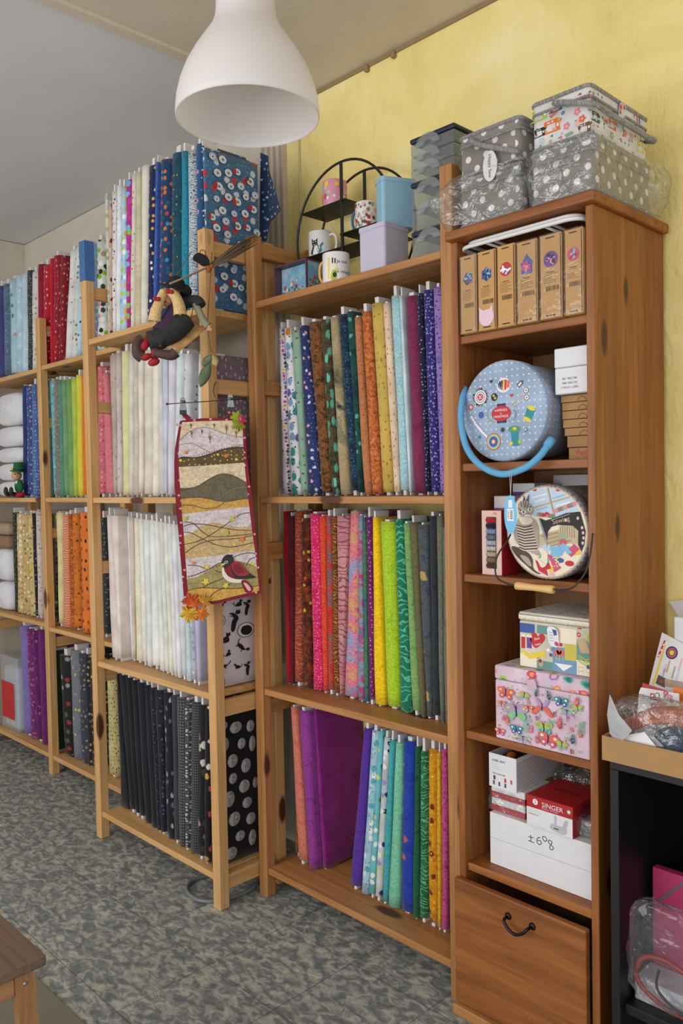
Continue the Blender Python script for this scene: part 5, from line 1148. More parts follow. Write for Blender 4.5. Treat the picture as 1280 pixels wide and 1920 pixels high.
for k_, (X, Y) in enumerate(((690, 665), (710, 850), (590, 800), (425, 825), (450, 575), (348, 560), (265, 762), (735, 765), (660, 828), (785, 885), (660, 955), (408, 668), (460, 762), (560, 740))):
    if inb(ip(X, Y)): MO_.at(*ip(X, Y), .015 if k_ < 6 else .009, (k_ % 3-1)*.2).beetle(('coral', 'coral', 'red', 'coral', 'rose', 'red', 'rose', 'navy')[k_ % 8], ('rose', 'brown', 'black', 'lilac', 'purple', 'black', 'rose', 'teal')[k_ % 8])
PL_ = [ip(X, Y) for X, Y in ((256, 560), (500, 815), (768, 655), (278, 615), (525, 885), (772, 715), (340, 722), (600, 665), (340, 826), (600, 600), (245, 838), (490, 700), (752, 968), (635, 735), (380, 885))]
for k_ in range(500):
    q = (rr.uniform(.012, 1.2215-x0-.012), rr.uniform(.012, (z1-z0)*.8-.012))
    if all(math.dist(q, p_) > .030 for p_ in PL_):
        PL_.append(q); j_ = len(PL_) % 5; s_ = rr.uniform(.012, .016); MO_.at(*q, s_, rr.uniform(-.25, .25))
        if j_ == 0: MO_.moth('coral', 'lilac', 'yellow')
        elif j_ == 1: MO_.beetle('coral', 'rose')
        elif j_ == 2: MO_.moth('lime', 'mint', 'orange')
        elif j_ == 3: MO_.beetle('navy', 'teal')
        else: MO_.sprig('mint')
part(m, 'body', IB)
m = MB(M_insect); m.box(x0-.001, 1.2225, y0-.002, .242, z0+(z1-z0)*.805, z1, .006, 3); part(m, 'lid', IB)
xm = (x0+1.222)/2-.018; zz_ = z0+(z1-z0)*.9
m = MB(M_insect); Q = frame((xm, y0-.003, zz_-.03), (1, 0, .12), (0, -.28, 1)); m.prism(rrect(-.013, -.022, .013, .034, .0115), Q, .0022); part(m, 'clasp', IB)
y1 = .02; xs = xat(974, y1, z1); zu = z1+.0006; zt_ = W(975, 1146, 1, y1).z
SB = thing('sewing_box', ((xs+1.222)/2, .12, zu), 'patchwork sewing print box with a ruler trim standing on the pink one', 'sewing box', 'fabric covered sewing boxes')
m = MB(M_sewp); m.box(xs, 1.2215, y1, .22, zu, zu+(zt_-zu)*.84, .004, 2)
P = FY(xs, y1, zu); hh = (zt_-zu)*.8
def pq(pts, c, z=.0006, sm=False): m.use(PAL[c]).decal(sp2(pts) if sm else pts, P, z)
WB = 1.2215-xs
M_mint = fab('solid', ((112, 152, 148),), 1, name='mint_block'); M_blub = fab('solid', ((116, 152, 186),), 1, name='blue_block'); M_yelb = fab('solid', ((206, 188, 92),), 1, name='yellow_block')
for a0_, b0_, a1_, b1_, mt_ in ((.002, .78, .045, .99, PAL['blue']), (.052, .80, .092, .99, M_mint), (.092, .66, .16, .99, PAL['cream']), (.002, .02, .05, .30, PAL['cream']), (.05, .02, .095, .2, M_mint), (.095, .02, .16, .30, M_blub), (.095, .30, .128, .55, M_blub), (.128, .30, .16, .66, M_yelb), (.16, .34, .21, .78, M_mint), (.16, .02, .225, .34, PAL['cream']), (.21, .40, WB-.004, .8, M_mint), (.2, .80, WB-.004, .99, PAL['cream'])):
    b1_ = min(b1_, .99); m.use(mt_).decal(rect(min(a0_, WB-.004), hh*b0_, min(a1_, WB-.003), hh*b1_), P, .0004)
for a0_, b0_ in ((.165, .2), (.185, .2), (.165, .1), (.19, .09), (.205, .2)): m.use(PAL['catgrey']); add_stroke(m, [(a0_, hh*b0_), (a0_+.012, hh*b0_), (a0_+.012, hh*(b0_-.09)), (a0_, hh*(b0_-.09)), (a0_, hh*b0_)], .0008, P, .0006)
for a0_, b0_, c_ in ((.118, .62, 'red'), (.1, .86, 'dgrey'), (.083, .46, 'white'), (.09, .36, 'purple'), (.19, .22, 'blue'), (.203, .36, 'rose')): m.use(PAL[c_]).decal(ell(a0_, hh*b0_, .0045), P, .0008)
for a0_, b0_ in ((.113, .46), (.121, .43), (.107, .42)): m.use(PAL['coral']).decal(ell(a0_, hh*b0_, .007, .008, 9), P, .0009)
for a0_ in (.105, .113, .122): m.use(PAL['sage']).decal([(a0_, hh*.38), (a0_+.003, hh*.38), (a0_+.004, hh*.26), (a0_-.002, hh*.27)], P, .0008)
m.use(PAL['white']).decal([(.1, hh*.2), (.15, hh*.2), (.125, hh*.05)], P, .0008); m.use(PAL['tan']).decal(ell(.062, hh*.14, .007, .009, 10), P, .0008); m.use(PAL['brown']).decal(ell(.060, hh*.19, .005, .005, 10), P, .001)
def hrt(cx, cy, s): return [(cx, cy-s), (cx-s*.95, cy), (cx-s*.8, cy+s*.6), (cx-s*.3, cy+s*.7), (cx, cy+s*.35), (cx+s*.3, cy+s*.7), (cx+s*.8, cy+s*.6), (cx+s*.95, cy)]
pq([(x*.98+.004*math.sin(y*90), y) for x, y in hrt(.052, hh*.66, .022)], 'red', .0008, True); m.use(PAL['white']); add_text(m, 'Sew', .010, P, .052, hh*.68, .0012, rot=.35); add_text(m, 'happy', .008, P, .054, hh*.56, .0012, rot=.35)
pq(rect(.006, hh*.42, .017, hh*.68), 'red', .0008); pq(rect(.022, hh*.44, .036, hh*.70), 'purple', .0008)
for xx in (.006, .022): pq(rect(xx-.002, hh*.68, xx+.015, hh*.74), 'cream', .001)
pq([(.006, hh*.32), (.03, hh*.2), (.075, hh*.3), (.075, hh*.42), (.04, hh*.36), (.03, hh*.3), (.01, hh*.38)], 'yellow', .0008)
pq([(.16, hh*.78), (.182, hh*.84), (.196, hh*.52), (.172, hh*.5)], 'tan', .0008)
for k in range(3): pq([(.165, hh*(.46-.06*k)), (.185, hh*(.38-.06*k)), (.205, hh*(.46-.06*k)), (.205, hh*(.43-.06*k)), (.185, hh*(.35-.06*k)), (.165, hh*(.43-.06*k))], 'lime', .0008)
for k, (a, b, c_) in enumerate(((.21, .9, 'red'), (.218, .84, 'brown'), (.222, .92, 'rose'), (.215, .76, 'green'), (.205, .84, 'lime'))): pq(ell(a-.008, hh*b, .010, .012, 12), c_, .0008+.0001*k)
part(m, 'body', SB)
m = MB(M_sewp); m.box(xs-.001, 1.2225, y1-.002, .222, zu+(zt_-zu)*.845, zt_, .005, 3)
m.use(PAL['grey']).decal(rect(0, 0, 1.222-xs, .003), FY(xs, y1-.002, zt_-.008), .0006); m.use(PAL['cream']).decal(rect(0, -.010, 1.222-xs, 0), FY(xs, y1-.002, zt_-.008), .0006); m.use(PAL['black'])
for k in range(int((1.2215-xs)/.004)): m.decal(rect(.004*k, -.010, .004*k+.0006, -.007+(.003 if k % 5 == 0 else 0)), FY(xs, y1-.002, zt_-.008), .001)
part(m, 'lid', SB)
m = MB(PAL['white']); Q = frame((xs+.1, y1-.004, zu+hh*.78), (1, 0, -.1), (0, -.2, 1)); m.prism(rrect(-.015, -.026, .015, .026, .012), Q, .0022)
m.use(PAL['blue']).decal([(0, .02), (.012, .02), (.012, .008), (.004, .004)], Q, .0026); m.use(PAL['rose']).decal(ell(.008, -.016, .006), Q, .0026); m.use(PAL['grey'])
for k in range(4): m.decal(rect(-.010, .010-.007*k, .001, .0112-.007*k), Q, .0026)
part(m, 'clasp', SB)

# ---- fifth shelf
yv = .035; xL, xR = xat(919, yv, .41), 1.218
zb1 = .4055; zm = zb1+(W(918, 1573, 1, yv).z-W(918, 1621, 1, yv).z); ztop = zb1+(W(918, 1526, 1, yv).z-W(918, 1621, 1, yv).z)
carton('white_box', xL, xR, yv, .32, zb1, zm-.0006, M_white, 'lower wide white box on the bottom cabinet shelf, no writing', 'box', 'wide white boxes on the bottom cabinet shelf', bev=.001)
def d3(r):
    P = FY(xL, yv, zm); r.use(PAL['black']); w_ = .004
    cx = (W(1018, 1593, 1, yv).x-xL); h = (ztop-zm)
    # the handwritten figures, upside down as they stand
    for pts in ([(-.036, .021), (-.036, .008), (-.038, .004)], [(-.044, .014), (-.028, .015)], [(-.044, .004), (-.026, .003)],
                [(-.008, .022), (-.016, .018), (-.018, .008), (-.012, .003), (-.005, .008), (-.008, .014), (-.016, .011)],
                [(.004, .016), (-.001, .022), (.001, .028), (.008, .027), (.011, .020), (.004, .016)],
                [(.022, .012), (.016, .017), (.018, .023), (.026, .021), (.024, .013), (.030, .007), (.026, .001), (.019, .003), (.022, .012)]):
        add_stroke(r, [(cx+p.x*.98, h*.5-.012+p.y) for p in spline(pts, False, 4)], .0018, P, .0006)
carton('white_box', xL, xR, yv, .32, zm, ztop, M_white, 'upper wide white box with a handwritten black mark', 'box', 'wide white boxes on the bottom cabinet shelf', d3, .001)
# thread kit box standing on two red and white boxes
zp = ztop+.0006; yq = .05; xa, xb_ = xat(921, yq, zp), xat(984, yq, zp); zq = [zp+(W(921, v, 1, yq).z-W(921, 1536, 1, yq).z) for v in (1536, 1512, 1488)]
for k in range(2):
    def f(r, k=k): 
        for P, w_ in ((FY(xa, yq, zq[k]), xb_-xa), (FX(xb_, yq, zq[k]), .1)): r.use(M_red).decal(rect(0, .001, w_, (zq[k+1]-zq[k])*.5), P, .0004)
    b0 = MB(M_white); b0.box(xa, xb_, yq, yq+.12, zq[k]+.0004, zq[k+1]-.0004, .002); f(b0)
    solo(b0, 'card_box', ['lower small white box with a red band, under its twin', 'upper small white box with a red band, under the thread chart box'][k], 'box', 'small red and white boxes')
m = MB(M_clear)
rr = random.Random(3)
m.grid(lambda u, v: V((xa-.004+u*(xb_-xa+.008)+rr.uniform(-.002, .002), yq-.004-.004*math.sin(u*9)*rr.random(), zq[0]+.003+v*(zq[2]-zq[0]-.012))), 14, 8)
m.grid(lambda u, v: V((xa-.006-.006*math.sin(u*PI)+rr.uniform(-.002, .002), yq-.004+.05*u, zq[0]+.004+v*.026+.006*math.sin(u*7))), 8, 6)
solo(m, 'plastic_wrap', 'crumpled clear wrap around the two small red and white boxes', 'plastic wrap', None, True)
zr = zq[2]+.0006; ya = .035; a0, a1 = xat(917, ya, zr), xat(968, ya, zr); zt2 = zr+(W(919, 1425, 1, ya).z-W(919, 1487, 1, ya).z)
r = thing('chart_box', ((a0+a1)/2, ya+.1, zr), 'white open-topped box with a colour chart on its front, standing left', 'box')
m = MB(M_white); th = .0015
m.box(a0, a1, ya, ya+th, zr, zt2); m.box(a0, a0+th, ya+th, ya+.235, zr, zt2); m.box(a1-th, a1, ya+th, ya+.235, zr, zt2); m.box(a0, a1, ya+.235-th, ya+.235, zr, zt2); m.box(a0+th, a1-th, ya+th, ya+.235-th, zr, zr+.002)
P = FY(a0, ya, zr); w_, h = a1-a0, zt2-zr; m.use(PAL['black'])
add_text(m, 'AURIfil  50WT', .0085, P, w_*.36, h*.80, .0005, sx=.8); add_text(m, 'THE COLOR CASE', .0062, P, w_*.36, h*.41, .0005, sx=.8)
m.use(PAL['grey'])
for k in range(3): m.decal(rect(w_*.08, h*(.68-.06*k), w_*(.3+.1*k), h*(.685-.06*k)), P, .0004)
for k, (a, b, c_) in enumerate(((.2, .28, 'navy'), (.4, .27, 'white'), (.6, .27, 'red'), (.82, .27, 'rose'), (.18, .13, 'brown'), (.38, .12, 'blue'), (.6, .12, 'dgrey'))): m.use(PAL[c_]).decal(rect(w_*a-.0028, h*b-.005, w_*a+.0028, h*b+.006), P, .0006)
m.use(PAL['brown']); Q = FX(a1, ya, zr)
for k in range(14): m.decal(rect(.004, h*(.06+.06*k), .225, h*(.06+.06*k)+.0012), Q, .0004)
part(m, 'carton', r)
m = MB(flat('thread_cards', (90, 64, 30), .6)); m.box(a0+.004, a1-.004, ya+.004, ya+.23, zr+.003, zt2-.02); m.use(PAL['black']); m.box(a0+.004, a1-.004, ya+.1, ya+.225, zt2-.0195, zt2-.012); m.use(PAL['orange']); m.ball((a0+.03, ya+.06, zt2-.018), .014, (.8, 1.5, .8)); part(m, 'contents', r)
# red machine accessory box
yr = .03; b0, b1 = xat(987, yr, zp), xat(1074, yr, zp); zt3 = zp+(W(987, 1492, 1, yr).z-W(987, 1549, 1, yr).z)
m = MB(M_red); m.box(b0, b1, yr, yr+.155, zp, zt3, .001); P = FY(b0, yr, zp); w_, h = b1-b0, zt3-zp
m.use(M_white).decal(rect(.001, .001, w_-.001, h*.62), P, .0004); m.use(PAL['white']); add_text(m, 'SINGER', .0165, P, w_*.57, h*.80, .0006, sx=1.1); m.decal(ell(w_*.20, h*.83, .0075), P, .0005); m.use(M_red); add_text(m, 'S', .012, P, w_*.20, h*.83, .0008)
m.use(PAL['palepink']); add_text(m, 'Bobbin Winder', .0075, P, w_*.52, h*.69, .0006); m.use(PAL['green']).decal(ell(w_*.92, h*.82, .006), P, .0006); m.use(PAL['cream']).decal(ell(w_*.92, h*.825, .004), P, .0008)
m.use(PAL['grey'])
for k, q in enumerate((.26, .3, .2)): m.decal(rect(w_*.05, h*(.53-.05*k), w_*(.05+q), h*(.535-.05*k)), P, .0006)
m.use(M_red).decal(rect(w_*.05, h*.40, w_*.27, h*.415), P, .0006); m.use(PAL['grey']).decal(rect(w_*.02, h*.07, w_*.42, h*.075), P, .0006)
lg = flat('print_lightgrey', (186, 186, 196), .5); m.use(lg); m.decal(sp2([(w_*.52, h*.13), (w_*.56, h*.3), (w_*.66, h*.3), (w_*.86, h*.26), (w_*.86, h*.1), (w_*.74, h*.04)]), P, .0006); m.decal(rect(w_*.61, h*.28, w_*.66, h*.58), P, .0008); m.decal(sp2([(w_*.78, h*.28), (w_*.84, h*.5), (w_*.9, h*.5), (w_*.85, h*.25)]), P, .0008); m.use(PAL['dgrey']).decal(rect(w_*.6, h*.15, w_*.7, h*.19), P, .001)
m.use(flat('print_darkred', (120, 20, 28), .5)); add_text(m, 'SINGER', .019, frame((b0+w_*.52, yr+.08, zt3), (-1, 0, 0), (0, -1, 0)), 0, 0, .0006, sx=1.2); add_text(m, 'SINGER', .014, FX(b1, yr, zp), .07, h*.8, .0006)
solo(m, 'machine_box', 'red and white sewing machine accessory box with white lettering', 'box')
# bagged clear cases right and behind
def crumple(name, x0, x1, y0, y1, z0, z1, amp, seed, label, mat=None, n=12, cat='plastic bag'):
    """an irregular closed film bag"""
    rr = random.Random(seed); ph = [rr.uniform(0, 6) for _ in range(9)]
    m = MB(mat or M_clear)
    def f(u, v):
        a = 2*PI*u; th = PI*(v-.5)
        sx = math.copysign(abs(math.cos(a))**.45, math.cos(a))*abs(math.cos(th))**.35; sy = math.copysign(abs(math.sin(a))**.45, math.sin(a))*abs(math.cos(th))**.35; sz = math.copysign(abs(math.sin(th))**.6, math.sin(th))
        p = V(((x0+x1)/2+sx*(x1-x0)/2, (y0+y1)/2+sy*(y1-y0)/2, (z0+z1)/2+sz*(z1-z0)/2))
        k = amp*(math.sin(9*a+ph[0]+5*th)+math.sin(17*a+ph[1]-7*th)*.6+math.sin(13*th+ph[2]+3*a)*.7)*.35
        q = V((p.x+k*(sx)+rr.uniform(-1, 1)*amp*.25, p.y+k*sy+rr.uniform(-1, 1)*amp*.25, p.z+k*.3*sz)); q.z = max(q.z, z0+.0005); return q
    m.grid(f, n*4, n, True, False); return solo(m, name, label, cat, None, True)
m = MB(film('clear_case', (214, 220, 226), .3, .1, .1, 10)); x0 = xat(1085, .06, zp); 
for k in range(3): m.box(x0+.002*k, 1.2, .06, .16, zp+.001+.0135*k, zp+.0135+.0135*k, .002)
solo(m, 'plastic_case', 'stack of flat clear cases in a bag at the shelf right end', 'case')
crumple('plastic_bag', x0-.012, 1.218, .045, .18, zp, zp+.055, .006, 4, 'clear bag around the flat cases right of the red box')
crumple('plastic_bag', xat(1035, .2, .6), xat(1035, .2, .6)+.12, .19, .27, zt3*0+zp+.0, zt3+.02, .008, 5, 'clear bag bunched behind the red accessory box')

# ---------------------------------------------------------------- baskets on the cabinet
M_gdot = fab('solid', ((140, 133, 128),), 1, (D(26, .215, (228, 226, 222), rand=.06, feather=.02, rot=.785),), name='grey_dotted')
M_gtrim = fab('tweed2', ((120, 118, 118), (158, 156, 156)), 1.2)
M_machp = fab('solid', ((222, 220, 218),), 1, (D(70, .2, (190, 60, 70), (90, 150, 110), (230, 150, 160), (90, 130, 180), (120, 160, 140), keep=.4, jit=.5, sx=.7),), name='machine_print')
M_strap = fab('solid', ((206, 214, 218),), 1, (D(60, .3, (226, 140, 150), (200, 60, 60), (110, 170, 190), jit=.5),), name='strap_print')
def mach_print(m, x1, y0, z0, z1):
    A_ = Motif(m, FY(0, y0, 0), .0004); x_lo = xr0+.026; B_ = Motif(m, FX(x1, 0, 0), .0004); C_ = lambda X, Y: (980+X/4.267, 130+Y/4.267)
    for X, Y, c, s_ in ((130, 368, 'lime', .022), (230, 455, 'orange', .024), (100, 520, 'black', .016), (262, 300, 'dgrey', .018), (405, 240, 'sky', .019), (490, 470, 'brown', .018)):
        p = W(*C_(X, Y), 1, y0); A_.at(max(p.x, x_lo), p.z, s_, .02).machine(c)
    for k, (X, Y, c) in enumerate(((350, 455, 'pink'), (435, 340, 'pink'), (245, 360, 'red'), (320, 350, 'blue'), (440, 430, 'palepink'), (300, 545, 'red'), (150, 575, 'paleblue'), (220, 580, 'sage'), (370, 520, 'green'), (290, 400, 'sage'), (475, 395, 'coral'), (120, 545, 'sky'))):
        p = W(*C_(X, Y), 1, y0); A_.at(p.x, p.z, (.010, .005)[k % 2 if k > 1 else 0], k); A_.flower(c) if k % 3 < 2 else A_.sprig(c)
    for X, Y, c, s_ in ((640, 250, 'lime', .021), (715, 440, 'orange', .019), (940, 625, 'yellow', .020), (740, 275, 'dgrey', .017), (580, 380, 'dgrey', .018), (985, 420, 'lime', .015), (960, 555, 'black', .015)):
        p = W(*C_(X, Y), 0, x1); B_.at(min(p.y, yB-.03), p.z, s_).machine(c)
    for k, (X, Y, c) in enumerate(((815, 510, 'pink'), (870, 540, 'palepink'), (730, 340, 'red'), (650, 470, 'paleblue'), (860, 380, 'palepink'), (780, 560, 'red'), (710, 530, 'sage'), (850, 570, 'sage'), (660, 420, 'coral'), (600, 270, 'blue'))):
        p = W(*C_(X, Y), 0, x1); B_.at(p.y, p.z, (.010, .005)[k % 2 if k > 1 else 0], k); B_.flower(c) if k % 3 < 2 else B_.sprig(c)
    for X, Y in ((560, 245), (915, 395)):
        p = W(*C_(X, Y), 0, x1); B_.at(p.y, p.z, .02); B_.p(rect(-.3, -.6, 0, .5), 'rose'); B_.p(rect(.25, -.7, .55, .3), 'blue'); B_.line([(-1, -.2), (-.9, .6), (-.5, .8)], .18, 'red')
def basket(x0, x1, y0, y1, z0, z1, mat, label, trim, handle=True, clasp=None, tagd=False):
    r = thing('sewing_basket', ((x0+x1)/2, (y0+y1)/2, z0), label, 'sewing basket', 'sewing baskets on top of the cabinet')
    hl = z1-.03
    def shell(za, zb_, inset):
        m = MB(mat); p = rrect(x0+inset, y0+inset, x1-inset, y1-inset, .014, 4); n = len(p); per = [0]
        for i in range(n): per.append(per[-1]+math.dist(p[i], p[(i+1) % n]))
        lo = [m.b.verts.new((x, y, za)) for x, y in p]; hi = [m.b.verts.new((x, y, zb_)) for x, y in p]
        for i in range(n):
            f = m.b.faces.new((lo[i], lo[(i+1) % n], hi[(i+1) % n], hi[i])); f[m.tg] = 1; f.smooth = True
            for lp, (k, z) in zip(f.loops, ((i, za), (i+1, za), (i+1, zb_), (i, zb_))): lp[m.uv].uv = (per[k], z)
        m.cap(lo, True); m.cap(hi); return m
    m = shell(z0, hl-.001, .001)
    if mat is M_machp: mach_print(m, x1-.001, y0+.001, z0, hl)
    part(m, 'body', r)
    m = shell(hl, z1-.004, 0); part(m, 'lid', r)
    m = MB(trim)
    for z, rad, ins in ((z0+.003, .003, 0), (hl, .0032, .0), (z1-.006, .0055, .001)): m.tube([(x, y, z) for x, y in rrect(x0+ins, y0+ins, x1-ins, y1-ins, .014, 4)], rad, 8, True)
    part(m, 'trim', r)
    if handle:
        xm, zp_ = (x0+x1)/2-.01, z1-.022; xr = x1+.016 if handle != 'short' else x1-.01
        pts = [(xm, y0-.009, zp_), (xm+.03, y0-.012, zp_-.010), (xr-.02, y0-.014, zp_-.030), (xr, y0+.0, zp_-.036), (xr+.002, y0+.06, zp_-.04), (xr+.002, y1-.06, zp_-.04), (xr, y1-.0, zp_-.036), (xr-.02, y1+.008, zp_-.03), (xm, y1+.007, zp_)]
        if handle == 'short': pts = [(xm-.04, y0-.009, zp_), (xm, y0-.012, zp_-.026), (x1-.012, y0-.012, zp_-.066), (x1-.008, y0-.004, zp_-.068)]
        m = MB(trim); m.tube(spline(pts, False, 6), .0065, 10); part(m, 'handle', r)
    if clasp:
        m = MB(clasp); ym = y0+(y1-y0)*.5; Q = frame((x1+.002, ym, z1-.04), (0, 1, 0), (.1, 0, 1)); m.prism(rrect(-.014, -.03, .014, .034, .012), Q, .003); part(m, 'clasp', r)
    if tagd:
        c = W(918, 311, 1, y0-.014); hh = (W(918, 282, 1, y0-.014).z-W(918, 340, 1, y0-.014).z)/2
        m = MB(flat('paper_tag', (226, 222, 224), .6)); m.prism(ell(0, 0, hh*.56, hh, 32), FY(c.x, y0-.013, c.z), .0008)
        m.use(PAL['dgrey']); Q = frame((c.x, y0-.0138, c.z), (0, 0, -1), (1, 0, 0)); add_text(m, 'Happy Sew', hh*.34, Q, 0, 0, .0006); t_ = part(m, 'paper_tag', r); t_['label'] = 'white oval paper tag with handwriting'
    return r
Z0 = 2.0665; yA, yB = -.026, .262
xr0, xr1 = xat(993, yA, 2.2), 1.254
xl0, xl1 = xat(860, yA, 2.15), xr0-.026
zA = W(1109, 250, 1, yA).z; zB = W(1104, 152, 1, yA).z
zC = W(870, 336, 1, yA).z; zD = W(870, 254, 1, yA).z
basket(xr0, xr1, yA, yB, Z0, zA, M_gdot, 'lower right grey white-dotted basket in clear wrap on the cabinet', M_gtrim, False)
basket(xr0+.004, xr1-.006, yA, yB-.004, zA+.003, zB, M_machp, 'white basket printed with colourful sewing machines, grey handle', M_gtrim, True, M_strap)
basket(xl0, xl1, yA, yB, Z0, zC, M_gdot, 'lower left grey white-dotted basket under the tagged one', M_gtrim, False)
basket(xl0+.002, xl1, yA, yB-.004, zC+.003, zD, M_gdot, 'upper left grey white-dotted basket with an oval tag', M_gtrim, 'short', None, True)
def bag(x0, x1, y0, y1, z0, z1, puffs, seed, label):
    """film drawn over a basket with loose puffs sticking out past its ends"""
    rr = random.Random(seed); m = MB(M_clear)
    p = rrect(x0, y0, x1, y1, .02, 5); n = len(p); ph = [rr.uniform(0, 6) for _ in range(6)]
    pr_ = []
    # resample the outline
    tot = [0]
    for i in range(n): tot.append(tot[-1]+math.dist(p[i], p[(i+1) % n]))
    NN = 110
    for k in range(NN):
        s = tot[-1]*k/NN; i = max(j for j in range(n) if tot[j] <= s+1e-9); f = (s-tot[i])/max(1e-9, tot[i+1]-tot[i]); a, b = p[i], p[(i+1) % n]
        pr_.append((a[0]+(b[0]-a[0])*f, a[1]+(b[1]-a[1])*f))
    cx, cy = (x0+x1)/2, (y0+y1)/2
    def f(u, v):
        x, y = pr_[int(round(u*NN)) % NN]; z = z0+(z1-z0)*v
        d = V((x-cx, y-cy)).normalized(); cr = .0022+.009*(.5+.5*math.sin(31*u*2*PI/3+ph[0]+6*v))*(.5+.5*math.sin(13*u*2*PI+ph[1]-9*v))+rr.uniform(0, .0022)
        q = V((x+d.x*cr, y+d.y*cr, z))
        for (px, py, pz, rad, dx, dy, dz) in puffs:
            g = math.exp(-((x-px)**2+(y-py)**2+(z-pz)**2)/rad**2); jj = 1+.16*math.sin(44*u+6*v)+.10*math.sin(70*u-9*v)
            q += V((dx, dy, dz))*g*jj
        return q
    m.grid(f, NN, 24, True, False); return solo(m, 'plastic_bag', label, 'plastic bag', None, True)
bag(xr0-.004, xr1+.004, yA-.004, yB+.004, Z0+.0006, zA-.001, [(xr1, yB-.01, Z0+.07, .06, .03, .055, .0), (xr0+.03, yA, Z0+.08, .06, -.0, -.015, 0)], 2, 'clear bag wrapped around the lower right dotted basket')
bag(xl0-.004, xl1+.003, yA-.004, yB+.004, Z0+.0006, zC+.004, [(xl0, yA+.0, Z0+.04, .06, -.045, -.035, .0), (xl0, yA, Z0+.10, .035, -.02, -.02, 0)], 9, 'clear bag wrapped around the lower left dotted basket')
# ---------------------------------------------------------------- things on the right rack
ZT = ZC[3]+.0006
M_blk = flat('black_metal', (22, 23, 25), .45)
xr, rr0, yr0 = .245, .222, .235; zc = 2.252; TH = 0.0
RS = thing('display_stand', (xr, yr0, ZT), 'round black metal display stand holding mugs on top of the right rack', 'display stand', None, TH)
def loc(x, y): c, s = math.cos(TH), math.sin(TH); return (xr+(x-xr)*c-(y-yr0)*s, yr0+(x-xr)*s+(y-yr0)*c)
MR_ = Matrix.Translation((xr, yr0, 0)) @ Matrix.Rotation(TH, 4, 'Z') @ Matrix.Translation((-xr, -yr0, 0))
def turned(m): bmesh.ops.transform(m.b, matrix=MR_, verts=m.b.verts[:]); return m
a0 = math.asin((ZT+.006-zc)/rr0)
YF_, YB_ = .18, .29
for y in (YF_, YB_):
    m = MB(M_blk); aa = [a0+(PI-2*a0)*k/56 for k in range(57)]
    m.tube([(xr+rr0*math.cos(a), y, zc+rr0*math.sin(a)) for a in aa], .0042, 10); part(turned(m), 'ring', RS)
    m = MB(M_blk); m.box(xr-.005, xr+.005, y-.004, y+.004, ZT, zc+rr0-.004, .001); part(turned(m), 'upright', RS)
zL = W(600, 395, 1, .2).z; zR = W(655, 431, 1, .17).z; zB_ = W(600, 480, 1, .2).z
def chord(z): return math.sqrt(max(0, rr0**2-(z-zc)**2))
for x0, x1, z in ((xr-chord(zL)+.004, xr+.02, zL), (xr-.007, xr+chord(zR)-.004, zR), (xr-chord(zB_)+.004, xr+chord(zB_)-.004, zB_)):
    m = MB(M_blk); m.box(x0, x1, YF_-.006, YB_+.006, z-.004, z, .001); part(turned(m), 'tray', RS)
M_cer = flat('white_ceramic', (232, 230, 230), .2)
def mug(x, y, z, R, h, hang, label, deco, mat=None, hmat=None, inner=None):
    r = thing('mug', (x, y, z), label, 'mug', 'mugs on and beside the black stand')
    M = Matrix.Translation((x, y, z)); m = MB(mat or M_cer)
    m.lathe([(R*.8, 0), (R*.97, .002), (R, .006), (R, h-.002), (R-.0012, h), (R-.003, h-.002), (R-.0035, .008), (.001, .006)], 40, M, (True, False)); 
    if deco: deco(m, lambda a, zz_, e=.0004: M @ V(((R+e)*math.cos(a), (R+e)*math.sin(a), zz_)), R, h)
    part(m, 'body', r)
    m = MB(hmat or mat or M_cer); c, s = math.cos(hang), math.sin(hang)
    pts = [M @ V((c*(R-.001+d), s*(R-.001+d), h*f)) for d, f in ((0, .84), (.014, .86), (.026, .74), (.029, .5), (.024, .28), (.012, .17), (0, .16))]
    m.tube(spline([tuple(p) for p in pts], False, 5), .0045, 10); part(m, 'handle', r); return r
def wrapd(m, fn, pts, c, e=.0005):
    m.use(PAL[c]); vs = [m.b.verts.new(fn(a, z, e)) for a, z in pts]
    try:
        f = m.b.faces.new(vs); f.material_index = m.mi; bmesh.ops.triangulate(m.b, faces=[f])
    except ValueError: pass
AV = -.72                                            # direction from the mugs towards the aisle corner
def d_pink(m, fn, R, h):
    rr = random.Random(1)
    for k in range(16):
        a, z = AV+rr.uniform(-1.3, 1.3), h*rr.uniform(.18, .85); s = rr.uniform(.004, .011)
        wrapd(m, fn, [(a+s/R*math.cos(q), z+s*1.1*math.sin(q)) for q in [k2*PI/6 for k2 in range(12)]], ('palepink', 'yellow', 'rose', 'sky', 'cream', 'white')[k % 6], .0004+.00003*k)
def d_cat(m, fn, R, h):
    A = AV-.5
    P_ = lambda L_: [(A+x/R, z) for x, z in L_]
    wrapd(m, fn, P_(sp2([(-.016, .012), (.014, .012), (.014, .032), (.008, .045), (-.004, .048), (-.012, .034)])), 'black', .0005)
    wrapd(m, fn, P_([(-.013, .045), (-.013, .066), (-.006, .058), (.002, .058), (.009, .066), (.009, .046), (.004, .04), (-.008, .04)]), 'black', .0006)
    wrapd(m, fn, P_(sp2([(.012, .014), (.024, .02), (.022, .038), (.03, .046), (.026, .05), (.017, .04), (.018, .024), (.012, .02)])), 'teal', .0006)
    for x in (-.007, .003): wrapd(m, fn, P_(ell(x, .053, .0026, .0022, 8)), 'lime', .0008)
    wrapd(m, fn, P_(sp2([(-.008, .046), (-.002, .043), (.005, .046), (-.002, .0415)])), 'white', .0008)
    for z in (.02, .028): wrapd(m, fn, P_(rect(-.012, z, .010, z+.003)), 'teal', .0007)
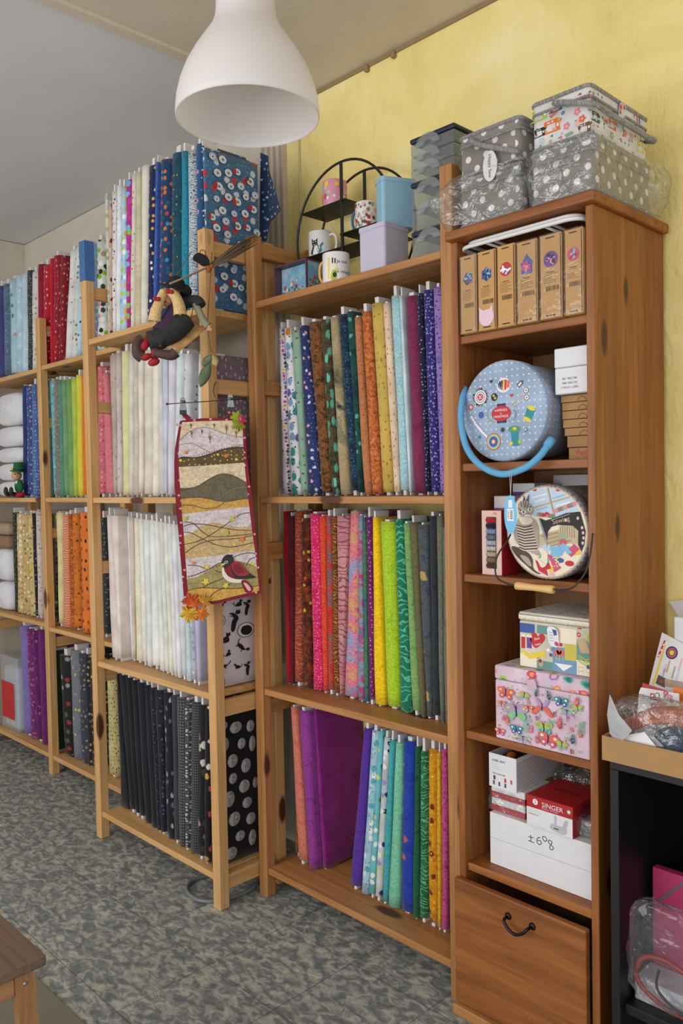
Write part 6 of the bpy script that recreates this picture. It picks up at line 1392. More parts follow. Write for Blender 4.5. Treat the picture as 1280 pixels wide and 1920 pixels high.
def d_flower(m, fn, R, h):
    rr = random.Random(8)
    for k in range(60):
        a, z = AV+rr.uniform(-1.5, 1.5), h*rr.uniform(.1, .9); s = rr.uniform(.0025, .007)
        wrapd(m, fn, [(a+s/R*math.cos(q), z+s*1.2*math.sin(q)) for q in [k2*PI/4 for k2 in range(8)]], ('brown', 'red', 'sage', 'dgrey', 'palepink', 'catgrey')[k % 6], .0004+.00001*k)
def d_text(m, fn, R, h):
    m.use(PAL['black'])
    A = AV+.24
    for s, z, dx in (('Je suis', h*.66, .008), ('en retard', h*.32, .010)): add_text(m, s, .0145, None, 0, z, fn=lambda x, y: fn(A+(x+dx)/R, y, .0006))
    P_ = lambda L_: [(A-.55+x/R, z) for x, z in L_]
    wrapd(m, fn, P_(rect(-.016, .008, -.010, h*.8)), 'yellow', .0005); wrapd(m, fn, P_(sp2([(-.006, .006), (.012, .008), (.012, .03), (.004, .036), (-.004, .028)])), 'lime', .0006)
    wrapd(m, fn, P_(ell(.004, .046, .009, .011, 12)), 'cream', .0007); wrapd(m, fn, P_(rect(-.002, .054, .002, .072)), 'black', .0007); wrapd(m, fn, P_(rect(.006, .054, .010, .07)), 'black', .0007); wrapd(m, fn, P_(ell(.006, .02, .006, .008, 10)), 'black', .0008)
    wrapd(m, fn, P_(ell(.014, .036, .004, .004, 10)), 'yellow', .0008)
def atz(u, v, z): p = W(u, v, 2, z); return p
mug(xat(628, .235, zL+.03), .235, zL+.0006, .041, .092, PI*.98, 'pink print mug on the upper left tray of the black stand', d_pink, flat('pink_glaze', (222, 150, 176), .25), flat('yellow_glaze', (226, 180, 80), .3))
mug(xat(601, .24, zB_+.03), .24, zB_+.0006, .042, .094, PI*.05, 'white mug with a dark cat drawing on the lower tray', d_cat)
mug(xat(688, .225, zR+.03), .225, zR+.0006, .039, .088, PI*1.0, 'white mug with a dense brown floral print and blue handle', d_flower, None, flat('blue_glaze', (60, 120, 170), .3))
mug(xat(630, .055, ZT+.05), .055, ZT, .0425, .092, PI*1.02, 'white mug with black handwriting at the front of the shelf', d_text, None, flat('yellow_glaze', (214, 170, 40), .3))
# picture box
yp = .05; x0, x1 = xat(514, yp, 2.08), xat(573, yp, 2.08); z1 = W(545, 492, 1, yp).z
PB_ = thing('picture_box', ((x0+x1)/2, .1, ZT), 'small open picture box with a fairground scene at the shelf left end', 'box')
mp = flat('plum_card', (96, 62, 76), .5); m = MB(mp)
m.box(x0, x1, yp, yp+.11, ZT, ZT+.004); m.box(x0, x1, yp, yp+.11, z1-.004, z1); m.box(x0, x0+.004, yp, yp+.11, ZT+.004, z1-.004); m.box(x1-.003, x1, yp+.002, yp+.11, ZT+.004, z1-.004); m.box(x0+.004, x1-.003, yp+.1, yp+.11, ZT+.004, z1-.004)
part(m, 'frame', PB_)
sk = NT('painted_sky'); b = sk.bsdf(.6); nz = sk.noise(sk.coord('Object'), 30, 4); sk.l(sk.ramp(nz.outputs[0], [(60, 120, 160), (120, 170, 196), (206, 214, 220)]), b.inputs['Base Color'])
def scene_(P, w_, h, seed):
    m = MB(sk.m); m.decal(rect(0, 0, w_, h), P, 0); rr = random.Random(seed)
    for k in range(40):
        x = rr.uniform(.05, .95)*w_; z = h*rr.uniform(.05, .3+.3*abs(math.sin(x/w_*5+seed))); s = rr.uniform(.002, .007)
        m.use(PAL[('brown', 'red', 'tan', 'rose', 'dgrey', 'navy', 'orange', 'cream')[k % 8]]).decal(rect(x-s*.6, z-s, x+s*.6, z+s) if k % 3 else ell(x, z, s, s*1.2, 8), P, .0004+.00004*k)
    return m
part(scene_(FY(x0+.005, yp+.03, ZT+.005), x1-x0-.01, z1-ZT-.01, 2), 'painted_scene', PB_); part(scene_(FX(x1+.0003, yp+.01, ZT+.006), .09, z1-ZT-.012, 4), 'side_picture', PB_)
# tins
def tin(cx, cy, w_, d_, z0, h, mat, label, rz):
    r = thing('storage_tin', (cx, cy, z0), label, 'tin', None, rz)
    def pr_(i, za, zb_):
        m = MB(mat); M = Matrix.Translation((cx, cy, 0)) @ Matrix.Rotation(rz, 4, 'Z'); m.prism(rrect(-w_/2-i, -d_/2-i, w_/2+i, d_/2+i, .010, 4), M @ Matrix.Translation((0, 0, za)), zb_-za); return m
    part(pr_(0, z0, z0+h-.012), 'body', r); part(pr_(.002, z0+h-.013, z0+h), 'lid', r)
    return r
yt = .06; xc = xat(720, yt, 2.15); xlft = xat(672, yt, 2.15); zl = W(720, 414, 1, yt).z; w_ = xc-xlft
tin(xlft+w_/2, yt+.056, w_, .112, ZT, zl-ZT, flat('lavender_tin', (196, 192, 214), .35), 'pale lavender square storage tin with lid, the lower of two', 0)
th = -.44; cxx, cyy = xat(716, .085, 2.3), .085; zu = W(716, 329, 1, .085).z
ww, dd = .055, .108; c, s = math.cos(th), math.sin(th)
tin(cxx-ww/2*c-dd/2*s*1, cyy-ww/2*s+dd/2*c, ww, dd, zl+.0006, zu-zl-.0006, flat('blue_tin', (150, 192, 216), .35), 'pale blue storage tin standing on the lavender one', th)
# clear cases with navy lids
M_case = film('clear_plastic', (214, 224, 232), .16, .1, .05, 6); M_navy = flat('navy_plastic', (28, 34, 58), .35); M_hand = film('milky_plastic', (240, 243, 246), .14, .15, .05, 6)
yk = .062; xk0, xk1 = xat(769, yk, 2.2), min(.801, xat(857, yk, 2.3))
zk_ = [ZT]+[W(768, v, 1, yk).z for v in (437, 345, 262)]
for i in range(3):
    z0, z1 = zk_[i]+.0006, zk_[i+1]
    r = thing('storage_case', ((xk0+xk1)/2, yk+.08, z0), ['lowest', 'middle', 'topmost'][i]+' clear storage case with a navy lid in the stack beside the tins', 'storage case', 'stacked clear cases with navy lids')
    m = MB(M_navy); m.box(xk0, xk1, yk, yk+.16, z1-.014, z1, .005, 2); part(m, 'lid', r)
    nl = (1, 2, 3)[i]; hh = (z1-.0145-z0)/nl
    for k in range(nl):
        m = MB(M_case); m.box(xk0+.002, xk1-.002, yk+.002, yk+.158, z0+k*hh, z0+(k+1)*hh-.001, .004, 2); part(m, 'tray', r)
        m = MB(M_hand); xm = (xk0+xk1)/2-.01; zz_ = z0+(k+1)*hh-.014; R1 = .034
        pts = [(R1*1.25*math.cos(q), R1*.95*math.sin(q)) for q in [PI*j/14 for j in range(15)]]+[(-R1*.5*math.cos(q)*1.0, R1*.36*math.sin(q)) for q in [PI*j/8 for j in range(9)]]
        m.prism(pts, FY(xm, yk-.001, zz_-.006), .006); part(m, 'handle', r)
# ---------------------------------------------------------------- hanging quilt
NV = V((.82, -.574, 0)).normalized(); QP = V((-.0435, -.165, 0))+NV*.055
EX = V((0, 0, 1)).cross(NV).normalized()
def onp(u, v, dn=0):
    d = ray(u, v); o = QP+NV*dn; t = (o-CP).dot(NV)/d.dot(NV); return CP+d*t
def Q6(X, Y, dn=0): return onp(310+X/4.365, 740+Y/4.365, dn)
def fill(m, pts, c, dn, smooth=False):
    m.use(c if not isinstance(c, str) else PAL[c]); q = sp2(pts) if smooth else pts
    vs = [m.b.verts.new(Q6(x, y, dn)) for x, y in q]
    try:
        f = m.b.faces.new(vs); f.material_index = m.mi; bmesh.ops.triangulate(m.b, faces=[f])
    except ValueError: pass
def qline(m, pts, w, c, dn, sm=True):
    p = [(a.x, a.y) for a in spline(pts, False, 5)] if sm else pts
    L_, R_ = stroke(p, w)
    for i in range(len(L_)-1): fill(m, [L_[i], L_[i+1], R_[i+1], R_[i]], c, dn)
def curve_pts(pts): return [(a.x, a.y) for a in spline(pts, False, 5)]
outl = [(118, 215), (95, 340), (78, 440), (72, 560), (75, 760), (95, 960), (115, 1200), (130, 1400), (152, 1672)]
outr = [(650, 192), (665, 480), (682, 640), (700, 780), (730, 1060), (760, 1330), (776, 1480), (792, 1626)]
inl = [(136, 226), (112, 380), (104, 520), (108, 600), (120, 760), (132, 930), (148, 1120), (162, 1330), (186, 1652)]
inr = [(630, 212), (638, 440), (648, 580), (664, 740), (684, 900), (706, 1090), (736, 1300), (768, 1604)]
def xi(L_, y):
    for (a, b), (c, d) in zip(L_, L_[1:]):
        if b <= y <= d: return a+(c-a)*(y-b)/(d-b)
    return L_[0][0] if y < L_[0][1] else L_[-1][0]
QT = thing('wall_hanging', tuple(onp(415, 950)), 'long quilted wall hanging with hills, a bird and a dark red border', 'wall hanging')
M_bind = fab('solid', ((132, 34, 48),), 1, (D(46, .15, (206, 160, 168), rand=.6, keep=.7),), name='red_binding')
QC = dict(cream=(224, 204, 170), pink=(216, 204, 206), olive=(104, 88, 60), grey=(112, 104, 84), gold=(208, 164, 88), tan=(206, 176, 124), moss=(168, 154, 98), gold2=(216, 170, 84))
QM = {k: fab('mottle', (tuple(x*.9 for x in c), c, tuple(min(255, x*1.06) for x in c)), 1.6, name='quilt_'+k) for k, c in QC.items()}
QM['olive'] = fab('mottle', ((92, 76, 50), (110, 92, 64)), 1.6, (D(70, .14, (206, 180, 110), keep=.7),), name='quilt_olive_dots')
# padded body
m = MB(M_bind)
outline = outl+[(400, 1712), (600, 1668)]+outr[::-1]+[(400, 192), (200, 200)]
A_ = [m.b.verts.new(Q6(x, y, .001)) for x, y in outline]; B_ = [m.b.verts.new(Q6(x, y, -.008)) for x, y in outline]
for i in range(len(A_)):
    f = m.b.faces.new((A_[i], A_[(i+1) % len(A_)], B_[(i+1) % len(A_)], B_[i]))
for rg in (A_, B_): f = m.b.faces.new(rg); bmesh.ops.triangulate(m.b, faces=[f])
part(m, 'backing', QT)
m = MB(QM['cream'])
bounds = [[(136, 222), (400, 214), (632, 212)],
 [(112, 375), (200, 300), (300, 268), (400, 285), (500, 325), (640, 350)],
 [(104, 525), (150, 512), (250, 515), (350, 490), (450, 455), (560, 432), (640, 432)],
 [(108, 592), (400, 575), (648, 555)],
 [(118, 768), (200, 765), (270, 745), (350, 695), (430, 655), (490, 648), (560, 665), (662, 720)],
 [(128, 850), (250, 840), (350, 850), (430, 870), (520, 872), (600, 857), (680, 850)],
 [(134, 980), (400, 945), (692, 915)],
 [(150, 1160), (220, 1130), (300, 1075), (400, 1045), (500, 1065), (600, 1085), (708, 1075)],
 [(164, 1350), (450, 1310), (734, 1275)],
 [(176, 1510), (260, 1490), (350, 1440), (450, 1380), (560, 1360), (660, 1375), (752, 1410)],
 [(184, 1602), (300, 1580), (500, 1585), (650, 1585), (766, 1560)],
 [(188, 1668), (380, 1690), (600, 1640), (770, 1606)]]
bands = ['cream', 'pink', 'olive', 'cream', 'grey', 'gold', 'pink', 'tan', 'pink', 'moss', 'gold2']
for k, bn in enumerate(bands):
    t_, b_ = curve_pts(bounds[k]), curve_pts(bounds[k+1])
    mid = (t_[0][1]+b_[0][1])/2; midr = (t_[-1][1]+b_[-1][1])/2
    n = 24
    def at(L_, x):
        for (a, b), (c, d) in zip(L_, L_[1:]):
            if a <= x <= c: return b+(d-b)*(x-a)/(c-a+1e-9)
        return L_[0][1] if x < L_[0][0] else L_[-1][1]
    tt, bb = [], []
    for j in range(n+1):
        f = j/n
        xa = t_[0][0]+(t_[-1][0]-t_[0][0])*f; xb = b_[0][0]+(b_[-1][0]-b_[0][0])*f
        tt.append((xa, at(t_, xa))); bb.append((xb, at(b_, xb)))
    for j in range(n): fill(m, [tt[j], tt[j+1], bb[j+1], bb[j]], QM[bn], .0022)
P_ = PAL
lb = flat('stitch_brown', (96, 70, 50), .8); lk = flat('stitch_dark', (70, 36, 32), .8); lg_ = flat('stitch_grey', (150, 136, 110), .8)
qline(m, bounds[1], 5, lg_, .0032); qline(m, bounds[2], 8, lk, .0032); qline(m, bounds[4], 5, lb, .0032); qline(m, bounds[5], 6, lb, .0032)
qline(m, [(112, 415), (180, 398), (240, 405), (300, 440), (380, 482)], 5, lg_, .0032); qline(m, [(130, 905), (220, 905), (320, 932), (420, 920), (480, 880)], 5, lb, .0032); qline(m, [(440, 860), (500, 800), (580, 765), (660, 755)], 4, lg_, .0032)
for k in range(26): x = 112+k*20.5; y = 525-95*max(0, min(1, (x-220)/380))**.9-10; qline(m, [(x, y), (x+2, y-12)], 4, lk, .0034, False)
for k in range(22): x = 190+k*25; y = 1500-130*math.sin(min(1, (x-180)/420)*PI/2)+max(0, x-600)*.2; qline(m, [(x, y), (x+3, y+13)], 4, lk, .0034, False)
for x, y, s in ((215, 330, 60), (300, 310, 40), (365, 370, 70), (500, 290, 70), (580, 330, 60), (210, 260, 40), (400, 260, 40)):
    qline(m, [(x, y+s*.4), (x-3, y-s*.6)], 4, lb, .0032, False)
    for d in (-1, 1): qline(m, [(x, y), (x+d*s*.22, y-s*.35)], 3, lb, .0032, False); qline(m, [(x-1, y-s*.2), (x-1+d*s*.2, y-s*.55)], 3, lb, .0032, False)
for pts in ([(145, 1080), (200, 1060), (300, 1060), (420, 1080), (560, 1105), (705, 1112)], [(150, 1040), (230, 1055), (310, 1130), (390, 1162), (560, 1155), (705, 1140)], [(155, 1225), (230, 1210), (330, 1170), (440, 1100), (540, 1030), (610, 980), (690, 965)],
            [(150, 1125), (220, 1135), (320, 1190), (440, 1235), (560, 1245), (720, 1210)], [(160, 1295), (240, 1240), (340, 1200), (450, 1185), (600, 1175), (712, 1152)], [(180, 1395), (260, 1400), (330, 1425)], [(180, 1490), (260, 1470), (350, 1430), (420, 1390), (470, 1370)],
            [(186, 1602), (300, 1580), (500, 1588), (650, 1580), (765, 1560)], [(345, 1680), (400, 1620), (480, 1580), (560, 1530)], [(480, 1500), (380, 1540), (300, 1580)], [(560, 1330), (620, 1305), (680, 1295), (735, 1300)], [(660, 1400), (690, 1350), (735, 1330)], [(390, 1430), (440, 1450), (480, 1452)]): qline(m, pts, 6, lb, .0036)
for x, y, s, c in ((160, 1018, 28, 'lime'), (545, 1018, 32, 'lime'), (500, 1135, 28, 'lime'), (565, 1225, 18, 'yellow'), (628, 1185, 26, 'orange'), (335, 1410, 24, 'yellow'), (232, 1378, 18, 'orange'), (330, 1530, 34, 'yellow'), (495, 1560, 28, 'yellow'), (718, 1385, 18, 'yellow'), (495, 500, 24, 'orange'), (172, 470, 18, 'orange'), (580, 530, 16, 'yellow'), (430, 490, 14, 'yellow'), (125, 538, 16, 'yellow'), (575, 1000, 16, 'pink'), (400, 1440, 12, 'orange')):
    fill(m, [(x+s*(1 if j % 2 == 0 else .5)*math.cos(j*PI/5+.4), y+s*(1 if j % 2 == 0 else .5)*math.sin(j*PI/5+.4)) for j in range(10)], c, .004)
# bird
fill(m, [(465, 1420), (490, 1410), (560, 1440), (640, 1500), (650, 1530), (600, 1540), (530, 1535), (480, 1500), (463, 1460)], 'cream', .0042, True)
fill(m, [(480, 1415), (530, 1375), (580, 1370), (640, 1440), (660, 1500), (600, 1512), (540, 1500), (500, 1470)], flat('bird_red', (130, 30, 42), .8), .0046, True)
fill(m, [(535, 1420), (560, 1395), (640, 1430), (690, 1470), (740, 1494), (690, 1505), (620, 1510), (565, 1490)], 'black', .005, True)
fill(m, [(540, 1395), (580, 1365), (630, 1390), (660, 1440), (685, 1470), (620, 1485), (570, 1465)], flat('bird_red2', (156, 50, 60), .8), .0054, True)
fill(m, [(555, 1400), (590, 1385), (625, 1415), (645, 1455), (600, 1462), (570, 1445)], flat('bird_red', (130, 30, 42), .8), .0058, True)
fill(m, [(458, 1370), (475, 1330), (510, 1308), (550, 1325), (560, 1360), (530, 1385), (490, 1418), (468, 1405)], 'black', .0056, True)
fill(m, [(500, 1320), (540, 1308), (552, 1312), (535, 1330)], 'black', .0056); fill(m, [(455, 1385), (482, 1378), (485, 1392), (462, 1402)], 'yellow', .006)
fill(m, ell(497, 1372, 17, 13, 14, -.4), 'sage', .006); fill(m, ell(499, 1371, 8, 7, 10), 'black', .0063); fill(m, ell(502, 1368, 3, 3, 8), 'white', .0066)
fill(m, [(620, 1530), (650, 1515), (700, 1560), (718, 1590), (700, 1618), (665, 1622), (645, 1600)], flat('bird_red', (130, 30, 42), .8), .0046, True); fill(m, [(640, 1545), (665, 1545), (700, 1590), (680, 1605)], 'palepink', .005, True)
part(m, 'quilt_top', QT)
m = MB(M_bind)
def strip(pts, dn): m.tube([tuple(Q6(x, y, dn)) for x, y in pts], [.0075]*len(pts), 8)
midl = [((a+c)/2, (b+d)/2) for (a, b), (c, d) in zip(outl, inl)]; midr = [((a+c)/2, (b+d)/2) for (a, b), (c, d) in zip(outr, inr)]
def flatstrip(A_, B_):
    n = len(A_); 
    for i in range(n-1): fill(m, [A_[i], A_[i+1], B_[i+1], B_[i]], M_bind, .0026)
flatstrip(outl, inl); flatstrip(outr, inr); flatstrip([(118, 215), (300, 193), (480, 190), (650, 192)], [(136, 226), (300, 216), (480, 212), (630, 212)]); flatstrip([(152, 1672), (390, 1716), (590, 1672), (792, 1626)], [(186, 1652), (386, 1694), (580, 1650), (768, 1604)])
part(m, 'binding', QT)
for pts in ([(140, 140), (165, 175), (200, 205)], [(515, 125), (540, 165), (560, 205)]):
    m = MB(M_bind); qline(m, pts, 40, M_bind, .0012, False); part(m, 'loop', QT)
def maple(m, X, Y, s, rot, c, dn, Qf):
    pts = []
    for k in range(5):
        a = rot+(k-2)*1.05
        for da, r in ((-.40, .62), (-.22, .84), (-.1, .78), (0, 1.0), (.1, .78), (.22, .84), (.40, .62)): pts.append((X+s*r*math.cos(a+da), Y+s*r*math.sin(a+da)))
        a2 = a+.52; pts.append((X+s*.46*math.cos(a2), Y+s*.46*math.sin(a2)))
    m.use(c if not isinstance(c, str) else PAL[c]); vs = [m.b.verts.new(Qf(x, y, dn+.004*math.sin(i*1.7))) for i, (x, y) in enumerate(pts)]; cv = m.b.verts.new(Qf(X, Y, dn+.004))
    for i in range(len(vs)):
        f = m.b.faces.new((vs[i], vs[(i+1) % len(vs)], cv)); f.material_index = m.mi
for nm_, L_ in (('yellow green and red cloth leaves at the top corner', ((580, 180, 60, -2.2, 'lime', .008), (600, 240, 70, 2.6, flat('leaf_green', (150, 156, 40), .7), .010), (625, 205, 50, .3, 'rose', .012))),
                ('orange and yellow cloth leaves at the bottom corner', ((215, 1700, 95, -2.0, flat('leaf_red', (200, 80, 40), .7), .010), (195, 1790, 90, 1.8, flat('leaf_yellow', (214, 170, 40), .7), .013), (290, 1790, 80, 1.2, flat('leaf_orange', (220, 130, 50), .7), .012), (315, 1690, 70, -.5, flat('leaf_gold', (214, 160, 60), .7), .011), (240, 1720, 60, -1.2, 'orange', .016)))):
    m = MB(); 
    for a in L_: maple(m, a[0], a[1], a[2], a[3], a[4], a[5], Q6)
    o = part(m, 'cloth_leaves', QT); o['label'] = nm_
# clip hanger
M_chr = metal('chrome', (112, 112, 114), .28)
HG = thing('clip_hanger', tuple(onp(390, 752, .004)), 'wire clip hanger holding the quilted wall hanging, hooked over the rack rung', 'hanger')
m = MB(metal('wire_dark', (90, 78, 70), .35)); m.tube([tuple(onp(u, v, .004)) for u, v in ((314, 757.5), (390, 752.5), (464, 747.5))], .0016, 8)
for u, v in ((313, 757.5), (465, 747.4)): m.ball(onp(u, v, .004), .004, (1, 1, 1), 2)
part(m, 'bar', HG)
m = MB(M_chr); m.tube(spline([tuple(onp(u, v, d)) for u, v, d in ((404, 751.5, .004), (402, 742, .002), (400, 733, -.02), (402, 722, -.05), (405, 716, -.055), (407, 720, -.056))], False, 5), .0015, 8); part(m, 'hook', HG)
for u, v in ((343, 755.5), (432, 749.8)):
    m = MB(M_chr); c = onp(u, v+2, .008); P = Matrix(((EX.x, 0, NV.x, c.x), (EX.y, 0, NV.y, c.y), (EX.z, 1, NV.z, c.z), (0, 0, 0, 1)))
    m.prism(sp2([(-.007, .018), (.006, .018), (.009, -.004), (.010, -.02), (-.010, -.02), (-.009, -.004)]), P, .004); m.tube([P @ V((-.008, .006, .006)), P @ V((.008, .006, .006))], .004, 10)
    m.use(M_blk).prism(rect(-.011, -.034, .011, -.02), P, .005); part(m, 'clip', HG)

# ---------------------------------------------------------------- witch doll on a swing, broom, leaf garland
def Q5(X, Y, dn=0): return onp(240+X/4.923, 460+Y/4.923, dn+.045)
K = .000345
WD = thing('witch_doll', tuple(Q5(420, 800)), 'small witch doll with blond pigtails and black hat sitting on a wooden swing', 'doll')
M_hat = flat('black_felt', (30, 31, 30), .95); M_hair = fab('tweed2', ((186, 150, 92), (232, 204, 150)), 3); M_skin = flat('doll_skin', (214, 160, 124), .7)
M_purp = flat('doll_purple', (62, 40, 70), .9); M_dress = flat('doll_dress', (40, 42, 44), .8); M_shoe = flat('doll_shoe', (74, 52, 46), .7); M_redst = flat('doll_red', (166, 26, 40), .8); M_sage = flat('doll_sage', (140, 142, 116), .9)
RQ = Matrix((EX, NV, V((0, 0, 1)))).transposed()       # local x right, y toward the viewer, z up
def blob(m, X, Y, dn, rx, ry, rz, rot=0, sub=3): m.ball(Q5(X, Y, dn), 1, (rx*K, ry*K, rz*K), sub, RQ @ Matrix.Rotation(rot, 3, 'Y'))
def limb(m, pts, rads): m.tube(spline([tuple(Q5(*p)) for p in pts], False, 5), [K*rads[0]+(K*(rads[-1]-rads[0]))*i/(5*(len(pts)-1)) for i in range(5*(len(pts)-1)+1)], 12)
m = MB(M_skin); blob(m, 350, 480, .0, 78, 70, 84); blob(m, 330, 492, .028, 16, 26, 14)
m.use(PAL['black']); blob(m, 322, 462, .022, 8, 8, 9, 0, 2); blob(m, 368, 458, .024, 8, 8, 9, 0, 2); m.use(M_redst); blob(m, 342, 520, .023, 16, 8, 6, 0, 2); part(m, 'head', WD)
m = MB(M_hat)
hc = Q5(430, 400, -.005); ax = (RQ @ V((.35, .15, .93))).normalized(); q = ax.to_track_quat('Z', 'Y').to_matrix().to_4x4()
m.lathe([(.002, .004), (150*K, -.004), (152*K, -.002), (95*K, .004), (82*K, .018), (66*K, .030), (36*K, .038), (.001, .040)], 32, Matrix.Translation(hc) @ q, (False, False)); blob(m, 520, 420, -.01, 70, 60, 60, .4); part(m, 'hat', WD)
for pts, rad, lab in ((((330, 420, .03), (285, 530, .03), (255, 620, .028), (245, 700, .026)), (34, 62), 'a'), (((385, 420, .034), (440, 480, .036), (470, 560, .036), (480, 640, .034)), (40, 60), 'b')):
    m = MB(M_hair); limb(m, pts, rad); rr = random.Random(len(lab)+int(rad[0]))
    p0, p1 = Q5(*pts[-2]), Q5(*pts[-1])
    for k in range(26):
        o = RQ @ V((rr.uniform(-1, 1)*60*K, rr.uniform(-1, 1)*45*K, 0)); m.tube([p0+o*.6, p1+o+V((0, 0, -rr.uniform(0, 16)*K))], .0016, 5)
    part(m, 'pigtail', WD)
m = MB(M_hair); blob(m, 400, 440, .012, 84, 60, 40, -.3); part(m, 'fringe', WD)
for X, Y in ((265, 492), (385, 425)):
    m = MB(M_redst); blob(m, X-16, Y, .052, 20, 14, 22, .4); blob(m, X+16, Y+4, .052, 20, 14, 20, -.4); part(m, 'bow', WD)
m = MB(M_purp); limb(m, [(470, 560, -.01), (430, 660, .0), (380, 760, .012), (330, 830, .018)], (80, 120)); part(m, 'bodice', WD)
m = MB(M_dress); limb(m, [(520, 680, .004), (420, 790, .018), (300, 860, .026), (190, 890, .03)], (110, 90)); rr = random.Random(6)
for k in range(10): limb(m, [(560-6*k, 660+10*k, .03), (400-10*k, 790+12*k, .05), (190+14*k, 850+9*k, .054)], (14, 20))
part(m, 'skirt', WD)
m = MB(M_dress); limb(m, [(470, 540, -.012), (560, 520, -.004), (640, 520, .008), (670, 560, .014)], (60, 52)); part(m, 'sleeve', WD)
m = MB(M_sage); limb(m, [(620, 540, .012), (660, 620, .02), (700, 700, .024), (740, 745, .026)], (30, 34)); part(m, 'arm', WD)
m = MB(M_skin); blob(m, 745, 750, .028, 24, 20, 22)
for k in range(5): limb(m, [(745, 752, .03), (748+10*(k-2), 775+3*(k % 2), .036), (744+9*(k-2), 788, .033)], (7, 5))
part(m, 'hand', WD)
for a, b in (((190, 880, .02), (120, 960, .03)), ((260, 920, .03), (240, 1040, .04))):
    m = MB(M_redst); limb(m, [a, ((a[0]+b[0])/2, (a[1]+b[1])/2, .034), b], (40, 34)); part(m, 'stocking', WD)
m = MB(M_redst); blob(m, 170, 1030, .040, 52, 40, 30, -.4); blob(m, 238, 1078, .042, 54, 40, 34, -.3); part(m, 'boot_lining', WD)
m = MB(M_shoe); limb(m, [(130, 1030, .03), (90, 1000, .034), (78, 930, .036), (100, 870, .034), (130, 850, .034)], (56, 30)); part(m, 'shoe', WD)
m = MB(M_shoe); limb(m, [(240, 990, .05), (320, 1005, .055), (400, 1015, .055), (440, 985, .055)], (36, 50)); part(m, 'shoe', WD)
m = MB(PB['x']); c4 = [Q5(545, 755, -.03), Q5(725, 770, -.015), Q5(470, 985, .04), Q5(300, 930, .03)]
lo = [m.b.verts.new(p) for p in c4]; hi = [m.b.verts.new(p+V((0, 0, .009))) for p in c4]
m.cap(lo, True); m.cap(hi)
for i in range(4): m.b.faces.new((lo[i], lo[(i+1) % 4], hi[(i+1) % 4], hi[i]))
part(m, 'swing_seat', WD)
for a, b in (((565, 750, -.02), (600, 580, -.01)), ((730, 770, -.01), (775, 60, -.04)), ((410, 340, -.0), (585, 60, -.04))):
    m = MB(flat('swing_cord', (120, 84, 60), .8)); m.tube([tuple(Q5(*a)), tuple(Q5(*b))], .0012, 6); part(m, 'cord', WD)
# broom, lying over the rung and post top
BR = thing('broom', tuple(onp(395, 500, .03)), 'twig broom lying across the corner above the witch doll', 'broom')
m = MB(flat('twig_brown', (104, 86, 66), .85)); rr = random.Random(2)
def bp(u, v, d): return tuple(onp(u, v, d))
for k in range(110):
    s = rr.uniform(-1, 1); e = rr.uniform(.55, 1.02); s2 = rr.uniform(-1, 1)
    a = (393, 500); b = (393+90*e, 500-58*e+13*s*e+2); d2 = .028+.012*s2
    m.tube([bp(a[0]+3*s, a[1]+3*s2, .03+.006*s2), bp((a[0]+b[0])/2+2*s2, (a[1]+b[1])/2+5*s, d2), bp(b[0], b[1], d2)], [.0014, .0012, .0006], 5)
part(m, 'bristles', BR)
m = MB(flat('stick_grey', (150, 132, 110), .8)); m.tube([bp(318, 532, .115), bp(350, 519, .08), bp(378, 506, .045), bp(396, 499, .03)], .003, 8); part(m, 'handle', BR)
m = MB(flat('orange_twine', (170, 96, 40), .85)); m.tube([bp(388, 496, .034), bp(391, 505, .034), bp(394, 508, .03)], .0075, 10); m.tube([bp(394, 495, .034), bp(397, 503, .032)], .007, 10); o = part(m, 'binding', BR); o['label'] = 'orange twine binding'
m = MB(flat('black_felt2', (24, 26, 28), .95)); 
m.prism(sp2([(-.026, -.002), (-.012, .014), (.004, .012), (.020, .002), (.026, -.018), (.006, -.024), (-.010, -.014)]), Matrix(((EX.x, 0, NV.x, 0), (EX.y, 0, NV.y, 0), (0, 1, NV.z, 0), (0, 0, 0, 1))) if False else Matrix.Translation(onp(377, 485, .034)) @ Matrix(((EX.x, 0, NV.x, 0), (EX.y, 0, NV.y, 0), (EX.z, 1, NV.z, 0), (0, 0, 0, 1))), .012)
m.tube(spline([bp(374, 480, .04), bp(376, 470, .04), bp(383, 470, .04), bp(386, 480, .04)], False, 5), .0012, 6); o = part(m, 'felt_bow', BR); o['label'] = 'small black felt bow tied to the broom'
# leaf garland below the swing
LG = thing('leaf_garland', tuple(onp(392, 690, .05)), 'dried green felt leaves hanging on a thin cord below the swing', 'garland')
m = MB(flat('garland_cord', (96, 70, 56), .8)); m.tube(spline([bp(388, 612, .05), bp(392, 635, .05), bp(395, 655, .05), bp(400, 662, .05)], False, 5), .001, 6); part(m, 'cord', LG)
for X, Y, L_, w_, rot, c_, dn in ((384, 703, 24, 10, 1.95, (94, 112, 84), .05), (388, 676, 14, 8, 2.3, (110, 124, 86), .052), (402, 676, 12, 8, 1.2, (176, 168, 110), .05)):
    m = MB(flat('felt_leaf_%d' % X, c_, .8)); rows_ = []
    for i in range(11):
        f = i/10; hw = w_*math.sin(PI*f)**.8
        rows_.append([m.b.verts.new(onp(X+(f-.5)*2*L_*math.cos(rot)*1.0+hw*s*math.sin(rot), Y+(f-.5)*2*L_*math.sin(rot)-hw*s*math.cos(rot), dn+.006*(1-s*s)+.002*math.sin(i))) for s in (-1, -.5, 0, .5, 1)])
    for a, b in zip(rows_, rows_[1:]):
        for j in range(4):
            try: f = m.b.faces.new((a[j], a[j+1], b[j+1], b[j])); f.smooth = True
            except ValueError: pass
    o = part(m, 'leaf', LG); sm = o.modifiers.new('thick', 'SOLIDIFY'); sm.thickness = .0016
